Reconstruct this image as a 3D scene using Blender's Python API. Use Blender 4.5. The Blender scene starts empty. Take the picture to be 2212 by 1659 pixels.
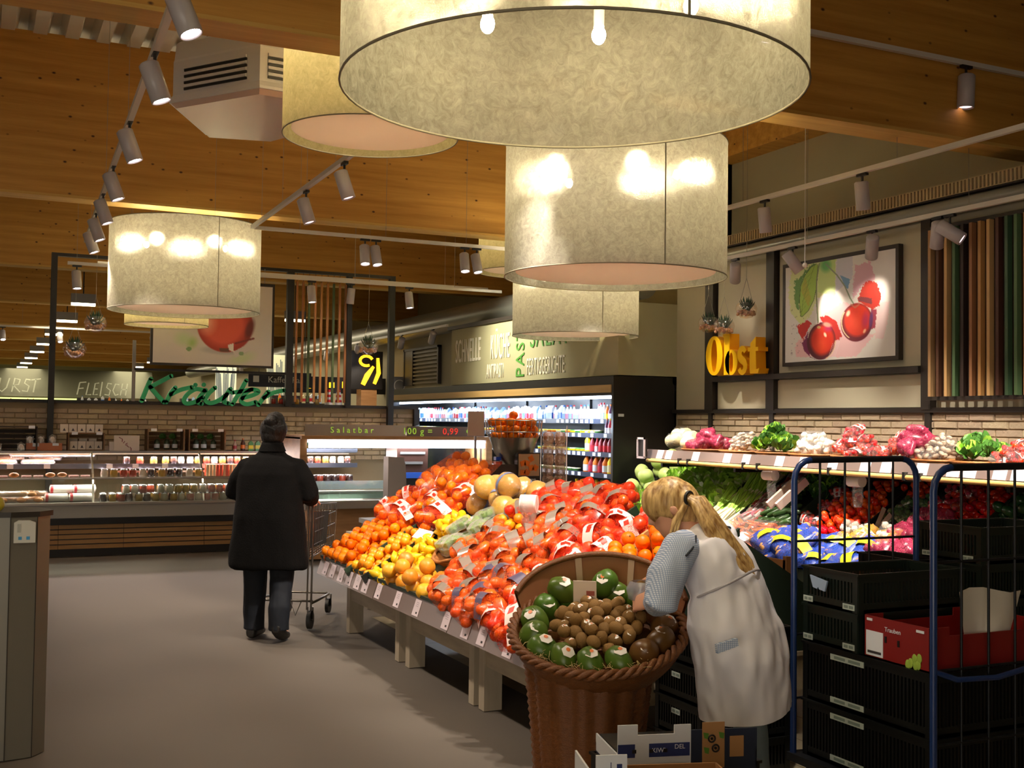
import bpy, bmesh, math, random
import numpy as np
from mathutils import Vector, Matrix, Euler
from mathutils.geometry import delaunay_2d_cdt
R = random.Random(7)
PI = math.pi
SC = bpy.context.scene
COL = SC.collection

# ------------------------------------------------------------------ camera
cam_d = bpy.data.cameras.new('camera')
cam = bpy.data.objects.new('camera', cam_d); COL.objects.link(cam)
cam_d.sensor_width = 36.0
cam_d.lens = 36.0 * 2450.0 / 2212.0
cam_d.clip_end = 200
_p, _r, _y = math.radians(1.95), math.radians(0.75), math.radians(25.3)
_f = Vector((math.sin(_y)*math.cos(_p), math.cos(_y)*math.cos(_p), math.sin(_p)))
_r0 = Vector((math.cos(_y), -math.sin(_y), 0)); _u0 = _r0.cross(_f)
_rr = _r0*math.cos(_r) + _u0*math.sin(_r); _uu = _u0*math.cos(_r) - _r0*math.sin(_r)
_m = Matrix((_rr, _uu, -_f)).transposed().to_4x4(); _m.translation = Vector((0, 0, 1.62))
cam.matrix_world = _m
SC.camera = cam

# ------------------------------------------------------------------ world, exposure
wd = bpy.data.worlds.new('world'); SC.world = wd; wd.use_nodes = True
wd.node_tree.nodes['Background'].inputs[0].default_value = (1.0, 0.9, 0.76, 1)
wd.node_tree.nodes['Background'].inputs[1].default_value = 1.5
SC.view_settings.view_transform = 'Standard'
SC.view_settings.look = 'None'
SC.view_settings.gamma = 1.0
SC.view_settings.use_curve_mapping = False
SC.view_settings.exposure = 0.95
SC.cycles.use_denoising = True
SC.cycles.max_bounces = 6
SC.cycles.use_adaptive_sampling = True
SC.cycles.adaptive_threshold = 0.03
SC.cycles.transparent_max_bounces = 12
SC.cycles.caustics_reflective = False
SC.cycles.caustics_refractive = False

# ------------------------------------------------------------------ materials
def lin(h):
    h = h.lstrip('#'); o = []
    for i in (0, 2, 4):
        v = int(h[i:i+2], 16)/255
        o.append(v/12.92 if v <= .04045 else ((v+.055)/1.055)**2.4)
    return tuple(o)
MATS = {}
def nt_new(name):
    m = bpy.data.materials.new(name); m.use_nodes = True
    nt = m.node_tree
    return m, nt, nt.nodes['Principled BSDF']
def pm(name, col, rough=.5, metal=0, spec=.5, emit=0, ecol=None, var=0, vscale=8, bump=0, bscale=60, rnd=0, alpha=1, trans=0, stretch=(1,1,1), coat=0, hue=0):
    """procedural principled material; col is '#rrggbb' or linear tuple"""
    if name in MATS: return MATS[name]
    m, nt, b = nt_new(name)
    c = lin(col) if isinstance(col, str) else col
    b.inputs['Base Color'].default_value = (*c, 1)
    b.inputs['Roughness'].default_value = rough
    b.inputs['Metallic'].default_value = metal
    b.inputs['Specular IOR Level'].default_value = spec
    b.inputs['Alpha'].default_value = alpha
    b.inputs['Transmission Weight'].default_value = trans
    b.inputs['Coat Weight'].default_value = coat
    L = nt.links; N = nt.nodes
    if emit:
        b.inputs['Emission Color'].default_value = (*(lin(ecol) if ecol else c), 1)
        b.inputs['Emission Strength'].default_value = emit
    src = None
    if var or bump:
        tc = N.new('ShaderNodeTexCoord'); mp = N.new('ShaderNodeMapping'); mp.inputs['Scale'].default_value = stretch
        L.new(tc.outputs['Object'], mp.inputs['Vector'])
    if var or rnd or hue:
        hs = N.new('ShaderNodeHueSaturation'); hs.inputs['Color'].default_value = (*c, 1)
        add = N.new('ShaderNodeMath'); add.operation = 'ADD'; add.inputs[0].default_value = 1.0; add.inputs[1].default_value = 0
        if var:
            nz = N.new('ShaderNodeTexNoise'); nz.inputs['Scale'].default_value = vscale; nz.inputs['Detail'].default_value = 4
            L.new(mp.outputs[0], nz.inputs['Vector'])
            ma = N.new('ShaderNodeMath'); ma.operation = 'MULTIPLY_ADD'; ma.inputs[1].default_value = var*2; ma.inputs[2].default_value = 1-var
            L.new(nz.outputs[0], ma.inputs[0]); L.new(ma.outputs[0], add.inputs[0])
        if rnd or hue:
            oi = N.new('ShaderNodeObjectInfo')
            mb = N.new('ShaderNodeMath'); mb.operation = 'MULTIPLY_ADD'; mb.inputs[1].default_value = rnd*2; mb.inputs[2].default_value = -rnd
            L.new(oi.outputs['Random'], mb.inputs[0]); L.new(mb.outputs[0], add.inputs[1])
            if hue:
                mh = N.new('ShaderNodeMath'); mh.operation = 'MULTIPLY_ADD'; mh.inputs[1].default_value = hue*2; mh.inputs[2].default_value = .5-hue
                L.new(oi.outputs['Random'], mh.inputs[0]); L.new(mh.outputs[0], hs.inputs['Hue'])
        L.new(add.outputs[0], hs.inputs['Value']); L.new(hs.outputs[0], b.inputs['Base Color'])
    if bump:
        n2 = N.new('ShaderNodeTexNoise'); n2.inputs['Scale'].default_value = bscale; n2.inputs['Detail'].default_value = 3
        L.new(mp.outputs[0], n2.inputs['Vector'])
        bp = N.new('ShaderNodeBump'); bp.inputs['Strength'].default_value = bump; bp.inputs['Distance'].default_value = .01
        L.new(n2.outputs[0], bp.inputs['Height']); L.new(bp.outputs[0], b.inputs['Normal'])
    MATS[name] = m
    return m
def wood_mat(name, c1, c2, stretch=(1, 14, 14), scale=1.2, rough=.5, knots=0, knotcol='#4a2408', rnd=0, plank=0):
    if name in MATS: return MATS[name]
    m, nt, b = nt_new(name); N = nt.nodes; L = nt.links
    tc = N.new('ShaderNodeTexCoord'); mp = N.new('ShaderNodeMapping'); mp.inputs['Scale'].default_value = stretch
    L.new(tc.outputs['Object'], mp.inputs['Vector'])
    nz = N.new('ShaderNodeTexNoise'); nz.inputs['Scale'].default_value = scale; nz.inputs['Detail'].default_value = 6; nz.inputs['Roughness'].default_value = .65
    L.new(mp.outputs[0], nz.inputs['Vector'])
    cr = N.new('ShaderNodeValToRGB'); cr.color_ramp.elements[0].position = .3; cr.color_ramp.elements[1].position = .7
    cr.color_ramp.elements[0].color = (*lin(c1), 1); cr.color_ramp.elements[1].color = (*lin(c2), 1)
    L.new(nz.outputs[0], cr.inputs[0]); out = cr.outputs[0]
    if knots:
        vo = N.new('ShaderNodeTexVoronoi'); vo.inputs['Scale'].default_value = knots
        mp2 = N.new('ShaderNodeMapping'); mp2.inputs['Scale'].default_value = (1, 1, 1.6)
        L.new(tc.outputs['Object'], mp2.inputs['Vector']); L.new(mp2.outputs[0], vo.inputs['Vector'])
        k = N.new('ShaderNodeValToRGB'); k.color_ramp.elements[0].position = .05; k.color_ramp.elements[1].position = .12
        L.new(vo.outputs['Distance'], k.inputs[0])
        mx = N.new('ShaderNodeMix'); mx.data_type = 'RGBA'; mx.inputs[6].default_value = (*lin(knotcol), 1)
        L.new(k.outputs[0], mx.inputs[0]); L.new(out, mx.inputs[7]); out = mx.outputs[2]
    if rnd:
        oi = N.new('ShaderNodeObjectInfo'); hs = N.new('ShaderNodeHueSaturation')
        ma = N.new('ShaderNodeMath'); ma.operation = 'MULTIPLY_ADD'; ma.inputs[1].default_value = rnd*2; ma.inputs[2].default_value = 1-rnd
        L.new(oi.outputs['Random'], ma.inputs[0]); L.new(ma.outputs[0], hs.inputs['Value']); L.new(out, hs.inputs['Color']); out = hs.outputs[0]
    L.new(out, b.inputs['Base Color']); b.inputs['Roughness'].default_value = rough
    MATS[name] = m; return m
def mixmat(name, build):
    """custom node material: build(nt) returns the shader socket"""
    if name in MATS: return MATS[name]
    m = bpy.data.materials.new(name); m.use_nodes = True; nt = m.node_tree
    nt.nodes.remove(nt.nodes['Principled BSDF'])
    out = nt.nodes['Material Output']
    nt.links.new(build(nt), out.inputs['Surface']); MATS[name] = m
    return m
def _two(nt, a, b, fac):
    mx = nt.nodes.new('ShaderNodeMixShader')
    if isinstance(fac, (int, float)): mx.inputs[0].default_value = fac
    else: nt.links.new(fac, mx.inputs[0])
    nt.links.new(a, mx.inputs[1]); nt.links.new(b, mx.inputs[2]); return mx.outputs[0]
def _bs(nt, t, col=None, rough=None, **k):
    n = nt.nodes.new('ShaderNodeBsdf'+t)
    if col: n.inputs['Color'].default_value = (*(lin(col) if isinstance(col, str) else col), 1)
    if rough is not None: n.inputs['Roughness'].default_value = rough
    for a, v in k.items(): n.inputs[a].default_value = v
    return n.outputs[0]
def film(name, col='#ffffff', dens=.12, gloss=.12, rough=.12, bump=.5, bscale=40):
    """thin clear wrapping: see-through with a tint and crinkled highlights"""
    def b(nt):
        t = _bs(nt, 'Transparent', '#ffffff'); d = _bs(nt, 'Diffuse', col)
        g = nt.nodes.new('ShaderNodeBsdfGlossy'); g.inputs['Roughness'].default_value = rough
        nz = nt.nodes.new('ShaderNodeTexNoise'); nz.inputs['Scale'].default_value = bscale
        tc = nt.nodes.new('ShaderNodeTexCoord'); nt.links.new(tc.outputs['Object'], nz.inputs['Vector'])
        bp = nt.nodes.new('ShaderNodeBump'); bp.inputs['Strength'].default_value = bump; bp.inputs['Distance'].default_value = .02
        nt.links.new(nz.outputs[0], bp.inputs['Height']); nt.links.new(bp.outputs[0], g.inputs['Normal'])
        return _two(nt, _two(nt, t, d, dens), g.outputs[0], gloss)
    return mixmat(name, b)
def netmat(name, col, dens=.35):
    def b(nt):
        t = _bs(nt, 'Transparent', '#ffffff'); d = _bs(nt, 'Diffuse', col)
        tc = nt.nodes.new('ShaderNodeTexCoord')
        mp = nt.nodes.new('ShaderNodeMapping'); mp.inputs['Rotation'].default_value = (.6, .5, .78)
        ch = nt.nodes.new('ShaderNodeTexVoronoi'); ch.inputs['Scale'].default_value = 110; ch.feature = 'DISTANCE_TO_EDGE'
        nt.links.new(tc.outputs['Object'], mp.inputs[0]); nt.links.new(mp.outputs[0], ch.inputs['Vector'])
        lt = nt.nodes.new('ShaderNodeMath'); lt.operation = 'LESS_THAN'; lt.inputs[1].default_value = dens*.35
        nt.links.new(ch.outputs['Distance'], lt.inputs[0])
        ma = nt.nodes.new('ShaderNodeMath'); ma.operation = 'MULTIPLY_ADD'; ma.inputs[1].default_value = .75; ma.inputs[2].default_value = dens*.3
        nt.links.new(lt.outputs[0], ma.inputs[0])
        g = nt.nodes.new('ShaderNodeBsdfGlossy'); g.inputs['Roughness'].default_value = .25
        return _two(nt, _two(nt, t, d, ma.outputs[0]), g.outputs[0], .05)
    return mixmat(name, b)
def glassmat(name, col='#ffffff', gl=.07, dens=0.02):
    def b(nt):
        t = _bs(nt, 'Transparent', col); d = _bs(nt, 'Diffuse', '#dddddd')
        g = _bs(nt, 'Glossy', '#ffffff', .03)
        return _two(nt, _two(nt, t, d, dens), g, gl)
    return mixmat(name, b)
def attrmat(name, rough=.6, rnd=0, bump=0):
    """colour from the mesh's own 'Col' attribute: flat print on real surfaces"""
    if name in MATS: return MATS[name]
    m, nt, b = nt_new(name)
    a = nt.nodes.new('ShaderNodeVertexColor'); a.layer_name = 'Col'
    nt.links.new(a.outputs[0], b.inputs['Base Color']); b.inputs['Roughness'].default_value = rough
    MATS[name] = m; return m

# ------------------------------------------------------------------ objects
WM = {}
def _name(n): return n
def link(o, parent=None, wm=None):
    COL.objects.link(o)
    if parent is not None: o.parent = parent
    WM[o.name] = wm if wm is not None else Matrix()
    return o
def thing(name, label, cat, loc=(0, 0, 0), rotz=0, group=None, rot=None):
    o = bpy.data.objects.new(name, None); o.empty_display_size = .1
    m = (rot.to_matrix() if isinstance(rot, Euler) else Euler((0, 0, rotz)).to_matrix()).to_4x4(); m.translation = Vector(loc)
    o.matrix_basis = m; link(o, None, m)
    return tag(o, label, cat, group)
def tag(o, label=None, cat=None, group=None, kind=None):
    if label: o['label'] = label
    if cat: o['category'] = cat
    if group: o['group'] = group
    if kind: o['kind'] = kind
    return o
def dup(root, m=None, label=None, group=None):
    r = root.copy(); COL.objects.link(r)
    if m is not None: r.matrix_basis = m
    WM[r.name] = m if m is not None else WM[root.name]
    if label: r['label'] = label
    if group: r['group'] = group
    for ch in list(root.children):
        c = ch.copy(); COL.objects.link(c); c.parent = r
        for g in list(ch.children):
            d = g.copy(); COL.objects.link(d); d.parent = c
    return r
def M4(loc, rz=0, rx=0, ry=0, s=1):
    m = Euler((rx, ry, rz)).to_matrix().to_4x4()
    if s != 1:
        m = m @ (Matrix.Diagonal((*s, 1)) if hasattr(s, '__len__') else Matrix.Scale(s, 4))
    m.translation = Vector(loc); return m

class MB:
    def __init__(s): s.v = []; s.f = []; s.mi = []; s.sm = []; s.mats = []; s.cur = 0; s.smooth = False; s.cols = []
    def m(s, mat, smooth=None):
        if mat not in s.mats: s.mats.append(mat)
        s.cur = s.mats.index(mat)
        if smooth is not None: s.smooth = smooth
        return s
    def add(s, vs, fs, smooth=None):
        o = len(s.v); s.v += [tuple(p) for p in vs]
        sm = s.smooth if smooth is None else smooth
        for f in fs: s.f.append(tuple(i+o for i in f)); s.mi.append(s.cur); s.sm.append(sm)
        return s
    def box(s, x0, x1, y0, y1, z0, z1, M=None):
        vs = [(x, y, z) for z in (z0, z1) for y in (y0, y1) for x in (x0, x1)]
        if M is not None: vs = [M @ Vector(p) for p in vs]
        return s.add(vs, [(0, 2, 3, 1), (4, 5, 7, 6), (0, 1, 5, 4), (2, 6, 7, 3), (0, 4, 6, 2), (1, 3, 7, 5)], False)
    def cbox(s, c, d, M=None):
        vs = [(x*d[0]/2, y*d[1]/2, z*d[2]/2) for z in (-1, 1) for y in (-1, 1) for x in (-1, 1)]
        vs = [((M @ Vector(p)) if M is not None else Vector(p)) + Vector(c) for p in vs]
        return s.add(vs, [(0, 2, 3, 1), (4, 5, 7, 6), (0, 1, 5, 4), (2, 6, 7, 3), (0, 4, 6, 2), (1, 3, 7, 5)], False)
    def bar(s, a, b, w, h=None, up=(0, 0, 1)):
        a = Vector(a); b = Vector(b); d = (b-a).normalized(); h = h or w
        r = d.cross(Vector(up));
        if r.length < 1e-4: r = d.cross(Vector((0, 1, 0)))
        r.normalize(); u = r.cross(d)
        vs = [p + r*x*w/2 + u*z*h/2 for p in (a, b) for z in (-1, 1) for x in (-1, 1)]
        return s.add(vs, [(0, 1, 3, 2), (4, 6, 7, 5), (0, 4, 5, 1), (2, 3, 7, 6), (0, 2, 6, 4), (1, 5, 7, 3)], False)
    def quad(s, *p): return s.add(p, [tuple(range(len(p)))], False)
    def tube(s, pts, r, n=8, cap=True, closed=False, smooth=True):
        pts = [Vector(p) for p in pts]; k = len(pts); vs = []; fs = []
        rs = r if hasattr(r, '__len__') else [r]*k
        pu = None
        for i, p in enumerate(pts):
            if closed: d = (pts[(i+1) % k]-pts[i-1])
            else: d = pts[min(i+1, k-1)]-pts[max(i-1, 0)]
            d.normalize()
            if pu is None:
                pu = d.orthogonal().normalized()
            pu = (pu - d*pu.dot(d))
            if pu.length < 1e-5: pu = d.orthogonal()
            pu.normalize(); w = d.cross(pu)
            for j in range(n):
                a = 2*PI*j/n; vs.append(p + (pu*math.cos(a)+w*math.sin(a))*rs[i])
        for i in range(k if closed else k-1):
            for j in range(n):
                i2 = (i+1) % k; fs.append((i*n+j, i*n+(j+1) % n, i2*n+(j+1) % n, i2*n+j))
        s.add(vs, fs, smooth)
        if cap and not closed:
            s.add(vs[:n], [tuple(range(n))[::-1]], False); s.add(vs[-n:], [tuple(range(n))], False)
        return s
    def lathe(s, prof, c=(0, 0, 0), n=20, smooth=True, M=None, sx=1, sy=1):
        vs = []; fs = []
        for (r, z) in prof:
            for j in range(n):
                a = 2*PI*j/n; p = Vector((r*sx*math.cos(a), r*sy*math.sin(a), z))
                if M is not None: p = M @ p
                vs.append(p + Vector(c))
        for i in range(len(prof)-1):
            for j in range(n): fs.append((i*n+j, i*n+(j+1) % n, (i+1)*n+(j+1) % n, (i+1)*n+j))
        return s.add(vs, fs, smooth)
    def cyl(s, c, r, h, n=16, M=None, smooth=True):
        s.lathe([(r, 0), (r, h)], c, n, smooth, M)
        for z, rev in ((0, True), (h, False)):
            ps = [Vector((r*math.cos(2*PI*j/n), r*math.sin(2*PI*j/n), z)) for j in range(n)]
            if M is not None: ps = [M @ p for p in ps]
            ps = [p+Vector(c) for p in ps]
            s.add(ps, [tuple(range(n))[::-1] if rev else tuple(range(n))], False)
        return s
    def sph(s, c, r, n=12, m=8, sc=(1, 1, 1), M=None, smooth=True):
        vs = []; fs = []
        for i in range(m+1):
            t = PI*i/m
            for j in range(n):
                a = 2*PI*j/n; p = Vector((r*math.sin(t)*math.cos(a)*sc[0], r*math.sin(t)*math.sin(a)*sc[1], r*math.cos(t)*sc[2]))
                if M is not None: p = M @ p
                vs.append(p+Vector(c))
        for i in range(m):
            for j in range(n):
                f = (i*n+j, (i+1)*n+j, (i+1)*n+(j+1) % n, i*n+(j+1) % n)
                fs.append(f)
        return s.add(vs, fs, smooth)
    def prism(s, poly, d0, d1, fn):
        """extrude a 2-D outline: fn(u, v, d) -> 3-D point"""
        n = len(poly)
        vs = [fn(u, v, d0) for u, v in poly] + [fn(u, v, d1) for u, v in poly]
        fs = [tuple(range(n))[::-1], tuple(range(n, 2*n))] + [(i, (i+1) % n, n+(i+1) % n, n+i) for i in range(n)]
        return s.add(vs, fs, False)
    def loft(s, rings, cap=True, smooth=True, closed=True):
        n = len(rings[0]); vs = [p for r in rings for p in r]; fs = []
        for i in range(len(rings)-1):
            for j in range(n if closed else n-1): fs.append((i*n+j, i*n+(j+1) % n, (i+1)*n+(j+1) % n, (i+1)*n+j))
        s.add(vs, fs, smooth)
        if cap:
            s.add(rings[0], [tuple(range(n))[::-1]], smooth); s.add(rings[-1], [tuple(range(n))], smooth)
        return s
    def mesh(s, name, off=None):
        me = bpy.data.meshes.new(name)
        v = [tuple(off @ Vector(p)) for p in s.v] if off is not None else s.v
        me.from_pydata(v, [], s.f)
        for m in s.mats: me.materials.append(m)
        if len(s.mats) > 1: me.polygons.foreach_set('material_index', s.mi)
        me.polygons.foreach_set('use_smooth', s.sm)
        me.update(); return me
    def build(s, name, parent=None, local=False, origin=None, mat=None):
        """one mesh object; points are world coordinates unless local"""
        if mat is not None and not s.mats: s.mats = [mat]
        if parent is not None:
            off = None if local else WM[parent.name].inverted()
            o = bpy.data.objects.new(name, s.mesh(name, off)); link(o, parent, WM[parent.name] if not local else WM[parent.name]); return o
        if origin is None:
            a = np.array(s.v); lo = a.min(0); hi = a.max(0); origin = ((lo[0]+hi[0])/2, (lo[1]+hi[1])/2, lo[2])
        if local: origin = (0, 0, 0)
        off = Matrix.Translation(-Vector(origin))
        o = bpy.data.objects.new(name, s.mesh(name, off)); o.location = origin
        return link(o, None, Matrix.Translation(Vector(origin)))
def struct(name, mb, parent=None):
    o = mb.build(name, parent)
    if parent is None: o['kind'] = 'structure'
    return o
def put(mesh_or_obj, m, label, cat, group, name):
    """one-mesh thing sharing its mesh"""
    o = bpy.data.objects.new(name, mesh_or_obj); o.matrix_basis = m; COL.objects.link(o); WM[o.name] = m
    return tag(o, label, cat, group)
def child(mesh, parent, m, name):
    o = bpy.data.objects.new(name, mesh); COL.objects.link(o); o.parent = parent; o.matrix_basis = m
    WM[o.name] = WM[parent.name] @ m
    return o
def spot(parent, loc, target, power, size=50, blend=.6, col=(1, .85, .68), r=.03):
    l = bpy.data.lights.new('spot_light', 'SPOT'); l.energy = power; l.spot_size = math.radians(size); l.spot_blend = blend
    l.color = col; l.shadow_soft_size = r
    o = bpy.data.objects.new('spot_light', l); COL.objects.link(o)
    d = Vector(target)-Vector(loc); q = d.to_track_quat('-Z', 'Y').to_matrix().to_4x4(); q.translation = Vector(loc)
    if parent is not None: o.parent = parent; o.matrix_basis = WM[parent.name].inverted() @ q
    else: o.matrix_basis = q
    return o
def point(parent, loc, power, col=(1, .8, .5), r=.04):
    l = bpy.data.lights.new('bulb_light', 'POINT'); l.energy = power; l.color = col; l.shadow_soft_size = r
    o = bpy.data.objects.new('bulb_light', l); COL.objects.link(o)
    m = Matrix.Translation(Vector(loc))
    if parent is not None: o.parent = parent; o.matrix_basis = WM[parent.name].inverted() @ m
    else: o.matrix_basis = m
    return o
def area(parent, loc, target, power, sx, sy, col=(1, 1, 1)):
    l = bpy.data.lights.new('area_light', 'AREA'); l.energy = power; l.color = col; l.shape = 'RECTANGLE'; l.size = sx; l.size_y = sy
    o = bpy.data.objects.new('area_light', l); COL.objects.link(o)
    d = Vector(target)-Vector(loc); q = d.to_track_quat('-Z', 'Y').to_matrix().to_4x4(); q.translation = Vector(loc)
    if parent is not None: o.parent = parent; o.matrix_basis = WM[parent.name].inverted() @ q
    else: o.matrix_basis = q
    return o
def stroke(mb, pts, w, fn, d0, d1, cap=True):
    """flat brush or letter stroke along pts with width(s) w, extruded d0..d1"""
    k = len(pts); ws = w if hasattr(w, '__len__') else [w]*k
    L_, R_ = [], []
    for i, (x, y) in enumerate(pts):
        a = pts[max(i-1, 0)]; b = pts[min(i+1, k-1)]; dx, dy = b[0]-a[0], b[1]-a[1]; n = math.hypot(dx, dy) or 1
        L_.append((x-dy/n*ws[i]/2, y+dx/n*ws[i]/2)); R_.append((x+dy/n*ws[i]/2, y-dx/n*ws[i]/2))
    for i in range(k-1):
        mb.prism([R_[i], R_[i+1], L_[i+1], L_[i]], d0, d1, fn)
def arc(cx, cy, rx, ry, a0, a1, n=10):
    return [(cx+rx*math.cos(math.radians(a0+(a1-a0)*i/n)), cy+ry*math.sin(math.radians(a0+(a1-a0)*i/n))) for i in range(n+1)]
def text_mesh(txt, size, depth, mats, align='LEFT', xs=1.0, space=1.0):
    cu = bpy.data.curves.new('lettering', 'FONT'); cu.body = txt; cu.size = size; cu.extrude = depth; cu.align_x = align; cu.space_character = space
    cu.resolution_u = 3
    o = bpy.data.objects.new('lettering', cu); COL.objects.link(o)
    dg = bpy.context.evaluated_depsgraph_get()
    me = bpy.data.meshes.new_from_object(o.evaluated_get(dg))
    bpy.data.objects.remove(o); bpy.data.curves.remove(cu)
    me.materials.clear(); me.materials.append(mats)
    if xs != 1.0:
        for v in me.vertices: v.co.x *= xs
    return me
# ================================================================== SETTING
m_tile = pm('floor_tile_grey', '#a0947a', rough=.42, var=.1, vscale=1.6, rnd=.05, bump=.05, bscale=30)
m_grout = pm('grout', '#5c544b', rough=.8)
m_wood = wood_mat('glulam', '#b07a2c', '#d6a04a', stretch=(.35, 6, 7), scale=1.6, rough=.62, knots=5.5)
m_wood2 = wood_mat('glulam_soffit_lit', '#c0903e', '#e0b864', stretch=(.35, 6, 7), scale=1.6, rough=.6)  # lit undersides of the beams, put into a paler wood colour
m_deck = pm('deck_steel', '#dcd8cc', rough=.5)
m_olive = pm('olive_plaster', '#a39a7c', rough=.85, var=.04, vscale=3)
m_beige = pm('beige_plaster', '#b4aa90', rough=.8, var=.03, vscale=3)
m_panel = pm('picture_panel', '#c9c2a6', rough=.75)
m_green_pl = pm('sage_plaster', '#aaa582', rough=.75)
m_black = pm('black_metal', '#171412', rough=.45)
m_dark = pm('dark_bronze_metal', '#2a231d', rough=.5)
m_white_m = pm('white_metal', '#d9d4cb', rough=.4)
m_grey_m = pm('grey_metal', '#8c8a88', rough=.4, metal=.4)
m_steel = pm('brushed_steel', '#b9b3aa', rough=.28, metal=.9)
m_brick = pm('slip_brick', '#b9a488', rough=.9, rnd=.13, hue=.012, var=.22, vscale=9, bump=.5, bscale=45)
m_mortar = pm('mortar', '#9a886a', rough=.95)

floor = struct('floor', MB().m(m_grout).box(-10, 8.5, -4, 50, -.12, -.004))
# tiles that can be told apart are pieces of their own; the rest is one joined piece
TL, TW = .6, .3
tm = MB().m(m_tile); e = .0025
tm.add([(e, e, 0), (TW-e, e, 0), (TW-e, TL-e, 0), (e, TL-e, 0), (e, e, -.006), (TW-e, e, -.006), (TW-e, TL-e, -.006), (e, TL-e, -.006)],
       [(0, 1, 2, 3), (0, 4, 5, 1), (1, 5, 6, 2), (2, 6, 7, 3), (3, 7, 4, 0)], False)
tme = tm.mesh('tile'); rest = MB().m(m_tile); nt_ = 0
for i in range(-33, 28):
    for j in range(-6, 84):
        x = i*TW; y = j*TL + (TL/2 if i % 2 else 0)
        az = math.degrees(math.atan2(x+.15, y+.3)) if y > 0 else 99
        if y > 3.6 and y < 14 and .3 < az < 31 and nt_ < 300 and not (x > 2.75 and y < 8.6):
            child(tme, floor, Matrix.Translation((x, y, 0)), 'tile'); nt_ += 1
        else:
            rest.add([(x+e, y+e, 0), (x+TW-e, y+e, 0), (x+TW-e, y+TL-e, 0), (x+e, y+TL-e, 0)], [(0, 1, 2, 3)], False)
tag(rest.build('tile', floor), kind='stuff')

# beams and steel deck
for k in range(-2, 9):
    y = 5.97 + 5.5*k
    b = MB().m(m_wood)
    b.box(-10, 8.4, y, y+.24, 3.72, 5.24)
    st = struct('ceiling_beam', b)
    struct('soffit', MB().m(m_wood2).box(-10, 8.4, y-.012, y+.252, 3.695, 3.72), st)
dk = MB().m(m_deck)
xs = -10
while xs < 8.5:
    dk.prism([(xs, 5.36), (xs+.04, 5.22), (xs+.16, 5.22), (xs+.2, 5.36), (xs+.28, 5.36), (xs+.28, 5.37), (xs+.195, 5.37), (xs+.15, 5.23), (xs+.05, 5.23), (xs+.01, 5.37)], -4, 50, lambda u, v, d: (u, d, v))
    xs += .28
struct('ceiling', dk)
struct('ceiling_beam', MB().m(m_wood).box(8.1, 8.4, -4, 50, 4.85, 5.22))
struct('wall_column', MB().m(m_wood).box(8.12, 8.4, 11.47, 11.71, 0, 4.85))
struct('wall_right_upper', MB().m(m_olive).box(8.4, 8.52, -4, 50, 0, 5.4))
struct('wall_far', MB().m(m_olive).box(-10, 8.5, 50, 50.1, 0, 5.4))
struct('light_block_back', MB().m(m_olive).box(-1.5, 8.5, -4.1, -4, 0, 5.4))  # unseen partial wall, added to keep world light off the foreground
struct('wall_left', MB().m(m_olive).box(-10.1, -10, -4, 50, 0, 5.4))

# produce wall partition with its frame of posts and rails
wr = struct('wall_right', MB().m(m_beige).box(7.0, 7.12, -1, 10.55, 0, 3.42))
struct('trim_top', MB().m(m_dark).box(6.94, 7.14, -1, 10.55, 3.42, 3.5), wr)
for (y0, y1) in ((9.78, 9.92), (8.78, 8.9), (6.8, 6.9)):
    struct('post', MB().m(m_dark).box(6.93, 7.0, y0, y1, 1.77, 3.42), wr)
    struct('post', MB().m(m_dark).box(6.95, 7.0, (y0+y1)/2-.03, (y0+y1)/2+.03, 0, 1.77), wr)
struct('rail', MB().m(m_dark).box(6.94, 7.0, -1, 10.55, 1.745, 1.785), wr)
struct('shelf_board', MB().m(m_dark).box(6.9, 7.0, 6.9, 9.78, 2.07, 2.12), wr)
struct('panel', MB().m(m_panel).box(6.985, 7.0, 6.92, 8.76, 2.13, 3.3), wr)
struct('panel', MB().m(m_panel).box(6.985, 7.0, 6.92, 9.76, 1.79, 2.06), wr)
struct('panel', MB().m(m_panel).box(6.985, 7.0, 8.92, 9.76, 2.13, 3.35), wr)

def brick_field(parent, u0, u1, z0, z1, fn, bl=.24, bh=.06, j=.008):
    """running bond slip bricks, each a piece; fn(u, z, depth) -> point"""
    n = 0; row = 0; z = z0
    vs = []
    protos = []
    for q in range(4):
        d = .012+.004*q; mb = MB().m(m_brick)
        L = bl-j; Hh = bh-j; c = .004
        pts = [(0, 0), (L, 0), (L, Hh), (0, Hh)]; ins = [(c, c), (L-c, c+.001*q), (L-c*1.5, Hh-c), (c, Hh-c*1.3)]
        vs = [fn(u, v, 0) for u, v in pts] + [fn(u, v, d) for u, v in ins]; o0 = Vector(fn(0, 0, 0))
        mb.add([tuple(Vector(p)-o0) for p in vs], [(4, 5, 6, 7), (0, 1, 5, 4), (1, 2, 6, 5), (2, 3, 7, 6), (3, 0, 4, 7)], False)
        protos.append(mb.mesh('brick'))
    inv = WM[parent.name].inverted()
    while z+bh <= z1+.001:
        u = u0 - (bl/2 if row % 2 else 0)
        while u < u1:
            if u >= u0-.13 and u+bl <= u1+.13 and n < 298:
                p = fn(max(u, u0-.12), z, 0)
                child(R.choice(protos), parent, inv @ Matrix.Translation(Vector(p)), 'brick'); n += 1
            u += bl
        z += bh; row += 1
struct('mortar_bed', MB().m(m_mortar).box(6.985, 7.0, 3.9, 10.5, 1.19, 1.745), wr)
brick_field(wr, 5.0, 10.45, 1.2, 1.745, lambda u, z, d: (6.985-d, u, z))

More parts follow.
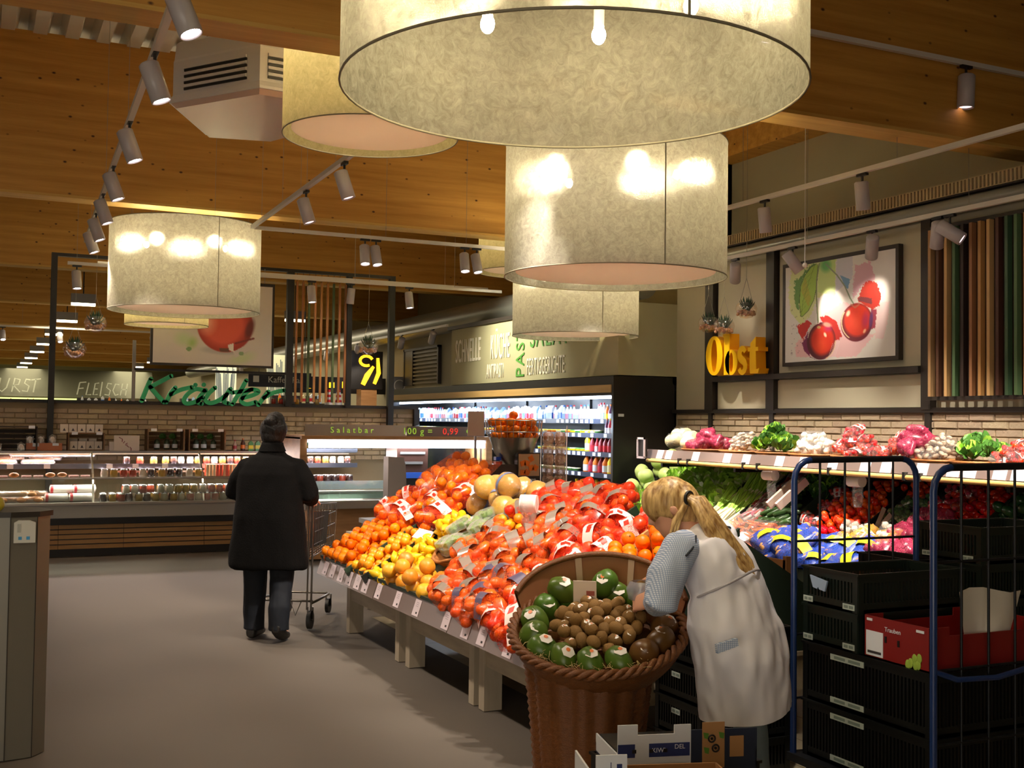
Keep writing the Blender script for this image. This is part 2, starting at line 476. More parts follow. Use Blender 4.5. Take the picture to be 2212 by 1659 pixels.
# coloured slats hung in front of the produce wall
st = thing('slat_screen', 'row of coloured vertical wooden slats hung on the wall right of the cherry picture', 'screen', (6.9, 5.9, 1.85))
SL = [('#b08a5c'), ('#5a3a26'), ('#c29a63'), ('#4f6b45'), ('#2e1f18'), ('#9a6a44'), ('#b8894f'), ('#c8a068'), ('#4d2c1c'), ('#3f5a3c'), ('#57724a')]
for k in range(24):
    y = 6.74 - k*.083
    m = wood_mat('slat_%d' % (k % 11), SL[k % 11], SL[k % 11], rough=.6)
    MB().m(m).box(6.86, 6.91, y-.014, y+.014, 1.87, 3.2).build('slat', st)
for zz in (1.84, 3.2): MB().m(m_dark).box(6.88, 6.89, 4.7, 6.8, zz, zz+.03).build('rod', st)
MB().m(pm('backing_brown', '#3a2b22', rough=.8)).box(6.97, 6.99, 4.7, 6.79, 1.87, 3.25).build('backing', st)

# bulkhead above the cooler, duct and cable tray
bk = struct('wall_bulkhead', MB().m(m_green_pl).box(6.25, 8.4, 10.55, 15.3, 2.15, 2.95))
struct('trim_edge', MB().m(m_dark).box(6.2, 6.3, 10.54, 15.34, 2.95, 3.0), bk)
struct('wall_right_far', MB().m(m_olive).box(7.0, 7.1, 15.3, 50, 0, 3.2))
dt = MB().m(pm('duct_grey', '#8f9088', rough=.35, metal=.5))
dt.tube([(6.87, 3.0, 3.36), (6.87, 10.4, 3.36)], .055, 14).tube([(6.68, 10.75, 3.2), (6.68, 40, 3.2)], .19, 16)
tag(dt.build('ventilation_duct'), 'long round grey ventilation duct running above the wall', 'duct')
ct = thing('cable_tray', 'perforated cable tray running along the wall above the pictures', 'tray', (6.85, 3, 3.5))
c = MB().m(pm('tray_tan', '#b5a179', rough=.5)).box(6.84, 6.86, 3, 10.4, 3.44, 3.445).box(6.84, 6.86, 3, 10.4, 3.535, 3.54)
for k in range(200): c.box(6.84, 6.86, 3+k*.037, 3+k*.037+.018, 3.445, 3.535)
c.build('tray_side', ct)
MB().m(m_dark).box(6.86, 6.93, 3, 10.4, 3.43, 3.44).build('tray_base', ct)

# slip-brick wall behind the deli counter
wb = struct('wall_brick', MB().m(m_mortar).box(-4, 5.62, 15.12, 15.26, 0, 1.79))
struct('trim_cap', MB().m(m_dark).box(-4, 5.66, 15.06, 15.28, 1.79, 1.83), wb)
struct('trim_end', MB().m(m_dark).box(5.6, 5.68, 15.06, 15.28, 0, 1.79), wb)
brick_field(wb, .2, 5.55, 1.08, 1.79, lambda u, z, d: (u, 15.12-d, z), bl=.24, bh=.065)

# black portal frame standing over the counter
fr = thing('black_portal', 'tall black metal frame standing over the brick counter wall', 'frame', (3, 15.0, 0))
MB().m(m_black).box(.8, .87, 14.97, 15.05, 0, 3.6).build('post', fr)
MB().m(m_black).box(3.74, 3.83, 14.97, 15.05, 1.8, 3.6).build('post', fr)
MB().m(m_black).box(4.57, 4.64, 14.97, 15.05, 1.8, 3.6).build('post', fr)
MB().m(m_black).box(5.18, 5.26, 14.97, 15.05, 0, 3.6).build('post', fr)
MB().m(m_black).box(.8, 5.26, 14.97, 15.05, 3.6, 3.64).build('top_rail', fr)
MB().m(m_grey_m).box(1.78, 1.82, 14.99, 15.03, 1.83, 2.6).build('post', fr)
MB().m(m_black).box(1.8, 3.76, 14.99, 15.03, 2.22, 2.25).build('rail', fr)
for k in range(9):
    cc = ['#b0753f', '#a86c3a', '#55643c', '#b97f4a', '#b98149', '#b27840', '#4c5c38', '#a56b38', '#8c5a32'][k]
    x = 3.86+k*.085
    MB().m(wood_mat('fslat_%d' % k, cc, cc, rough=.6)).box(x, x+.028, 14.99, 15.02, 1.86, 3.48).build('slat', fr)
    MB().m(m_black).box(x+.012, x+.016, 15.0, 15.01, 3.48, 3.6).build('wire', fr)

# picture on its frame (fruit print seen between the lamps)
# far hall: lit fascia, shelf blocks, lettering come in the signs part
for r_, (x, ys) in enumerate(((1.62, (20.6, 24.4, 28.6, 32.6, 36.6, 40.6, 44.6, 48.4)), (5.55, (21.6, 26, 31, 36, 41, 45)))):
    for y in ys:
        t = thing('linear_pendant', 'small boxed ceiling light in the %s row over the far hall' % ('left' if r_ == 0 else 'right'), 'ceiling light', (x, y, 3.5), group='boxed lights of the far hall, %s row' % ('left' if r_ == 0 else 'right'))
        MB().m(m_grey_m).box(x-.2, x+.2, y-.06, y+.06, 3.56, 3.72).build('housing', t)
        MB().m(pm('tube_glow', '#fff6da', emit=9, ecol='#ffeec0')).box(x-.19, x+.19, y-.05, y+.05, 3.52, 3.56).build('diffuser', t)
        MB().m(m_black).box(x-.01, x+.01, y-.01, y+.01, 3.72, 5.22).build('rod', t)
for y in (24, 34, 44):
    for x in (-5, 1.6, 5.4):
        area(None, (x, y, 3.45), (x, y, 0), 60, 1.2, 8, (1, .86, .62))  # fixtureless area lights added to brighten the far hall
# ================================================================== DRUM LAMPS
def shade_mat(name, c1, c2, tr=.1):
    def b(nt):
        N = nt.nodes; L = nt.links
        tc = N.new('ShaderNodeTexCoord')
        nz = N.new('ShaderNodeTexNoise'); nz.inputs['Scale'].default_value = 22; nz.inputs['Detail'].default_value = 9; nz.inputs['Roughness'].default_value = .8; nz.inputs['Distortion'].default_value = 1.1
        L.new(tc.outputs['Object'], nz.inputs['Vector'])
        cr = N.new('ShaderNodeValToRGB'); cr.color_ramp.elements[0].position = .32; cr.color_ramp.elements[1].position = .68
        cr.color_ramp.elements[0].color = (*lin(c1), 1); cr.color_ramp.elements[1].color = (*lin(c2), 1)
        L.new(nz.outputs[0], cr.inputs[0])
        d = N.new('ShaderNodeBsdfDiffuse'); t = N.new('ShaderNodeBsdfTranslucent')
        L.new(cr.outputs[0], d.inputs[0]); L.new(cr.outputs[0], t.inputs[0])
        rf = N.new('ShaderNodeBsdfRefraction'); rf.inputs['IOR'].default_value = 1.3; rf.inputs['Roughness'].default_value = .34
        rf.inputs['Color'].default_value = (1, .97, .86, 1)
        bp = N.new('ShaderNodeBump'); bp.inputs['Strength'].default_value = .3; bp.inputs['Distance'].default_value = .02
        L.new(nz.outputs[0], bp.inputs['Height']); L.new(bp.outputs[0], d.inputs['Normal']); L.new(bp.outputs[0], rf.inputs['Normal'])
        tp = N.new('ShaderNodeBsdfTransparent')
        s = _two(nt, d.outputs[0], t.outputs[0], .5)
        s = _two(nt, s, rf.outputs[0], tr)
        return _two(nt, s, tp.outputs[0], .05)
    return mixmat(name, b)
m_shade = shade_mat('fibre_shade_white', '#777467', '#b0ad9f')
m_shade_y = shade_mat('fibre_shade_cream', '#9c9168', '#c6bc90')
m_rim = pm('shade_rim', '#8f8872', rough=.7)
m_diff = mixmat('diffuser_blush', lambda nt: _two(nt, _bs(nt, 'Diffuse', '#eee2d8'), _bs(nt, 'Translucent', '#f0e2da'), .42))
m_bulb = pm('bulb_glow', '#fff4d8', emit=160, ecol='#ffe9b8')
m_wire = pm('suspension_wire', '#9b978c', rough=.4, metal=.6)
def drum(x, y, z, r, h, label, cream=False, open_=False, power=26, nb=5, grp=None, a0=0., ztop=5.2, dz=.78):
    t = thing('drum_lamp', label, 'pendant lamp', (x, y, z), group=grp)
    m = m_shade_y if cream else m_shade
    MB().m(m).lathe([(r, 0), (r, h)], (x, y, z), 96).build('lamp_shade', t)
    for zz in (0, h):
        MB().m(m_rim).tube([(x+r*math.cos(2*PI*j/64), y+r*math.sin(2*PI*j/64), z+zz) for j in range(64)], .0045, 5, closed=True).build('rim_hoop', t)
    sa = math.atan2(-y, -x) + .42
    MB().m(m_rim).bar((x+(r+.002)*math.cos(sa), y+(r+.002)*math.sin(sa), z), (x+(r+.002)*math.cos(sa), y+(r+.002)*math.sin(sa), z+h), .006).build('seam', t)
    if not open_:
        d = MB().m(m_diff)
        n = 64; rr = r*.9
        d.add([(x+rr*math.cos(2*PI*j/n), y+rr*math.sin(2*PI*j/n), z+.035) for j in range(n)] + [(x+rr*math.cos(2*PI*j/n), y+rr*math.sin(2*PI*j/n), z+.041) for j in range(n)],
              [tuple(range(n))[::-1], tuple(range(n, 2*n))] + [(j, (j+1) % n, n+(j+1) % n, n+j) for j in range(n)], False)
        d.build('diffuser', t)
    sp = MB().m(m_rim)
    for k in range(4):
        a = a0+PI/4+k*PI/2; sp.bar((x, y, z+h-.02), (x+r*math.cos(a), y+r*math.sin(a), z+h-.02), .012)
    sp.build('spider', t)
    for k in range(3):
        a = a0+k*2*PI/3
        MB().m(m_wire).bar((x+r*.7*math.cos(a), y+r*.7*math.sin(a), z+h-.02), (x+r*.7*math.cos(a), y+r*.7*math.sin(a), ztop), .003).build('wire', t)
    for k in range(nb):
        a = a0+.5+k*2*PI/nb; bx, by, bz = x+r*.55*math.cos(a), y+r*.55*math.sin(a), z+h*dz
        bo = MB().m(m_bulb).sph((0, 0, 0), .026, 10, 8, (1, 1, 1.3)).mesh('bulb')
        b_ = child(bo, t, WM[t.name].inverted() @ Matrix.Translation((bx, by, bz)), 'bulb')
        MB().m(m_white_m).cyl((bx, by, bz+.03), .02, .08, 8).bar((bx, by, bz+.1), (bx, by, z+h-.02), .006).build('socket', b_)
        point(t, (bx, by, bz-.02), power*.26/nb, (1, .9, .7), .05)
    return t
drum(1.73, 3.23, 2.70, .75, .9, 'huge round fibre drum lamp open underneath with bare bulbs, nearest the ceiling top', open_=True, power=13, nb=6, a0=.35, dz=.36)
drum(3.90, 6.64, 2.61, .75, .9, 'large white fibre drum lamp directly above the fruit island', power=46, a0=.2)
drum(1.91, 11.9, 2.71, .75, .88, 'large white fibre drum lamp above the shopper in black', power=46, a0=.9)
drum(2.2, 6.78, 3.40, .546, .86, 'small cream drum lamp glowing beside the white ceiling air unit', cream=True, power=30, nb=4, a0=.3)
drum(5.72, 10.55, 2.54, .667, .8, 'pale drum lamp half hidden below the large one over the fruit island', power=44, a0=.5)
drum(5.95, 12.27, 3.43, .56, .95, 'small cream drum lamp peeking out left of the central lamp', cream=True, power=30, nb=4, a0=.3)
drum(2.03, 13.92, 2.72, .48, .56, 'small cream drum lamp low behind the lamp over the shopper', cream=True, power=20, nb=4)

# ================================================================== TRACK LIGHTS
m_head = pm('spot_body_white', '#b5aeb0', rough=.35)
m_lens = pm('lens_glow', '#fff2f4', emit=26, ecol='#fff0ec')
m_lensoff = pm('lens_dim', '#e9c8cc', emit=1.4, ecol='#ffd8d8')
hb = MB().m(m_head).lathe([(.0, .1), (.04, .1), (.052, .09), (.052, -.11), (.047, -.112), (.043, -.1), (.0, -.1)], (0, 0, 0), 20).mesh('body')
hl = MB().m(m_lens).lathe([(0, -.101), (.040, -.101)], (0, 0, 0), 18).mesh('lens')
hl2 = MB().m(m_lensoff).lathe([(0, -.101), (.040, -.101)], (0, 0, 0), 18).mesh('lens')
ha = MB().m(m_black).box(-.05, .05, -.015, .015, .0, .02).cyl((0, 0, -.055), .009, .06, 8).mesh('adapter')
def head(loc, target, label, grp, power=0, size=36, along=(0, 1, 0), on=True, col=(1, .84, .68), s=1.0, drop=.13):
    """one spotlight hanging from its track; loc is the track point"""
    t = thing('track_spotlight', label, 'spotlight', loc, group=grp)
    a = math.atan2(along[1], along[0])
    child(ha, t, M4((0, 0, -.02), rz=a), 'adapter')
    lo = Vector(loc)+Vector((0, 0, -drop*s-.03)); d = (Vector(target)-lo)
    q = d.to_track_quat('-Z', 'Y').to_matrix().to_4x4() @ Matrix.Scale(s, 4); q.translation = Vector((0, 0, -drop*s-.03))
    child(hb, t, q, 'body'); child(hl if on else hl2, t, q, 'lens')
    if power: spot(t, lo + d.normalized()*.115*s, target, power, size, .7, col)
    return t
def track(a, b, label, w=.035, hang=True):
    t = thing('light_track', label, 'lighting track', ((a[0]+b[0])/2, (a[1]+b[1])/2, a[2]))
    MB().m(m_white_m).bar(a, b, w, w).build('rail', t)
    n = 4
    if hang:
        for k in range(n):
            f = (k+.5)/n; p = Vector(a).lerp(Vector(b), f)
            MB().m(m_wire).bar(p, (p.x, p.y, 5.2), .003).build('wire', t)
Tg = 'white cylinder spotlights along the left ceiling track'
a_, b_ = Vector((.74, 4.5, 3.52)), Vector((1.03, 13.0, 3.52))
track(a_, b_, 'white lighting track running along the left of the ceiling')
for i, y in enumerate((4.95, 6.05, 7.55, 8.95, 10.1, 11.1, 11.95)):
    p = a_.lerp(b_, (y-4.5)/8.5)
    head(p, (p.x+1.2, y+(-.3 if i else -.8), 0), 'white cylinder spotlight, %s from the top of the left ceiling track' % ('first', 'second', 'third', 'fourth', 'fifth', 'sixth', 'seventh')[i], Tg, 85 if i else 40, 75, on=True)
track((2.38, 7.75, 3.52), (2.43, 11.2, 3.52), 'white lighting track between the cream lamp and the shopper lamp')
head((2.385, 7.95, 3.5), (2.9, 7.7, 1.6), 'white spotlight at the upper end of the middle ceiling track', None, 0, on=False)
head((2.41, 9.1, 3.5), (2.9, 8.8, 1.6), 'white spotlight halfway down the middle ceiling track', None, 0, on=False)
track((2.46, 11.22, 3.52), (6.1, 11.22, 3.52), 'white lighting track crossing the ceiling behind the lamps')
for x, lab in ((3.6, 'left of the pair'), (3.72, 'right of the pair'), (4.72, 'left of the second pair'), (4.86, 'right of the second pair')):
    head((x, 11.22, 3.5), (x+.15*(1 if x in (3.72, 4.86) else -1)+.1, 10.5, .6), 'white spotlight on the crossing ceiling track, ' + lab, None, 25, 50, along=(1, 0, 0))
track((.9, 13.7, 3.36), (6.3, 13.7, 3.36), 'lower white lighting track in front of the black frame')
for x, lab in ((1.0, 'over the left end of the deli case'), (3.72, 'in front of the frame post right of the apple picture'), (5.0, 'in front of the right end post of the frame')):
    head((x, 13.7, 3.34), (x+.2, 13.3, 0), 'small white spotlight ' + lab, None, 30, 60, along=(1, 0, 0))
track((1.3, 14.6, 3.5), (6.5, 14.6, 3.5), 'thin white track just under the top of the black frame')
head((4.5, 14.6, 3.45), (4.4, 14.9, 1.2), 'small white spotlight below the frame top between the slats and end post', None, 25, 60, along=(1, 0, 0))
track((4.4, 5.93, 4.25), (8.2, 5.93, 4.25), 'grey lighting track fixed to the front face of the nearest beam', hang=False)
head((6.38, 5.92, 4.23), (6.25, 6.0, 0), 'white spotlight on the nearest wooden beam at upper right', None, 0, along=(1, 0, 0), s=1.15, on=False)
track((5.9, 3.4, 3.52), (5.9, 10.6, 3.52), 'upper white lighting track above the vegetable wall')
track((6.6, 3.4, 3.25), (6.6, 10.6, 3.25), 'lower white lighting track close to the produce wall')
for y, lab in ((7.6, 'left'), (6.45, 'right')):
    head((5.9, y, 3.5), (6.3, y+.2, 1.3), 'white spotlight on the upper wall track, %s one of the two' % lab, None, 90, 70, col=(1, .9, .78))
head((5.9, 9.55, 3.5), (7.0, 9.38, 1.88), 'white spotlight on the upper wall track, aimed at the panel under the yellow letters', None, 40, 24, col=(1, .88, .74))
for y, lab in ((9.2, 'far'), (8.6, 'second')): head((5.9, y, 3.5), (6.3, y, 1.2), 'added unseen spotlight on the upper wall track, %s one behind the lamps' % lab, None, 80, 60, col=(1, .9, .78))  # heads added out of sight to brighten the vegetables
for y, lab in ((4.8, 'fifth'), (4.1, 'nearest')): head((5.9, y, 3.5), (6.3, y+.9, 1.2), 'added unseen spotlight on the upper wall track outside the right frame edge, %s one' % lab, None, 110, 60, col=(1, .9, .78))  # more heads added outside the view for the vegetables
for y, tg, lab in ((8.95, (7, 9.5, 2.4), 'above the hanging plants'), (8.1, (7.0, 7.9, 2.5), 'at the left edge of the cherry picture'), (7.1, (7, 7.6, 2.5), 'at the right edge of the cherry picture'), (6.4, (7, 6.9, 2.2), 'left one above the slats'), (6.28, (7, 5.7, 2.6), 'right one above the slats')):
    head((6.6, y, 3.23), tg, 'grey-white spotlight ' + lab, None, {8.95: 3, 8.1: 14, 7.1: 12}.get(y, 0), 55, on=False, drop=.1)
# unseen tracks and spotlights, added to brighten the island, juicer and vegetable wall
track((3.05, 3.6, 3.56), (3.05, 5.95, 3.56), 'added unseen lighting track above the fruit island behind the huge lamp')
N_ = ('first', 'second', 'third', 'fourth', 'fifth', 'sixth')
for i, (y, tx, ty) in enumerate(((3.9, 2.9, 4.6), (4.4, 3.0, 5.3), (4.9, 2.9, 6.1), (5.3, 3.0, 6.9), (5.6, 2.9, 7.8), (5.85, 3.1, 8.6))):
    head((3.05, y, 3.54), (tx, ty, .8), 'added unseen spotlight above the fruit island, %s from the near end of its track' % N_[i], None, (110, 125, 125, 140, 150, 150)[i], 44, col=(1, .88, .75))
track((4.9, 7.1, 3.52), (4.9, 9.8, 3.52), 'added unseen lighting track above the aisle hidden by the central drum lamp')
for i, y in enumerate((7.25, 7.95, 8.7, 9.45)):
    head((4.9, y, 3.5), (6.4, y+(-.3, 0, .1, .5)[i], .95), 'added unseen spotlight on the track behind the central lamp, %s from the near end' % N_[i], None, 200, 42, col=(1, .9, .78))
head((4.9, 9.05, 3.5), (4.35, 9.0, 1.5), 'added unseen spotlight on the track behind the central lamp, aimed at the juicer', None, 60, 40)
track((5.0, 1.8, 3.52), (5.0, 3.95, 3.52), 'added unseen lighting track outside the right frame edge')
for i, (y, ty) in enumerate(((3.85, 5.9), (3.4, 6.9))):
    head((5.0, y, 3.5), (6.4, ty, .95), 'added unseen spotlight beyond the right frame edge, %s from the wall end' % N_[i], None, 260, 34, col=(1, .9, .78))
# ================================================================== FRUIT
def fruit_mesh(name, mat, r, sc=(1, 1, 1), n=14, m=9, stem=None, seed=0, tip=0):
    rr = random.Random(seed); mb = MB().m(mat, True)
    mb.sph((0, 0, 0), r, n, m, sc)
    vs = []
    for (x, y, z) in mb.v:
        k = 1+.02*math.sin(7*x/r+seed)+.02*math.cos(6*y/r+seed*2)
        t = abs(z)/(r*sc[2])
        if tip and t > .9: k *= 1+tip*(t-.9)*10
        elif t > .93 and z > 0: z -= r*.06
        vs.append((x*k, y*k, z*k))
    mb.v = vs
    if stem: mb.m(stem).cyl((0, 0, r*sc[2]*.9), r*.1, r*.12, 5)
    return mb.mesh(name)
def fmat(name, col, rough=.38, rnd=.1, bump=.12, hue=.008, **k): return pm(name, col, rough=rough, rnd=rnd, var=.05, vscale=12, bump=bump, bscale=260, hue=hue, **k)
mo = fmat('orange_peel', '#f27a00', spec=.3); mmd = fmat('mandarin_peel', '#f25c08'); mgf = fmat('grapefruit_peel', '#e29326', hue=.02)
mle = fmat('lemon_peel', '#e8bb14'); mpo = fmat('pomelo_peel', '#d59a1c'); mli = fmat('lime_peel', '#6f9a1c'); myo = fmat('yellow_orange_peel', '#f09a10')
mred = fmat('red_mandarin_peel', '#f04a0c'); mstem = pm('stem_green', '#4c5a1e', rough=.7)
FR = {
 'orange': [fruit_mesh('orange', mo, .04, (1, 1, .96), seed=s, stem=mstem) for s in (1, 2)],
 'mandarin': [fruit_mesh('mandarin', mmd, .034, (1, 1, .86), seed=s) for s in (3, 4)],
 'redmand': [fruit_mesh('mandarin', mred, .036, (1, 1, .9), seed=s) for s in (5, 6)],
 'grapefruit': [fruit_mesh('grapefruit', mgf, .054, (1, 1, .93), seed=7)],
 'lemon': [fruit_mesh('lemon', mle, .03, (1, 1, 1.3), seed=8, tip=.5)],
 'yellow': [fruit_mesh('orange', myo, .034, (1, 1, .95), seed=9)],
 'pomelo': [fruit_mesh('pomelo', mpo, .088, (1, 1, 1.02), 20, 14, seed=10)],
 'lime': [fruit_mesh('lime', mli, .026, (1, 1, 1.2), seed=11, tip=.3)],
}
net_red = netmat('red_net', '#f03a1c', .15); net_or = netmat('orange_net', '#fa6a20', .1); net_pur = netmat('purple_net', '#5a4a70', .75)
net_clear = film('clear_bag', '#fff4ec', .07, .12)
m_band_g = pm('grey_band', '#8a7c70', rough=.25, coat=.5, var=.15, vscale=40)
m_band_w = pm('white_band', '#f2d8d0', rough=.35, coat=.4)
m_band_r = pm('red_print', '#e0301c', rough=.35)
m_band_p = pm('purple_band', '#585068', rough=.3, coat=.4)
def hull(pts, mat, name, smooth=False):
    bm = bmesh.new()
    for p in pts: bm.verts.new(p)
    r = bmesh.ops.convex_hull(bm, input=bm.verts)
    bmesh.ops.delete(bm, geom=[g for g in r['geom_interior'] if isinstance(g, bmesh.types.BMVert)], context='VERTS')
    me = bpy.data.meshes.new(name); bm.to_mesh(me); bm.free(); me.materials.append(mat)
    me.polygons.foreach_set('use_smooth', [smooth]*len(me.polygons)); return me
def bag_spec(kind, n, net, band, seed, elong=1.25):
    """fruit spots, net hull and label band of one netted bag, lying on z=0"""
    rr = random.Random(seed); me = FR[kind][0]; rad = max(v.co.x for v in me.vertices)
    pts = []; tries = 0; A = rad*(n**.5)*.95
    while len(pts) < n and tries < 4000:
        tries += 1
        p = Vector((rr.uniform(-1, 1)*A*elong, rr.uniform(-1, 1)*A/elong, 0))
        if (p.x/(A*elong))**2+(p.y/(A/elong))**2 > 1: continue
        z = rad
        for q in pts:
            dd = (p.x-q.x)**2+(p.y-q.y)**2
            if dd < (1.92*rad)**2: z = max(z, q.z+math.sqrt((1.92*rad)**2-dd))
        if z < rad*3.2: p.z = z; pts.append(p)
    hp = []
    for q in pts:
        for v in list(me.vertices)[::3]: hp.append(q+v.co*1.07)
    tail = Vector((A*elong*1.25, rr.uniform(-.02, .02), rad*.9))
    for k in range(5): hp.append(tail+Vector((0, .008*math.cos(k*1.3), .008*math.sin(k*1.3))))
    hm = hull(hp, net, 'net', True)
    # band draped over the top
    bd = None
    if band is not None:
        mb = MB().m(band, True); x0 = rr.uniform(-.3, .2)*A; w = rr.uniform(.028, .045); ang = rr.uniform(-.5, .5)
        rings = []
        top = max(q.z for q in pts)+rad*1.12
        for k in range(9):
            t = -1+2*k/8; yy = t*A/elong*1.12; zz = top*(1-.55*t*t)+.002*math.sin(k*3)
            rings.append([(x0-w+yy*ang+.004*math.sin(k), yy, zz), (x0+w+yy*ang, yy, zz)])
        vs = [p for r_ in rings for p in r_]
        mb.add(vs, [(2*i, 2*i+1, 2*i+3, 2*i+2) for i in range(8)], True)
        if band is m_band_w:
            mb.m(m_band_r)
            for k in range(2, 7):
                a, b = Vector(rings[k][0]), Vector(rings[k][1]); c2, d2 = Vector(rings[k+1][0]), Vector(rings[k+1][1]); up = Vector((0, 0, .0015))
                if k % 3: mb.add([a.lerp(b, .18)+up, a.lerp(b, .62)+up, c2.lerp(d2, .7)+up, c2.lerp(d2, .3)+up], [(0, 1, 2, 3)], True)
        bd = mb.mesh('label_band')
    return [(R.choice(FR[kind]), p) for p in pts], hm, bd, kind
def place_bag(spec, m, label, group, name, cat='fruit bag'):
    t = bpy.data.objects.new(name, None); t.empty_display_size = .05; t.matrix_basis = m; COL.objects.link(t); WM[t.name] = m
    tag(t, label, cat, group)
    for me, p in spec[0]:
        child(me, t, M4(p, rz=R.uniform(0, 6), rx=R.uniform(-1, 1)), me.name.split('.')[0])
    child(spec[1], t, Matrix(), 'net')
    if spec[2]: child(spec[2], t, Matrix(), 'label_band')
    return t
SLP = math.atan(.57)
def sp(x, y, up=0): return Vector((x-up*math.sin(SLP), y, .475+.57*(x-2.46)+up*math.cos(SLP)))
def slope_m(x, y, rz=0, up=0, s=1):
    m = Matrix.Rotation(-SLP, 4, 'Y') @ Matrix.Rotation(rz, 4, 'Z')
    if s != 1: m = m @ Matrix.Scale(s, 4)
    m.translation = sp(x, y, up); return m
SPECS = {
 'orange_net': [bag_spec('orange', 9, net_red, m_band_w, s) for s in (1, 2, 3)],
 'orange_net2': [bag_spec('orange', 10, net_or, None, s) for s in (11, 12)],
 'mand_grey': [bag_spec('mandarin', 12, net_or, m_band_g, s) for s in (21, 22, 23)],
 'mand_purple': [bag_spec('mandarin', 11, net_or, m_band_p, s) for s in (31, 32)],
 'red_grey': [bag_spec('redmand', 12, net_red, m_band_g, s) for s in (41, 42, 43)],
 'white': [bag_spec('redmand', 10, net_red, m_band_w, s) for s in (51, 52, 53)],
}
def bags(key, y0, y1, x0, x1, sy, sx, label, group, layers=1, base=0.0, skip=0, sc=1):
    i = 0; y = y0+sy/2
    row = 0
    while y <= y1-sy*.3:
        x = x0+sx/2+(sx*.3 if row % 2 else 0)
        while x <= x1-sx*.25:
            sp_ = SPECS[key][i % len(SPECS[key])]; i += 1
            if R.random() >= skip:
                place_bag(sp_, slope_m(x+R.uniform(-.015, .015), y+R.uniform(-.02, .02), R.uniform(0, 6.28), base+R.uniform(0, .03), sc*R.uniform(.96, 1.06)), label, group, 'fruit_bag')
            x += sx
        y += sy; row += 1
def loose(kind, y0, y1, x0, x1, label, group, name, gap=1.0, layers=2, cat='fruit', base=0.0):
    me = FR[kind][0]; rad = max(v.co.x for v in me.vertices); d = rad*2*gap
    for L in range(layers):
        y = y0+rad+L*rad; r_ = 0
        while y < y1-rad*.8:
            x = x0+rad+(rad if (r_+L) % 2 else 0)
            while x < x1-rad*.6:
                if L == 0 or R.random() < .62:
                    m = slope_m(x+R.uniform(-.1, .1)*rad, y+R.uniform(-.1, .1)*rad, 0, base+rad+L*rad*1.45+R.uniform(-.05, .1)*rad)
                    m = m @ Euler((R.uniform(-1.5, 1.5), R.uniform(-1.5, 1.5), R.uniform(0, 6))).to_matrix().to_4x4()
                    put(R.choice(FR[kind]), m, label, cat, group, name)
                x += d
            y += d*.9; r_ += 1

# ------------------------------------------------------------------ stand
m_lwood = wood_mat('limed_wood', '#9b8c76', '#b5a68e', stretch=(6, 1, 6), scale=2, rough=.55)
m_lwood2 = wood_mat('limed_wood_leg', '#a39580', '#b8ab95', stretch=(6, 6, 1), scale=2, rough=.55)
m_rail = pm('price_rail_grey', '#7b6a64', rough=.35); m_label = pm('paper_label', '#e6d6dc', rough=.5); m_ink = pm('ink', '#3a3438', rough=.6)
m_tray = pm('tray_green', '#27342a', rough=.45); m_plinth = pm('plinth_dark', '#1d1b18', rough=.6)
for (y0, y1, w) in ((7.27, 8.46, 'farthest, standing nearest the shopper'), (6.0, 7.14, 'middle one of the three'), (4.72, 5.93, 'nearest one, behind the tall wicker stand')):
    t = thing('display_table', 'pale wooden table under the fruit island, ' + w, 'table', (3.5, (y0+y1)/2, 0))
    for x in (2.62, 4.28):
        for yy in (y0, y1-.075): MB().m(m_lwood2).box(x, x+.11, yy, yy+.075, 0, .43).build('leg', t)
    MB().m(m_lwood).box(2.63, 2.66, y0+.075, y1-.075, .25, .43).build('apron', t)
    MB().m(m_lwood).box(4.33, 4.36, y0+.075, y1-.075, .25, .43).build('apron', t)
    for yy in (y0+.02, y1-.055): MB().m(m_lwood).box(2.73, 4.28, yy, yy+.035, .25, .43).build('apron', t)
    MB().m(m_lwood).box(2.6, 4.4, y0, y1, .4301, .45).build('tabletop', t)
isl = thing('fruit_display', 'long sloping fruit display rack heaped with citrus on pale wooden tables', 'display stand', (3.5, 6.7, .45))
tr = MB().m(m_tray)
prof = [(2.5, .452), (2.5, .47), (3.52, 1.055), (4.5, .47), (4.5, .452)]
tr.prism(prof, 4.74, 8.72, lambda u, v, d: (u, d, v)); tr.build('tray', isl)
for (y0, y1) in ((4.74, 6.02), (6.03, 7.35), (7.36, 8.74)):
    rl = MB().m(m_rail); rl.prism([(2.455, .42), (2.495, .54), (2.505, .54), (2.465, .42)][::-1], y0, y1, lambda u, v, d: (u, d, v))
    rl.build('price_rail', isl)
    MB().m(m_tray).box(2.485, 2.52, y0, y1, .54, .56).build('front_lip', isl)
nrm = Vector((-.12, 0, .04)).normalized()
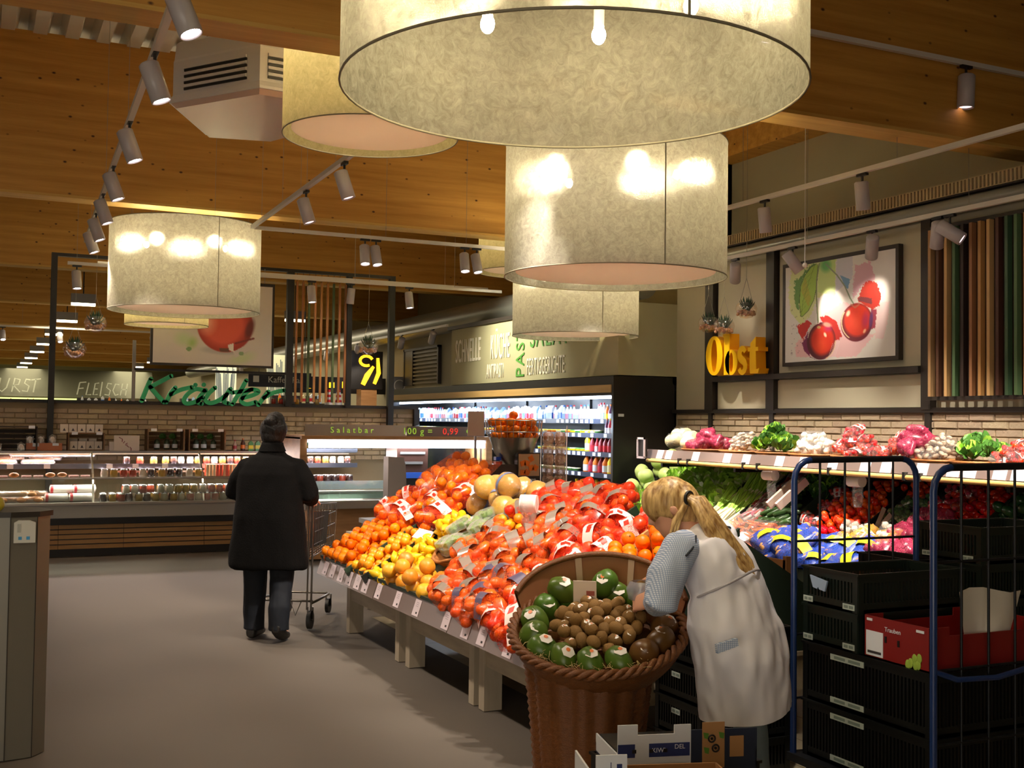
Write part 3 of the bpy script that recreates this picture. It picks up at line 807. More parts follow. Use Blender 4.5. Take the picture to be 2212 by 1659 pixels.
def ylabel(yc, w=.075, h=.1):
    a = Vector((2.455, 0, .42)); b = Vector((2.495, 0, .54)); up = (b-a).normalized(); c_ = a.lerp(b, .5)+nrm*.004
    mb = MB().m(m_label)
    P = lambda u, v, d=0: c_+Vector((0, yc-u, 0))+up*v+nrm*d
    mb.add([P(-w/2, -h/2), P(w/2, -h/2), P(w/2, h/2), P(-w/2, h/2), P(-w/2, -h/2, -.003), P(w/2, -h/2, -.003), P(w/2, h/2, -.003), P(-w/2, h/2, -.003)], [(0, 1, 2, 3), (0, 4, 5, 1), (1, 5, 6, 2), (2, 6, 7, 3), (3, 7, 4, 0)], False)
    mb.m(m_ink)
    mb.add([P(.005, -h*.36, .0006), P(.028, -h*.36, .0006), P(.028, -h*.24, .0006), P(.005, -h*.24, .0006)], [(0, 1, 2, 3)])
    mb.m(pm('faint_print', '#b3a4ae', rough=.6))
    for q in range(3): mb.add([P(-.02, h*(.3-.11*q), .0006), P(.022, h*(.3-.11*q), .0006), P(.022, h*(.33-.11*q), .0006), P(-.02, h*(.33-.11*q), .0006)], [(0, 1, 2, 3)])
    mb.build('price_label', isl)
for yc in (8.55, 8.36, 8.14, 7.94, 7.74, 7.56): ylabel(yc, .12)
for yc in (7.28, 6.9, 6.55, 6.07, 5.78, 5.56, 5.23): ylabel(yc, .1)
def divider(y, x0, x1, mat, h=.06, w=.018):
    mb = MB().m(mat); a, b = sp(x0, y), sp(x1, y); mb.bar(a+Vector((-.02, 0, .04)), b+Vector((-.02, 0, .04)), w, h, up=(-.5, 0, .86)); mb.build('divider', isl)
m_dgreen = pm('divider_green', '#2c3d2c', rough=.4); m_dblk = pm('divider_black', '#1a1a18', rough=.4); m_lath = wood_mat('lath', '#c89a5e', '#dcb47c', rough=.6)
divider(7.95, 2.47, 3.2, m_dgreen); divider(7.55, 2.47, 3.1, m_dblk); divider(5.62, 2.85, 3.5, m_dgreen, .1); divider(6.3, 2.95, 3.5, m_dblk, .05)
divider(5.19, 2.85, 3.48, m_lath, .12, .02)
MB().m(m_tray).prism([(2.5, .47), (3.52, 1.06), (3.52, 1.14), (2.5, .58)], 8.72, 8.74, lambda u, v, d: (u, d, v)).build('side_panel', isl)
MB().m(m_tray).prism([(2.5, .47), (3.52, 1.06), (3.52, 1.1), (2.5, .53)], 4.72, 4.74, lambda u, v, d: (u, d, v)).build('side_panel', isl)

# ------------------------------------------------------------------ produce of the island
loose('orange', 8.0, 8.7, 2.5, 3.02, 'loose orange at the far left corner of the fruit island', 'loose oranges at the far left corner', 'orange', 1.04, 2)
bags('orange_net', 8.0, 8.75, 2.92, 3.5, .23, .2, 'red net of oranges with a white band at the top left of the island', 'red nets of oranges, far left', base=.03)
loose('yellow', 7.6, 7.92, 2.5, 3.0, 'small yellow-orange fruit between the green and black dividers', 'yellow-orange fruit between two dividers', 'orange', 1.0, 2)
bags('orange_net', 7.55, 8.05, 3.0, 3.55, .2, .2, 'net of large oranges on the ridge of the island, left of the pomelos', 'nets of oranges on the ridge', base=.05)
bags('orange_net2', 7.75, 8.6, 3.25, 3.62, .24, .2, 'orange net of big oranges heaped highest on the island ridge', 'highest nets of oranges', base=.11)
loose('lemon', 7.2, 7.53, 2.5, 2.66, 'loose lemon at the front edge beside the grapefruits', 'lemons at the front edge', 'lemon', 1.02, 2)
loose('lemon', 7.15, 7.53, 2.66, 2.95, 'loose lemon behind the grapefruits', 'lemons behind the grapefruits', 'lemon', 1.02, 2)
loose('grapefruit', 6.5, 7.2, 2.5, 2.74, 'yellow-pink grapefruit at the front edge of the island', 'grapefruits', 'grapefruit', 1.0, 2)
loose('lemon', 7.1, 7.5, 2.98, 3.2, 'lemon in the heap left of the pomelos', 'lemons beside the pomelos', 'lemon', 1.02, 3)
m_wick = wood_mat('wicker', '#8a5226', '#b9783e', stretch=(14, 14, 30), scale=3, rough=.6)
bw = thing('wicker_tray', 'shallow wicker tray of wrapped limes in the middle of the island', 'basket', sp(2.98, 6.92, .02))
m_ = slope_m(2.98, 6.92, 0, .01)
bwm = MB().m(m_wick); bwm.lathe([(.0, 0), (.2, 0), (.235, .05), (.245, .052), (.21, -.004)], (0, 0, 0), 28, M=m_)
bwm.build('bowl', bw); rm = MB().m(m_wick)
rm.tube([m_ @ Vector((.24*math.cos(2*PI*j/40), .24*math.sin(2*PI*j/40), .055+.004*math.sin(j*5))) for j in range(40)], .012, 6, closed=True).build('rim', bw)
m_lf = film('lime_film', '#f0f4e0', .22, .22, .08)
lp = hull([Vector((x*.07, y*.045, z*.035+.03)) for x in (-1, -.6, .6, 1) for y in (-1, -.5, .5, 1) for z in (-.7, .7) if abs(x)+abs(y) < 1.8], m_lf, 'wrapping')
for k in range(26):
    a = R.uniform(0, 6.28); rr_ = .2*math.sqrt(R.random()); x, y = 2.98+rr_*math.cos(a)+.05, 6.92+rr_*math.sin(a)*1.1
    m = slope_m(x, y, R.uniform(0, 6), .03+.035*(k % 3))
    t = bpy.data.objects.new('lime_pack', None); t.matrix_basis = m; COL.objects.link(t); WM[t.name] = m
    tag(t, 'small clear-wrapped pack of green limes in the wicker tray', 'fruit pack', 'wrapped packs of limes')
    for q in (-.035, 0, .035): child(FR['lime'][0], t, M4((q, R.uniform(-.01, .01), .03), rx=1.5, rz=R.uniform(-.4, .4)), 'lime')
    child(lp, t, Matrix(), 'wrapping')
m_bl = pm('blue_grey_label', '#6f7fa8', rough=.35, coat=.4)
pl_b = MB().m(m_bl, True); pl_b.lathe([(.0895, -.012), (.0895, .012)], (0, 0, 0), 24); pbm = pl_b.mesh('label_band')
pl_f = hull([v.co*1.03 for v in FR['pomelo'][0].vertices]+[Vector((.16, 0, .02)), Vector((.16, .02, -.01))], net_clear, 'net')
for k, (x, y, up) in enumerate(((3.3, 7.42, .09), (3.38, 7.2, .1), (3.3, 6.98, .1), (3.46, 7.42, .13), (3.48, 7.05, .12), (3.3, 6.78, .09), (3.48, 6.82, .1), (3.36, 7.3, .2), (3.4, 7.02, .21))):
    m = slope_m(x, y, R.uniform(0, 6), up) @ Euler((R.uniform(-1, 1), R.uniform(.2, 1.2), 0)).to_matrix().to_4x4()
    t = bpy.data.objects.new('pomelo', None); t.matrix_basis = m; COL.objects.link(t); WM[t.name] = m
    tag(t, 'large golden pomelo in clear net with a blue-grey label band', 'fruit', 'pomelos on the island ridge')
    child(FR['pomelo'][0], t, Matrix(), 'fruit_body'); child(pl_f, t, Matrix(), 'net')
    if k not in (3, 6): child(pbm, t, Matrix.Rotation(PI/2, 4, 'Y'), 'label_band')
loose('yellow', 6.4, 6.75, 3.1, 3.34, 'yellow-orange fruit in front of the bag roll', 'yellow oranges below the pomelos', 'orange', 1.0, 3)
bags('mand_grey', 5.7, 6.5, 2.49, 2.98, .19, .17, 'net of mandarins with a grey band on the front middle of the island', 'grey-banded nets of mandarins', base=0)
bags('mand_grey', 6.35, 6.75, 2.74, 3.15, .19, .18, 'net of mandarins just below the pomelos', 'mandarin nets below the pomelos', base=.02)
bags('mand_purple', 5.45, 6.05, 2.47, 2.85, .2, .17, 'net of mandarins with a dark purple band near the front edge', 'purple-banded nets of mandarins', base=.02)
bags('mand_grey', 5.75, 6.35, 2.95, 3.3, .19, .17, 'net of mandarins with a grey band in the centre of the island', 'centre nets of mandarins', base=.03)
bags('red_grey', 5.65, 6.75, 3.22, 3.6, .2, .17, 'red net of mandarins with a grey band on the right ridge', 'red nets on the right ridge', base=.05)
bags('red_grey', 5.65, 6.2, 3.05, 3.35, .2, .17, 'red net of mandarins below the right ridge', 'red nets below the right ridge', base=.02)
bags('white', 5.0, 5.62, 2.47, 2.95, .19, .155, 'red net of mandarins with a white and red printed band, front edge', 'white-banded mandarin nets, front', base=0)
bags('white', 5.22, 5.62, 2.9, 3.5, .19, .155, 'red net of mandarins with a white and red printed band, beside the lath', 'white-banded mandarin nets, upper', base=.02)
bags('mand_grey', 4.76, 5.02, 2.47, 2.9, .19, .18, 'net of mandarins behind the tall wicker basket', 'mandarin nets behind the wicker basket', base=0)
loose('orange', 4.78, 5.17, 2.86, 3.5, 'bright loose orange right of the wooden lath', 'loose oranges at the near right corner', 'orange', 1.0, 3)
# back slope of the island
for k in range(34):
    y = 4.9+k*.115; x = 3.66+R.uniform(0, .2)
    spz = SPECS['mand_grey'][k % 3] if k % 5 else SPECS['orange_net2'][0]
    if k % 2 == 0 and y > 6.9: place_bag(spz, M4((x, y, .475+.57*(2*3.52-x-2.46)), rz=R.uniform(0, 6), ry=.5), 'net of citrus lying on the back slope of the island', 'nets on the back slope', 'fruit_bag')

# bag rolls and grey posts leaning over the fruit
def dispenser(x, y, roll, label):
    b = sp(x, y, .03); t = thing('bag_dispenser', label, 'bag dispenser', b)
    MB().m(pm('post_taupe', '#8a7466', rough=.4)).bar(b, b+Vector((.06, .22, .2)), .07, .008, up=(0, -.8, .6)).build('post', t)
    if roll:
        c_ = b+Vector((.03, .28, .32))
        mb = MB().m(pm('roll_white', '#efe6dc', rough=.5)); mb.cyl((0, 0, 0), .055, .1, 18, M=Matrix.Translation(c_) @ Matrix.Rotation(.9, 4, 'Z') @ Matrix.Rotation(PI/2, 4, 'X')); mb.build('bag_roll', t)
        f_ = MB().m(net_clear, True); q = c_+Vector((.02, -.07, 0))
        f_.loft([[q+Vector((.05*math.cos(a)*s, .03*math.sin(a), -z)) for a in [j*PI/4 for j in range(8)]] for z, s in ((-.06, .9), (0, 1.2), (.08, 1), (.16, .6), (.22, .3))])
        f_.build('loose_bag', t)
dispenser(3.0, 5.95, True, 'grey post with a white roll of plastic bags among the mandarins')
dispenser(2.98, 7.62, False, 'grey leaning post between the yellow fruit and the orange nets')
for (x, y, lab) in ((2.92, 7.5, 'small white price card on the dark divider beside the lemons'), (3.12, 7.12, 'small white price card above the wrapped limes')):
    b = sp(x, y, .1)
    o = MB().m(m_label).cbox(b, (.1, .13, .004), Euler((.2, -.6, .5)).to_matrix()).build('price_card'); tag(o, lab, 'price card')

# ------------------------------------------------------------------ tall wicker stand with mangoes and kiwis
m_wk = pm('wicker_brown', '#74451f', rough=.5, var=.35, vscale=45, rnd=.04, bump=.4, bscale=120, stretch=(1, 1, 2))
bk_t = thing('wicker_stand', 'tall fluted wicker stand with a wide tilted basket of mangoes and kiwis', 'basket', (2.36, 4.17, 0))
colm = MB().m(m_wk, True)
def colr(z, a): # fluted column
    r = .2+.05*(z/.62)**1.5
    return r*(1+.075*abs(math.sin(a*8)))
rows = []
NZ, NA = 44, 88
for i in range(NZ+1):
    z = .66*i/NZ; rows.append([(2.34+(colr(z, 2*PI*j/NA)+.007*((i+(j//4)) % 2))*math.cos(2*PI*j/NA), 4.17+(colr(z, 2*PI*j/NA)+.007*((i+(j//4)) % 2))*math.sin(2*PI*j/NA), z) for j in range(NA)])
colm.loft(rows, cap=True); colm.build('column', bk_t)
TM = Matrix.Translation((2.385, 4.17, .76)) @ Matrix.Rotation(-.62, 4, 'Z') @ Matrix.Rotation(.36, 4, 'X')
RB = .36
bas = MB().m(m_wk, True); rows = []
for i in range(13):
    t_ = i/12; r_ = .22+(RB-.22)*math.sin(t_*PI/2); z = -.2+.2*t_
    rows.append([TM @ Vector(((r_+.004*((i+j//2) % 2))*math.cos(2*PI*j/96), (r_+.004*((i+j//2) % 2))*math.sin(2*PI*j/96), z)) for j in range(96)])
bas.loft(rows, cap=False)
rows = [[TM @ Vector((r_*math.cos(2*PI*j/48), r_*math.sin(2*PI*j/48), z)) for j in range(48)] for r_, z in ((RB-.01, 0), (.3, -.06), (.01, -.06))]
bas.loft(rows, cap=False); bas.build('bowl', bk_t)
for s in range(3):
    rim = MB().m(m_wk)
    rim.tube([TM @ Vector(((RB+.014*math.cos(j*.9+s*2.1))*math.cos(2*PI*j/120), (RB+.014*math.cos(j*.9+s*2.1))*math.sin(2*PI*j/120), .014*math.sin(j*.9+s*2.1)+.005)) for j in range(120)], .012, 6, closed=True)
    rim.build('rim_cane', bk_t)
# upright back wall with paper lining
m_liner = pm('liner_brown_paper', '#9a6444', rough=.35, var=.12, vscale=6, coat=.2)
bkw = MB().m(m_liner, True); rows = []
for i in range(5):
    z = -.02+.17*i/4
    rows.append([TM @ Vector(((RB-.012+.03*i/4)*math.cos(a), (RB-.012+.03*i/4)*math.sin(a), z*(.45+.55*math.sin((a-.25)/(PI-.5)*PI)**.5 if .25 < a < PI-.25 else .4))) for a in [.3+(PI-.6)*j/30 for j in range(31)]])
bkw.loft(rows, cap=False, closed=False); bkw.build('paper_lining', bk_t)
tp = MB().m(m_wk); tp.tube([Vector(p)+Vector((0, 0, .006)) for p in rows[-1]], .013, 7).build('back_rim', bk_t)
tb = MB().m(m_wk, True); rows2 = [[p+(p-TM.translation).normalized()*.012 for p in [Vector(q) for q in r_]] for r_ in rows]
tb.loft(rows2, cap=False, closed=False).build('back_wall', bk_t)
m_tape = pm('paper_tape', '#c9a890', rough=.4)
for a in (1.25, 1.9):
    mb = MB().m(m_tape); q = [TM @ Vector(((RB-.018+.03*s)*math.cos(a+d), (RB-.018+.03*s)*math.sin(a+d), .15*s)) for s in (0, 1) for d in (-.04, .04)]
    mb.add(q, [(0, 1, 3, 2)]).build('tape_strip', bk_t)
card = MB().m(pm('cream_card', '#e5d3bf', rough=.5)).cbox(TM @ Vector((-.07, .15, .06)), (.1, .003, .15), TM.to_3x3() @ Euler((-.2, 0, 0)).to_matrix())
card.m(pm('card_red', '#9a4a3a')).cbox(TM @ Vector((-.045, .146, .085)), (.035, .003, .02), TM.to_3x3() @ Euler((-.2, 0, 0)).to_matrix())
tag(card.build('price_card'), 'cream price card standing in the wicker basket behind the kiwis', 'price card')
mbn = pm('mango_green', '#4d6b22', rough=.32, rnd=.12, var=.3, vscale=9, hue=.02); mbr = pm('mango_red', '#6b4a22', rough=.32, var=.35, vscale=8, hue=.02); mky = pm('kiwi_brown', '#7d5a26', rough=.75, rnd=.12, var=.12, vscale=30, bump=.3, bscale=300)
m_stk = pm('sticker_white', '#e8e2da', rough=.4); m_sto = pm('sticker_orange', '#e07a3a', rough=.4)
mg = [fruit_mesh('fruit_body', mbn, .055, (1, .86, 1.22), 18, 12, seed=20), fruit_mesh('fruit_body', mbr, .055, (1, .86, 1.22), 18, 12, seed=21)]
kw = fruit_mesh('fruit_body', mky, .027, (1, 1, 1.28), 14, 9, seed=22)
def sticker(r):
    mb = MB().m(m_stk, True); n = 12
    mb.add([(0, 0, r*1.03)]+[(r*.42*(1+.15*(j % 2))*math.cos(2*PI*j/n), r*.42*(1+.15*(j % 2))*math.sin(2*PI*j/n), r*1.03-r*.09) for j in range(n)], [(0, 1+j, 1+(j+1) % n) for j in range(n)], True)
    mb.m(m_sto).add([(0, 0, r*1.045)]+[(r*.16*math.cos(2*PI*j/8), r*.1+r*.16*math.sin(2*PI*j/8), r*1.035) for j in range(8)], [(0, 1+j, 1+(j+1) % 8) for j in range(8)], True)
    return mb.mesh('sticker')
stm, stk = sticker(.06), sticker(.027)
camd = (Vector((0, 0, 1.62))-Vector((2.4, 4.2, .8))).normalized()
def face_m(ax=0):  # sticker direction roughly up and to the aisle
    d = (Vector((-.35, -.55, .75))+Vector((R.uniform(-.4, .4), R.uniform(-.3, .3), 0))).normalized()
    return d.to_track_quat('Z', 'Y').to_matrix().to_4x4()
ring = []
for k in range(15):
    a = 2*PI*k/15+.1; rr_ = .275; ring.append((rr_*math.cos(a), rr_*math.sin(a), .005, k))
for k in range(3): a = .8+k*.75; ring.append((.26*math.cos(a), .26*math.sin(a), .07, 20+k))
for (x, y, z, k) in ring:
    p = TM @ Vector((x, y, z)); red = k in (1, 0, 14) or (k == 13)
    t = thing('mango', ('reddish-brown' if red else 'green')+' mango with a white sticker at the rim of the wicker basket', 'fruit', p, group=('reddish' if red else 'green')+' mangoes in the wicker basket')
    child(mg[1 if red else 0], t, Euler((R.uniform(-1.2, 1.2), R.uniform(-.8, .8), R.uniform(0, 6))).to_matrix().to_4x4() @ Matrix.Scale(1.08, 4), 'fruit_body')
    if R.random() < .8: child(stm, t, face_m(), 'sticker')
for k in range(46):
    a = k*2.4; rr_ = .19*math.sqrt(k/46); p = TM @ Vector((rr_*math.cos(a), rr_*math.sin(a)-.01, .01+.055*(1-(rr_/.2)**2)+(.018 if k % 3 == 0 else 0)))
    t = thing('kiwi', 'brown kiwi in the middle of the wicker basket', 'fruit', p, group='kiwis in the wicker basket')
    child(kw, t, Euler((R.uniform(-1.6, 1.6), R.uniform(-1.6, 1.6), 0)).to_matrix().to_4x4(), 'fruit_body')
    if k % 2: child(stk, t, face_m(), 'sticker')
gr = MB().m(pm('straw', '#c9b27a', rough=.8))
for k in range(120):
    a = R.uniform(3.4, 5.4); q = TM @ Vector(((.33)*math.cos(a)+R.uniform(-.03, .03), .33*math.sin(a)+R.uniform(-.03, .03), .015)); gr.bar(q, q+Vector((R.uniform(-.03, .03), R.uniform(-.03, .03), R.uniform(0, .02))), .0015)
tag(gr.build('packing_straw'), 'pale wood-wool packing straw along the front rim of the wicker basket', 'straw', kind='stuff')
# ================================================================== VEGETABLE WALL
def azy(x, px):   # depth along a plane x for a direction given in photo columns (used once to lay out the wall)
    return x/math.tan(math.radians(25.3)+math.atan((px-1106)/2450))
VS = math.atan(.62)
def vp(x, y, up=0): return Vector((x-up*math.sin(VS), y, .46+.62*(x-5.75)+up*math.cos(VS)))
def vm(x, y, rz=0, up=0, s=1):
    m = Matrix.Rotation(-VS, 4, 'Y') @ Matrix.Rotation(rz, 4, 'Z')
    if s != 1: m = m @ Matrix.Scale(s, 4)
    m.translation = vp(x, y, up); return m
vs_t = thing('vegetable_rack', 'long sloping vegetable rack against the brick wall on the right', 'display stand', (6.35, 7.3, 0))
MB().m(m_plinth).prism([(5.78, .0), (6.98, .0), (6.98, 1.17), (6.9, 1.17), (5.78, .44)], 4.2, 10.5, lambda u, v, d: (u, d, v)).build('body', vs_t)
MB().m(m_dgreen).prism([(5.7, .40), (5.74, .38), (5.76, .52), (5.73, .53)], 4.2, 10.5, lambda u, v, d: (u, d, v)).build('front_lip', vs_t)
for y in (10.1, 9.4, 8.75, 8.32, 7.98, 7.62, 7.28, 6.78, 6.42, 5.78):
    mb = MB().m(m_dgreen if R.random() < .6 else m_dblk); mb.bar(vp(6.25, y, .05), vp(6.9, y, .05), .015, .08, up=(-.5, 0, .86)); mb.build('divider', vs_t)
# shelf with price rail and wooden rod
sh = thing('upper_shelf', 'upper shelf with a grey price rail and wooden rod above the vegetables', 'shelf', (6.5, 7, 1.27))
MB().m(m_plinth).box(6.12, 6.98, 4.0, 9.72, 1.3, 1.33).build('board', sh)
MB().m(m_rail).prism([(6.09, 1.285), (6.12, 1.285), (6.15, 1.37), (6.12, 1.37)], 4.0, 9.75, lambda u, v, d: (u, d, v)).build('price_rail', sh)
MB().m(wood_mat('rod_wood', '#d9a85a', '#eec27a', stretch=(8, 1, 8), rough=.5)).tube([(6.08, 4.0, 1.262), (6.08, 9.68, 1.262)], .018, 8).build('rod', sh)
for y in (9.1, 8.95, 8.1, 7.9, 7.0, 6.2, 6.05): MB().m(m_plinth).box(6.06, 6.14, y-.012, y+.012, 1.24, 1.3).build('clip', sh)
for px in (1392, 1427, 1446, 1504, 1572, 1613, 1685, 1737, 1800, 1870, 1915, 1992, 2060, 2095, 2160, 2200):
    y = azy(6.1, px); c_ = [(6.0885, y+.055, 1.285), (6.0885, y-.055, 1.285), (6.1175, y-.055, 1.368), (6.1175, y+.055, 1.368)]
    n_ = Vector((-.94, 0, .33))*.003
    mb = MB().m(m_label); mb.add(c_+[tuple(Vector(p)+n_) for p in c_], [(4, 5, 6, 7), (0, 1, 5, 4), (1, 2, 6, 5), (2, 3, 7, 6), (3, 0, 4, 7)], False); mb.build('price_label', sh)
for y in (5.4, 6.9, 8.4, 9.6): MB().m(m_dark).box(6.2, 6.98, y-.015, y+.015, 1.2, 1.3).build('bracket', sh)
o = MB().m(m_black).box(6.02, 6.05, 9.63, 9.75, 1.3, 1.48).m(m_label).box(6.005, 6.02, 9.62, 9.635, 1.29, 1.49).box(6.005, 6.02, 9.745, 9.76, 1.29, 1.49).box(6.005, 6.02, 9.62, 9.76, 1.47, 1.49).box(6.005, 6.02, 9.62, 9.76, 1.28, 1.3).build('price_board'); tag(o, 'small black price board in a white frame at the left end of the shelf', 'sign')

# --- vegetable shapes
def leaf_head(name, m1, m2, r, seed, nl=14):
    rr = random.Random(seed); mb = MB()
    for k in range(nl):
        mb.m(m1 if k % 3 else m2, True); a = k*2.399; el = .25+1.1*k/nl; L = r*rr.uniform(.85, 1.15); w = L*.62; G = 5; g = []
        d = Vector((math.cos(a)*math.cos(el), math.sin(a)*math.cos(el), math.sin(el))); s = Vector((-math.sin(a), math.cos(a), 0)); u = d.cross(s)*-1
        for i in range(G+1):
            for j in range(G+1):
                t = i/G; q = (j/G-.5)*2; wid = w*math.sin(.35+t*2.3)
                p = d*L*(.15+t) + s*q*wid + u*(-.35*L*t*t + .12*L*q*q) + Vector((0, 0, .02*L))
                if i == G or j in (0, G): p += u*rr.uniform(-.12, .12)*L
                g.append(p)
        mb.add(g, [(i*(G+1)+j, i*(G+1)+j+1, (i+1)*(G+1)+j+1, (i+1)*(G+1)+j) for i in range(G) for j in range(G)], True)
    return mb.mesh(name)
mg1 = pm('leaf_bright', '#a5d44c', rough=.45, rnd=.15, var=.25, vscale=25); mg2 = pm('leaf_pale', '#e2f0ac', rough=.45, rnd=.1, var=.2, vscale=20); mg3 = pm('leaf_dark', '#4a7a30', rough=.5, rnd=.15, var=.3, vscale=30)
mcab = pm('cabbage', '#cfe48c', rough=.4, rnd=.1, var=.2, vscale=10); mwh = pm('root_white', '#e9e2bd', rough=.5, rnd=.05)
lett = [leaf_head('lettuce', mg1, mg2, .11, s) for s in (1, 2, 3)]
broc = [leaf_head('greens', mg3, mg1, .09, s, 18) for s in (4, 5)]
cab = fruit_mesh('cabbage', mcab, .085, (1, 1, .9), 18, 12, seed=40)
mtom = pm('tomato_red', '#e2200c', rough=.2, rnd=.12, hue=.008, coat=.4); mtor = pm('tomato_orange', '#ee4a0c', rough=.2, rnd=.12, hue=.01, coat=.4); mrad = pm('radish', '#d81c3c', rough=.3, rnd=.12)
tom = fruit_mesh('tomato', mtom, .034, (1, 1, .84), 12, 8, seed=41, stem=mstem); tor = fruit_mesh('tomato', mtor, .032, (1, 1, .84), 12, 8, seed=42, stem=mstem)
mpot = pm('potato_skin', '#c08a50', rough=.6, rnd=.12, var=.15, vscale=20); pot = fruit_mesh('potato', mpot, .034, (1.25, 1, .85), 10, 7, seed=43)
mon = pm('onion_skin', '#c98a4a', rough=.4, rnd=.15); oni = fruit_mesh('onion', mon, .036, (1, 1, .95), 10, 7, seed=44, tip=.4)
mro = pm('red_onion_skin', '#8a2440', rough=.35, rnd=.15); ron = fruit_mesh('onion', mro, .034, (1, 1, .95), 10, 7, seed=45, tip=.4)
mgar = pm('garlic_skin', '#e6dccb', rough=.5, rnd=.1); gar = fruit_mesh('garlic', mgar, .028, (1, 1, .85), 10, 7, seed=46, tip=.4)
FR.update({'potato': [pot], 'onion': [oni], 'red_onion': [ron], 'garlic': [gar], 'tomato': [tom], 'radish': [fruit_mesh('radish', mrad, .02, (1, 1, 1), 8, 6)], 'cherry': [fruit_mesh('tomato', mtom, .018, (1, 1, 1), 8, 6)], 'orange_tomato': [tor],
           'sprout': [fruit_mesh('sprout', mg3, .022, (1, 1, 1), 8, 6)], 'mushroom': [fruit_mesh('mushroom', pm('mushroom', '#b9a288', rough=.6, rnd=.1), .025, (1, 1, .6), 8, 6)]})
net_blue = netmat('blue_net', '#3350b0', .55); f_clear = film('clear_wrap', '#ffffff', .05, .2, .06); m_yel = pm('yellow_label', '#d8d020', rough=.35, coat=.4)
SPECS['potato'] = [bag_spec('potato', 13, net_blue, m_yel, s, 1.2) for s in (61, 62, 63)]
SPECS['onion'] = [bag_spec('onion', 9, netmat('yellow_net', '#e0b040', .3), m_band_w, s) for s in (64, 65)]
SPECS['red_onion'] = [bag_spec('red_onion', 9, netmat('magenta_net', '#c04060', .25), None, s) for s in (66, 67)]
SPECS['garlic'] = [bag_spec('garlic', 9, f_clear, None, s) for s in (68, 69)]
SPECS['radish'] = [bag_spec('radish', 14, f_clear, None, s) for s in (70, 71)]
SPECS['cherry'] = [bag_spec('cherry', 16, f_clear, m_band_w if s == 72 else None, s) for s in (72, 73)]
SPECS['sprout'] = [bag_spec('sprout', 14, f_clear, None, s) for s in (74, 75)]
SPECS['mush'] = [bag_spec('mushroom', 10, f_clear, None, s) for s in (76,)]
def vbags(key, y0, y1, x0, x1, sy, sx, label, group, base=0., name='net_bag', cat='vegetable bag', sc=1.):
    i = 0; y = y0+sy/2; row = 0
    while y <= y1-sy*.3:
        x = x0+sx/2
        while x <= x1-sx*.3:
            place_bag(SPECS[key][i % len(SPECS[key])], vm(x+R.uniform(-.015, .015), y+R.uniform(-.02, .02), R.uniform(0, 6.28), base+R.uniform(0, .03), sc), label, group, name, cat); i += 1; x += sx
        y += sy; row += 1
def vput(meshes, y0, y1, x0, x1, sy, sx, label, cat, group, name, base=.03, layers=1, rot=1.5, up=0, s=1):
    for L in range(layers):
        y = y0+sy/2
        r_ = 0
        while y < y1:
            x = x0+sx/2+(sx*.4 if r_ % 2 else 0)
            while x < x1:
                if L == 0 or R.random() < .65:
                    m = vm(x+R.uniform(-.1, .1)*sx, y+R.uniform(-.1, .1)*sy, R.uniform(0, 6), base+L*sx*.7, s) @ Euler((R.uniform(-rot, rot), R.uniform(-rot, rot), 0)).to_matrix().to_4x4()
                    put(R.choice(meshes), m, label, cat, group, name)
                x += sx
            y += sy; r_ += 1
vput([cab], 10.05, 10.45, 6.2, 6.85, .17, .17, 'pale green round cabbage at the far end of the vegetable rack', 'cabbage', 'cabbages at the far end', 'cabbage', .09, 2)
vput(lett, 9.42, 10.1, 6.0, 6.85, .16, .16, 'leafy pale green lettuce left of the worker on the vegetable rack', 'lettuce', 'lettuces at the far end', 'lettuce', .02, 1, .4)
vput(lett, 8.76, 9.4, 6.15, 6.9, .16, .16, 'leafy bright green lettuce under the shelf behind the worker', 'lettuce', 'lettuces behind the worker', 'lettuce', .03, 1, .4)
# celery and spring onions
def bundle(seed, n=16, L=.42, col=(mwh, mg1)):
    rr = random.Random(seed); mb = MB()
    for k in range(n):
        a = rr.uniform(0, 6.28); r0 = .03*rr.random()**.5; p0 = Vector((0, r0*math.cos(a), .03+r0*math.sin(a))); p1 = p0*1.0+Vector((L*.45, rr.uniform(-.01, .01), 0)); p2 = Vector((L, (p0.y)*3+rr.uniform(-.03, .03), .03+abs(p0.z)*1.6+rr.uniform(-.02, .04)))
        mb.m(col[0], True).tube([p0, p1], [.009, .007], 5); mb.m(col[1], True).tube([p1, p1.lerp(p2, .6), p2], [.007, .008, .002], 5)
    return mb.mesh('stalks')
bun = [bundle(s) for s in (1, 2, 3)]
for k in range(17):
    m = vm(6.12+.26*(k % 3), 8.36+.37*(k/17), R.uniform(-.25, .25), .02+.03*(k % 2))
    put(bun[k % 3], m, 'bunch of white and green spring onions fanned out on the rack', 'spring onions', 'bunches of spring onions', 'spring_onions')
# tray of pale roots under them, brown lidded
b = MB().m(pm('kraft_print', '#c7a56c', rough=.5, var=.25, vscale=30)).cbox(vp(6.02, 8.42, .05), (.3, .3, .05), Euler((0, -VS, 0)).to_matrix()); tag(b.build('printed_carton'), 'flat kraft carton below the spring onions', 'carton')
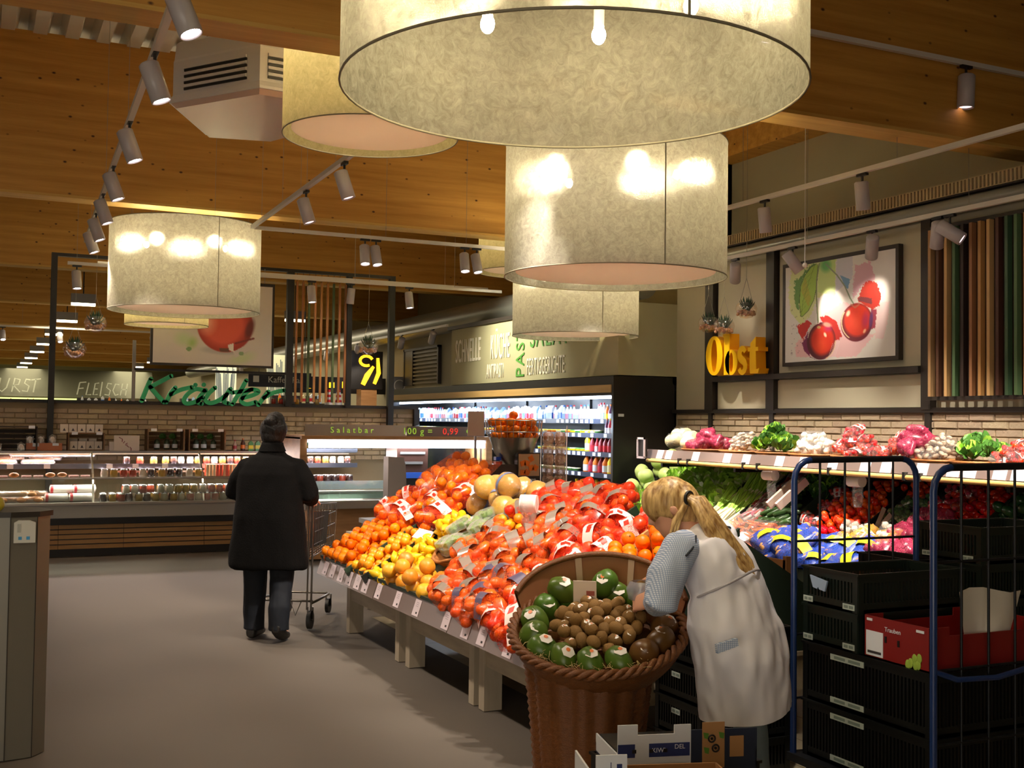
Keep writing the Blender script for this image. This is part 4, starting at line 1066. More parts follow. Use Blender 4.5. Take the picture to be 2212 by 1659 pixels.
# long wrapped snack packs, red and white
mpk = [pm('pack_red', '#cc4230', rough=.3, rnd=.1), pm('pack_white', '#ddd4cc', rough=.3, rnd=.1), pm('pack_pink', '#c8607a', rough=.3), pm('pack_brown', '#8a5a48', rough=.35)]
pk = []
for s in range(4):
    rr = random.Random(s); mb = MB()
    mb.m(mpk[s], True).tube([(-.1, 0, .02), (.1, 0, .02)], .018, 8).m(mpk[(s+1) % 4], True).tube([(-.02, 0, .022), (.05, 0, .022)], .0195, 8)
    mb.m(f_clear, True).tube([(-.13, 0, .012), (-.11, 0, .02), (.11, 0, .02), (.13, 0, .012)], [.004, .024, .024, .004], 8); pk.append(mb.mesh('snack_pack'))
for k in range(110):
    x = 6.22+.66*((k*7) % 22)/22; y = 7.99+.31*((k*3) % 13)/13
    put(pk[k % 4], vm(x, y, R.uniform(-.5, .5), .02+.02*(k % 3)), 'slim cellophane pack of red and white vegetables in the sloping heap', 'vegetable pack', 'slim cellophane packs', 'vegetable_pack')
# cucumbers / courgettes
mcu = pm('cucumber', '#3f5f30', rough=.3, rnd=.15, var=.2, vscale=14)
cu = MB().m(mcu, True).tube([(-.13, 0, .022), (-.12, 0, .022), (-.06, .004, .022), (.06, .006, .022), (.12, 0, .022), (.13, 0, .022)], [.004, .017, .023, .023, .017, .006], 10).mesh('cucumber')
for k in range(20): put(cu, vm(6.12+.1*(k % 3), 7.66+.3*(k/20), PI/2+R.uniform(-.2, .2)+(.9 if k % 2 else 0), .02+.035*(k % 3)), 'dark green cucumber in the wrapped heap beside the carrots', 'cucumber', 'cucumbers', 'cucumber')
vput(broc, 7.62, 7.98, 6.55, 6.9, .14, .14, 'dark leafy greens under the shelf beside the snack packs', 'greens', 'dark greens under the shelf', 'leafy_greens', .02, 1, .5)
# carrots
mca = pm('carrot', '#e46a1c', rough=.4, rnd=.1); 
def carrot_bag(seed):
    rr = random.Random(seed); mb = MB().m(mca, True)
    for k in range(9): y = rr.uniform(-.06, .06); z = rr.uniform(.015, .05); mb.tube([(-.1, y, z), (0, y+rr.uniform(-.01, .01), z), (.1, y, z)], [.015, .012, .003], 7)
    me = mb.mesh('carrots'); h = hull([Vector((x, y, z)) for x in (-.13, .12) for y in (-.08, .08) for z in (0, .06)]+[Vector((.17, 0, .02)), Vector((0, .09, .04)), Vector((0, -.09, .04)), Vector((0, 0, .085))], f_clear, 'wrapping'); return me, h
cb = [carrot_bag(s) for s in (1, 2)]
for k in range(22):
    m = vm(5.84+.13*(k % 3), 7.62+.72*(k/22), PI/2+R.uniform(-.5, .5), .02+.04*(k % 2)); t = bpy.data.objects.new('carrot_bag', None); t.matrix_basis = m; COL.objects.link(t); WM[t.name] = m
    tag(t, 'clear bag of orange carrots behind the worker', 'vegetable bag', 'bags of carrots'); child(cb[k % 2][0], t, Matrix(), 'carrots'); child(cb[k % 2][1], t, Matrix(), 'wrapping')
vbags('potato', 6.35, 7.62, 5.76, 6.12, .19, .17, 'blue net of potatoes with a yellow label at the front of the rack', 'blue nets of potatoes', .0)
vbags('potato', 6.9, 7.5, 5.78, 6.05, .2, .2, 'blue net of potatoes with a yellow label on top of the heap', 'upper blue nets of potatoes', .09)
vbags('onion', 6.3, 6.9, 6.05, 6.3, .2, .19, 'yellow net of onions beside the potatoes', 'nets of onions', .01)
vbags('garlic', 6.35, 6.95, 6.1, 6.35, .17, .16, 'clear pack of garlic bulbs above the onions', 'packs of garlic', .06)
vbags('red_onion', 6.0, 6.42, 5.95, 6.5, .19, .17, 'magenta net of red onions right of the trolley post', 'nets of red onions', .03)
vput([tor], 6.85, 7.26, 6.22, 6.62, .062, .062, 'orange-red tomato in the loose heap seen through the trolley bars', 'tomato', 'loose orange-red tomatoes', 'tomato', .035, 3)
vput([tom], 6.83, 7.2, 6.08, 6.22, .066, .066, 'red tomato at the lower edge of the loose heap', 'tomato', 'loose red tomatoes', 'tomato', .03, 2)
vput([tor], 7.0, 7.2, 6.66, 6.88, .062, .062, 'orange-red tomato in the upper left heap under the shelf', 'tomato', 'upper orange-red tomatoes', 'tomato', .05, 2)
vput([tor], 6.58, 6.84, 6.66, 6.9, .062, .062, 'orange-red tomato in the upper heap right of the bag roll', 'tomato', 'upper right tomatoes', 'tomato', .06, 2)
vbags('cherry', 7.28, 7.62, 6.25, 6.9, .16, .16, 'clear punnet of cherry tomatoes in the dark bins', 'punnets of cherry tomatoes', .0, 'tomato_pack')
vbags('sprout', 6.42, 6.8, 6.36, 6.66, .17, .16, 'clear pack of green sprouts beside the tomatoes', 'packs of sprouts', .0, 'sprout_pack')
vbags('radish', 6.1, 6.42, 6.52, 6.9, .16, .15, 'clear pack of pink radishes under the shelf', 'packs of radishes', .04, 'radish_pack')
vput([tom], 5.8, 6.3, 6.32, 6.88, .066, .066, 'deep red tomato in the right-hand heap above the green crates', 'tomato', 'deep red tomatoes, right-hand heap', 'tomato', .035, 2)
mpe = pm('pepper_green', '#35603a', rough=.25, rnd=.1, coat=.4); pe = fruit_mesh('pepper', mpe, .045, (1, .9, 1.2), 12, 9, seed=50, stem=mstem)
vput([pe], 5.4, 5.76, 6.5, 6.9, .1, .1, 'green pepper at the right edge of the rack', 'pepper', 'green peppers', 'pepper', .04, 2)
vput([FR['lemon'][0]], 5.35, 5.75, 6.3, 6.5, .07, .07, 'yellow lemon at the right edge of the vegetable rack', 'lemon', 'lemons on the vegetable rack', 'lemon', .03, 1)
# bag rolls under the shelf, hanging dispensers, price cards
for (x, y, lab) in ((6.15, 7.83, 'white roll of bags hanging under the shelf left of the trolley'), (6.2, 6.84, 'white roll of bags hanging under the shelf behind the trolley bars')):
    t = thing('bag_roll', lab, 'bag roll', (x, y, 1.2)); MB().m(pm('roll_white', '#efe6dc')).cyl((0, 0, 0), .045, .14, 16, M=Matrix.Translation((x, y+.07, 1.2)) @ Matrix.Rotation(PI/2, 4, 'X')).build('roll', t)
    MB().m(m_plinth).bar((x, y, 1.2), (x, y, 1.28), .01).build('bracket', t)
    f_ = MB().m(net_clear, True); f_.loft([[(x+.02*math.cos(a), y-.02+.06*math.sin(a)*s, z) for a in [j*PI/4 for j in range(8)]] for z, s in ((1.16, 1), (1.08, 1.1), (1.0, .7))]); f_.build('loose_bag', t)
for (a, b, lab) in (((6.05, 7.72, .95), (6.3, 7.66, 1.17), 'left of two pale bag dispensers'), ((6.05, 7.6, .95), (6.3, 7.54, 1.17), 'right of two pale bag dispensers')):
    o = MB().m(pm('dispenser_pale', '#cdb8a6', rough=.35)).bar(a, b, .07, .03, up=(0, 1, 0)).build('bag_dispenser'); tag(o, 'tall pale flat box, '+lab+' beside the trolley post', 'bag dispenser')
for (x, y, up, lab) in ((5.95, 7.85, .12, 'white price card lying tilted over the carrots'), (6.1, 7.22, .13, 'white price card tilted above the potatoes beside the trolley post')):
    o = MB().m(m_label).cbox(vp(x, y, up), (.2, .17, .004), Euler((.05, -.25, .3)).to_matrix()).build('price_card'); tag(o, lab, 'price card')
sg = thing('price_sign', 'white framed price sign standing behind the worker among the carrots', 'sign', vp(6.05, 8.42, .1))
q = vp(5.95, 8.5, .12)
MB().m(pm('sign_cream', '#e9d9cc', rough=.5)).cbox(q+Vector((0, 0, .1)), (.01, .3, .24), Euler((0, -.15, .0)).to_matrix()).build('board', sg)
MB().m(pm('sign_grey', '#8a8080', rough=.5)).cbox(q+Vector((-.008, 0, .21)), (.004, .27, .004), Euler((0, -.15, 0)).to_matrix()).cbox(q+Vector((.012, 0, .0)), (.004, .27, .004), Euler((0, -.15, 0)).to_matrix()).build('border', sg)
tmh = text_mesh('ngen', .07, .001, pm('sign_ink', '#5a3a30'), 'LEFT')
child(tmh, sg, WM[sg.name].inverted() @ Matrix.Translation(q+Vector((-.0095, .02, .09))) @ Euler((PI/2, 0, -PI/2)).to_matrix().to_4x4(), 'lettering')
MB().m(m_dark).bar(q+Vector((.01, 0, -.02)), q+Vector((.02, 0, -.14)), .02).build('stand', sg)
for (x, y) in ((5.95, 8.0), (6.0, 9.55), (6.3, 6.75)):
    o = MB().m(pm('post_taupe', '#8a7466')).bar(vp(x, y, 0), vp(x, y, 0)+Vector((.05, -.06, .2)), .04, .008, up=(-1, 0, 0)).bar(vp(x, y, 0)+Vector((0, -.01, 0)), vp(x, y, 0)+Vector((.02, -.16, .16)), .04, .006, up=(-1, 0, 0)).build('card_holder')
    tag(o, {8.0: 'brown v-shaped card holder above the carrots', 9.55: 'brown card holder among the lettuces left of the worker', 6.75: 'brown card holder right of the tomato heap'}[y], 'card holder')
# dark crates under the rack front
mcr = pm('crate_dark', '#15201b', rough=.5)

# --- produce on the upper shelf, in shallow wicker trays
def tray(y, w, lab):
    t = thing('wicker_tray', lab, 'basket', (6.35, y, 1.33))
    mb = MB().m(m_wick, True); n = 28
    mb.loft([[(6.35+.2*s*math.cos(2*PI*j/n), y+w*s*math.sin(2*PI*j/n), z) for j in range(n)] for s, z in ((.0, 1.335), (.8, 1.335), (1.0, 1.385), (.93, 1.38), (.75, 1.345))], cap=False); mb.build('bowl', t)
    MB().m(m_wick).tube([(6.35+.2*math.cos(2*PI*j/n), y+w*math.sin(2*PI*j/n), 1.388) for j in range(n)], .009, 5, closed=True).build('rim', t)
trs = [(9.05, .3), (8.45, .28), (7.95, .22), (7.48, .26), (6.98, .22), (6.55, .22), (6.12, .2), (5.78, .17), (5.42, .17)]
for i, (y, w) in enumerate(trs): tray(y, w, ['shallow wicker tray of red onions', 'shallow wicker tray of mixed packs next to the broccoli', 'shallow wicker tray of broccoli', 'shallow wicker tray of pink packs', 'wicker tray of red tomato packs', 'wicker tray of dark red packs', 'wicker tray of purple-grey packs', 'wicker tray of dark green vegetables', 'wicker tray of red packs at the frame edge'][i])
def heap(key, y, w, n, label, group, name, z=1.36, dz=.05, cat='vegetable pack', sc=1.0):
    for k in range(n):
        a = k*2.4; r_ = math.sqrt(k/n); m = M4((6.36+.15*r_*math.cos(a), y+w*.85*r_*math.sin(a), z+dz*2.2*(1-r_)+R.uniform(0, .01)), rz=R.uniform(0, 6), rx=R.uniform(-.3, .3), ry=R.uniform(-.3, .3), s=sc)
        if isinstance(key, str): place_bag(SPECS[key][k % len(SPECS[key])], m, label, group, name, cat)
        else: put(R.choice(key), m, label, cat, group, name)
mush = fruit_mesh('cauliflower', pm('cauliflower', '#d9cba0', rough=.6, bump=.6, bscale=50, var=.2, vscale=30), .085, (1, 1, .85), 16, 10, seed=60)
for k in range(9):
    a = k*2.4; t = thing('wrapped_cauliflower', 'pale wrapped cauliflower in the pile at the left end of the shelf', 'cauliflower', (6.4+.15*math.cos(a)*(k/9)**.5, 9.5+.2*math.sin(a)*(k/9)**.5, 1.42+.1*(1-k/9)), group='wrapped cauliflowers')
    child(mush, t, Euler((R.uniform(-.5, .5), R.uniform(-.5, .5), 0)).to_matrix().to_4x4(), 'head'); child(hull([v.co*1.07 for v in list(mush.vertices)[::5]]+[Vector((.03, .12, .08))], f_clear, 'wrapping'), t, Matrix(), 'wrapping')
heap('red_onion', 9.0, .28, 7, 'magenta net of small red onions on the shelf', 'red onion nets on the shelf', 'net_bag', cat='vegetable bag', sc=.8)
heap('mush', 8.45, .26, 6, 'clear punnet of brown mushrooms on the shelf', 'mushroom punnets', 'mushroom_pack')
heap(broc, 8.02, .22, 8, 'dark green broccoli head on the shelf', 'broccoli on the shelf', 'broccoli', 1.4, .06, 'broccoli')
heap('garlic', 7.5, .22, 6, 'clear pack of garlic and shallots on the shelf', 'garlic packs on the shelf', 'garlic_pack')
heap('cherry', 7.0, .25, 14, 'clear pack of bright red tomatoes on the shelf', 'red tomato packs on the shelf', 'tomato_pack', 1.36, .09)
heap('cherry', 6.5, .22, 10, 'clear pack of small red tomatoes right of the tallest red heap', 'smaller red packs on the shelf', 'tomato_pack', 1.36, .07)
heap('red_onion', 6.35, .15, 5, 'net of dark red onions on the shelf behind the trolley', 'dark red onion nets', 'net_bag', 1.42, .05, sc=.75)
heap('mush', 6.1, .19, 7, 'punnet of grey-brown mushrooms on the shelf behind the trolley', 'grey mushroom punnets', 'mushroom_pack')
heap(broc, 5.78, .17, 6, 'dark green kale head on the right part of the shelf', 'kale on the shelf', 'kale', 1.4, .04, 'kale')
heap('cherry', 5.42, .17, 7, 'clear pack of red tomatoes at the right frame edge', 'red packs at the frame edge', 'tomato_pack')
# ferns of hanging glass planters come later
# ================================================================== COOLER AND DELI
m_cool = pm('cooler_black', '#1b1a19', rough=.35); m_shelfb = pm('cooler_shelf', '#2c3346', rough=.4); m_tag = pm('shelf_tag', '#e9eef8', rough=.5)
cl = thing('dairy_cooler', 'long black open dairy cooler with lit shelves along the right wall', 'cooler', (6.6, 14, 0))
Y0, Y1 = 10.6, 17.7
MB().m(m_cool).prism([(6.2, 0), (6.98, 0), (6.98, 2.05), (6.9, 2.14), (6.2, 2.14)], 10.56, 10.6, lambda u, v, d: (u, d, v)).build('side_panel', cl)
MB().m(m_cool).box(6.2, 6.98, Y1, Y1+.05, 0, 2.14).build('side_panel', cl)
MB().m(m_cool).box(6.9, 6.98, Y0, Y1, 0, 2.14).build('back_panel', cl)
MB().m(m_cool).box(6.2, 6.9, Y0, Y1, 2.1, 2.14).box(6.2, 6.24, Y0, Y1, 2.04, 2.1).build('roof', cl)
MB().m(wood_mat('header_wood', '#b99458', '#d0ad6e', stretch=(8, .6, 8), rough=.5)).box(6.19, 6.23, Y0, Y1, 1.96, 2.045).build('header_board', cl)
MB().m(m_cool).box(6.21, 6.5, Y0, Y1, 1.93, 1.96).build('canopy_lip', cl)
MB().m(m_cool).box(6.25, 6.9, Y0, Y1, 0, .35).build('base', cl)
MB().m(pm('cool_tube', '#eef4ff', emit=7, ecol='#cfe0ff')).box(6.3, 6.34, Y0+.05, Y1-.05, 1.9, 1.925).build('light_tube', cl)
for k in range(4): area(cl, (6.33, 11.4+1.75*k, 1.89), (6.65, 11.4+1.75*k, 1.2), 26, .1, 1.6, (.72, .84, 1))
for y in (12.3, 14.1, 15.9): MB().m(m_cool).box(6.88, 6.9, y-.01, y+.01, .35, 2.1).build('rib', cl)
SHZ = [(1.62, 6.42), (1.46, 6.36), (1.25, 6.32), (1.02, 6.28), (.7, 6.25)]
tg = MB().m(m_tag).box(-.004, 0, -.032, .032, 0, .04).mesh('shelf_tag')
for i, (z, x) in enumerate(SHZ):
    MB().m(m_shelfb).box(x, 6.9, Y0, Y1, z, z+.02).box(x-.01, x, Y0, Y1, z, z+.055).build('shelf', cl)
    inv = WM[cl.name].inverted(); y = Y0+.08
    while y < (Y1-.1 if i < 2 else 14.5):
        if R.random() < .8: child(tg, cl, inv @ Matrix.Translation((x-.01, y, z+.007)), 'shelf_tag')
        y += .12+.03*(i % 2)
def bottle(name, body, cap, label, r=.035, h=.2, neck=.35, sq=False):
    mb = MB().m(body, True); n = 4 if sq else 10
    if sq: mb.box(-r, r, -r, r, 0, h*.78).add([(-r, -r, h*.78), (r, -r, h*.78), (r, r, h*.78), (-r, r, h*.78), (0, -r, h), (0, r, h)], [(0, 1, 4), (1, 2, 5, 4), (2, 3, 5), (3, 0, 4, 5)], False)
    else: mb.lathe([(0, 0), (r*.95, 0), (r, .01), (r, h*.6), (r*neck, h*.84), (r*neck, h*.9)], n=n)
    if not sq: mb.m(cap).cyl((0, 0, h*.9), r*neck*1.15, h*.1, 8)
    mb.m(label, True)
    if sq: mb.box(-r*1.02, r*1.02, -r*1.02, r*1.02, h*.2, h*.55)
    else: mb.lathe([(r*1.02, h*.18), (r*1.02, h*.48)], n=n)
    return mb.mesh(name)
def pk_(c): return pm('pack_'+c.strip('#'), c, rough=.35, rnd=.08)
Wt, Bl, Rd, Yl, Og, Gn, Pk2, Lb, Pu, Cr = [pk_(c) for c in ('#e8ecf2', '#3f6fc0', '#c8303c', '#f0d020', '#f07a20', '#4f8a3c', '#d890a8', '#9fc4ec', '#5a2c50', '#e8dcb0')]
cartons = [bottle('carton', Wt, Wt, Bl, .035, .2, sq=True), bottle('carton', Wt, Wt, Rd, .032, .19, sq=True), bottle('carton', Lb, Wt, Wt, .035, .19, sq=True), bottle('bottle', Wt, Bl, Lb, .03, .2), bottle('bottle', Wt, Rd, Pk2, .03, .2), bottle('carton', Cr, Wt, Rd, .03, .17, sq=True), bottle('carton', Wt, Wt, Lb, .04, .15, sq=True)]
smooth_ = [bottle('bottle', Pu, Og, Wt, .03, .2), bottle('bottle', Og, Wt, Yl, .03, .2), bottle('bottle', Rd, Yl, Wt, .03, .2), bottle('bottle', Wt, Rd, Lb, .03, .22)]
juice = [bottle('bottle', Yl, Yl, Cr, .045, .26), bottle('bottle', Og, Og, Wt, .045, .24), bottle('bottle', pk_('#8a2434'), Wt, Rd, .04, .22)]
tubs = []
for c1, c2 in ((Yl, Gn), (Gn, Cr), (Cr, Yl), (Og, Yl), (Yl, Cr)):
    mb = MB().m(c1, True).lathe([(0, 0), (.04, 0), (.05, .055)], n=12).m(c2, True).lathe([(.052, .055), (.052, .065), (0, .067)], n=12); tubs.append(mb.mesh('tub'))
def stock(meshes, y0, y1, x, z, dy, label, cat, group, name, rows=1, prob=1, jit=.3):
    for r_ in range(rows):
        y = y0+dy/2
        while y < y1:
            if R.random() < prob: put(R.choice(meshes), M4((x+r_*dy*1.05, y+R.uniform(-.1, .1)*dy*jit, z), rz=R.uniform(-.1, .1)), label, cat, group, name)
            y += dy
z = SHZ[0][0]+.02
stock(cartons, 12.2, 17.4, 6.47, z, .085, 'white and blue milk carton on the bright top shelf of the cooler', 'carton', 'cartons on the top cooler shelf', 'milk_carton', 1)
stock([cartons[3], cartons[4], cartons[6]], 11.3, 12.2, 6.47, z, .085, 'pale yoghurt drink bottle on the top cooler shelf', 'bottle', 'yoghurt drinks on the top cooler shelf', 'drink_bottle')
stock(smooth_, 10.66, 11.3, 6.47, z, .075, 'dark smoothie bottle at the right end of the top cooler shelf', 'bottle', 'smoothies on the top cooler shelf', 'drink_bottle')
z = SHZ[1][0]+.02
stock(tubs, 11.2, 14.2, 6.43, z, .12, 'yellow-green plastic tub on the second cooler shelf', 'tub', 'tubs on the second cooler shelf', 'plastic_tub', 1); stock([smooth_[2], juice[0], smooth_[0]], 10.66, 11.1, 6.41, z, .07, 'slim juice bottle at the right end of the second cooler shelf', 'bottle', 'juices, second cooler shelf', 'juice_bottle')
stock(tubs, 14.2, 17.4, 6.43, z, .13, 'small tub in the far part of the second cooler shelf', 'tub', 'far tubs on the second cooler shelf', 'plastic_tub')
z = SHZ[2][0]+.02
stock(tubs, 11.5, 12.7, 6.4, z, .12, 'orange and green tub on the third cooler shelf', 'tub', 'tubs on the third cooler shelf', 'plastic_tub', 1); stock([smooth_[2], juice[2], smooth_[0], juice[0]], 10.66, 11.5, 6.38, z, .1, 'small bottle at the right of the third cooler shelf', 'bottle', 'bottles, third cooler shelf', 'juice_bottle')
z = SHZ[3][0]+.02
stock([tubs[1]], 11.6, 12.7, 6.36, z, .13, 'green salad tub on the fourth cooler shelf', 'tub', 'salad tubs', 'plastic_tub'); stock(juice, 10.68, 11.45, 6.35, z, .11, 'large yellow or orange juice bottle on the fourth cooler shelf', 'bottle', 'large juice bottles', 'juice_bottle', 2)
z = SHZ[4][0]+.02
stock([juice[0]], 10.7, 11.6, 6.33, z, .12, 'yellow juice bottle on the lowest visible cooler shelf', 'bottle', 'juice bottles on the lowest shelf', 'juice_bottle', 2); stock([tubs[1]], 11.6, 12.6, 6.33, z, .13, 'green tub on the lowest visible cooler shelf', 'tub', 'green tubs, lowest shelf', 'plastic_tub')
o = MB().m(m_tag).box(6.26, 6.33, 10.553, 10.557, 1.7, 1.73).build('sticker'); tag(o, 'small white sticker on the black side of the cooler', 'sticker')

# ------------------------------------------------------------------ deli case
m_slat = wood_mat('counter_wood', '#9c7448', '#b58c58', stretch=(1, 8, 8), scale=2.5, rough=.5)
m_glass = glassmat('case_glass', '#f4fbf6', .09, .02); m_stripe = pm('shelf_strip', '#9aa0b4', rough=.2, metal=.7)
m_cwood = wood_mat('bar_wood', '#9a6c40', '#b98a58', stretch=(1.2, 4, 10), scale=1.5, rough=.45)
dc = thing('deli_case', 'long glass-fronted refrigerated deli case with a slatted wooden front', 'display case', (1, 14.6, 0))
for k in range(5):
    z = .09+.058*k
    for (x0, x1) in ((-3, .9), (.905, 1.62), (1.625, 2.55), (2.555, 3.48)): MB().m(m_slat).box(x0, x1, 14.1, 14.12, z, z+.046).build('slat', dc)
MB().m(m_black).box(-3, 3.5, 14.12, 14.94, .0, .38).build('base', dc)
MB().m(pm('case_bumper', '#15171a', rough=.3)).box(-3, 3.5, 14.02, 14.14, .38, .45).build('bumper', dc)
MB().m(m_grey_m).prism([(14.06, .45), (14.1, .45), (14.14, .6), (14.08, .6)], -3, 3.5, lambda u, v, d: (d, u, v)).build('kick_panel', dc)
MB().m(m_steel).box(-3, 3.5, 14.06, 14.12, .6, .625).build('front_rail', dc)
MB().m(m_steel).box(-3, 4.4, 14.12, 14.94, .6, .62).build('deck', dc)
for (x0, x1) in ((-3, -.3), (-.29, 1.28), (1.29, 2.55), (2.56, 3.5)):
    MB().m(m_glass).box(x0, x1, 14.1, 14.108, .625, .9).build('front_glass', dc)
    MB().m(m_glass).box(x0, x1, 14.1, 14.45, .9, .907).build('glass_shelf', dc)
MB().m(m_steel).box(-3, 3.5, 14.09, 14.1, .895, .91).build('glass_trim', dc)
MB().m(m_stripe).box(-3, 4.6, 14.5, 14.51, 1.0, 1.06).box(-3, 4.6, 14.51, 14.94, 1.03, 1.04).build('shelf', dc)
MB().m(m_grey_m).box(-3, 4.6, 14.55, 14.94, 1.19, 1.21).build('top_shelf', dc)
MB().m(m_stripe).box(3.5, 4.6, 14.5, 14.51, 1.2, 1.25).build('shelf_strip', dc)
for x in (-.3, 1.28, 2.55): MB().m(m_steel).bar((x, 14.12, .5), (x, 14.3, .95), .02).bar((x, 14.3, .95), (x, 14.55, 1.2), .02).build('strut', dc)
MB().m(pm('warm_tube', '#fff0d8', emit=.15, ecol='#ffe6c0')).box(-2.9, 4.5, 14.56, 14.58, 1.17, 1.185).build('light_tube', dc)
for k in range(5): area(dc, (-2+1.5*k, 14.57, 1.165), (-2+1.5*k, 14.4, .6), 16, 1.4, .05, (1, .8, .72))
for x in (-.9, .35, .75, 1.45, 1.75, 2.1, 2.9, 3.3): MB().m(m_tag).box(x, x+.07, 14.494, 14.499, 1.005, 1.055).build('shelf_tag', dc)
for k in range(4): area(dc, (-1.6+1.5*k, 14.3, .885), (-1.6+1.5*k, 14.32, .6), 5, 1.3, .2, (1, .84, .76))  # extra area lights with no fixture, added to brighten the deck goods
# goods inside: bread, jars, cups, cheeses
brd = pm('bread_crust', '#b9783c', rough=.6, rnd=.15, var=.2, vscale=20); ham = pm('ham_pink', '#d09080', rough=.4, rnd=.1); saus = pm('sausage_red', '#a8442c', rough=.35, rnd=.12); jarm = pm('jar_dark', '#4a3430', rough=.15, rnd=.2, coat=.6); jarl = pm('jar_pale', '#c9b8a4', rough=.15, rnd=.15, coat=.6); lid = pm('lid_silver', '#c0c0c4', rough=.2, metal=.8)
baguette = MB().m(brd, True).tube([(-.17, 0, .03), (-.15, 0, .03), (0, .005, .035), (.15, 0, .03), (.17, 0, .03)], [.008, .028, .034, .028, .008], 10).m(f_clear, True).tube([(-.19, 0, .02), (-.17, 0, .03), (.17, 0, .03), (.19, 0, .02)], [.01, .04, .04, .01], 8).mesh('bread')
roll_ = MB().m(brd, True).sph((0, 0, .03), .045, 10, 7, (1.2, 1, .65)).mesh('bread_roll')
def jar(m_, r=.042, h=.095): return MB().m(m_, True).lathe([(0, 0), (r, 0), (r*1.05, h*.5), (r*.9, h*.85)], n=12).m(lid, True).lathe([(r*.92, h*.85), (r*.92, h), (0, h)], n=12).mesh('jar')
jars = [jar(jarm), jar(jarl), jar(saus), jar(pk_('#b8903c'))]
pkg = MB().m(ham).box(-.05, .05, -.04, .04, 0, .02).m(f_clear).box(-.055, .055, -.045, .045, 0, .028).mesh('pack')
stick = [MB().m(m_).box(-.016, .016, -.01, .01, 0, .14).mesh('sachet') for m_ in (pk_('#e09a70'), pk_('#d8604c'), pk_('#e8c8a0'))]
blue_b = pk_('#e9e2dc')
loaf = MB().m(blue_b, True).tube([(-.13, 0, .05), (-.12, 0, .05), (.12, 0, .05), (.13, 0, .05)], [.02, .05, .05, .02], 12).m(Rd, True).tube([(-.121, 0, .05), (-.09, 0, .05)], [.052, .052], 12, cap=False).mesh('loaf')
def row(meshes, x0, x1, y, z, dx, label, cat, group, name, rz=0, rows=1, prob=1):
    for r_ in range(rows):
        x = x0+dx/2
        while x < x1:
            if R.random() < prob: put(R.choice(meshes), M4((x+R.uniform(-.08, .08)*dx, y+r_*.1, z), rz=rz+R.uniform(-.12, .12)), label, cat, group, name)
            x += dx
row([baguette], .1, 1.0, 14.65, 1.045, .38, 'wrapped baguette on the upper left shelf of the deli case', 'bread', 'wrapped baguettes', 'baguette')
row([baguette], .2, 1.2, 14.7, 1.1, .4, 'wrapped baguette on top of others on the upper left shelf', 'bread', 'upper wrapped baguettes', 'baguette')
row([roll_, pkg], .1, 1.25, 14.3, .91, .13, 'bread roll or pink pack on the glass shelf at left', 'bread roll', 'rolls on the glass shelf', 'bread_roll', rows=1)
row([loaf], .75, 1.3, 14.3, .625, .27, 'red-and-white wrapped loaf at the lower front of the deli case', 'bread', 'wrapped loaves', 'wrapped_loaf', rows=2)
row([loaf], .8, 1.28, 14.35, .72, .27, 'red-and-white wrapped loaf stacked on another in the deli case', 'bread', 'stacked wrapped loaves', 'wrapped_loaf')
row([baguette, roll_], -.2, .75, 14.22, .625, .2, 'bread at the lower left of the deli case', 'bread', 'bread, lower left', 'bread', rows=3)
row(jars, 1.6, 2.1, 14.62, 1.045, .17, 'small glass jar on the middle shelf of the deli case', 'jar', 'jars on the middle shelf', 'glass_jar')
row(jars, 2.5, 3.4, 14.62, 1.045, .1, 'small jar on the upper shelf in front of the shopper', 'jar', 'jars before the shopper', 'glass_jar', prob=.85)
row(jars, 1.35, 2.6, 14.32, .91, .11, 'jar on the glass shelf of the deli case', 'jar', 'jars on the glass shelf', 'glass_jar', prob=.9)
row(jars, 1.35, 3.4, 14.22, .625, .1, 'jar or cup on the deck of the deli case', 'jar', 'jars on the deck', 'glass_jar', rows=3, prob=.9)
row(jars, 1.6, 3.35, 14.22, .722, .1, 'jar stacked on another in the deli case', 'jar', 'stacked jars', 'glass_jar', rows=2, prob=.85)
row([pkg], 1.5, 3.4, 14.55, .95, .13, 'pink flat meat pack leaning in the deli case', 'meat pack', 'pink meat packs', 'meat_pack', rows=1)
row(stick, 2.6, 3.45, 14.32, .91, .04, 'upright orange sachet in the deli case before the shopper', 'sachet', 'orange sachets', 'sachet', rows=2)
row(jars, 3.55, 4.5, 14.62, 1.045, .1, 'jar on the shelf seen under the salad bar light', 'jar', 'jars under the salad bar light', 'glass_jar')
row([jars[3], jars[0]], 3.6, 4.5, 14.7, 1.21, .12, 'jar on the top shelf right of the shopper', 'jar', 'jars right of the shopper', 'glass_jar')
row([jars[2], jars[0]], 3.6, 4.5, 14.35, .82, .1, 'dark red jar low behind the salad bar glass', 'jar', 'dark jars behind the salad bar', 'glass_jar', rows=2)
MB().m(m_stripe).box(3.5, 4.6, 14.2, 14.5, .8, .82).build('shelf', dc)
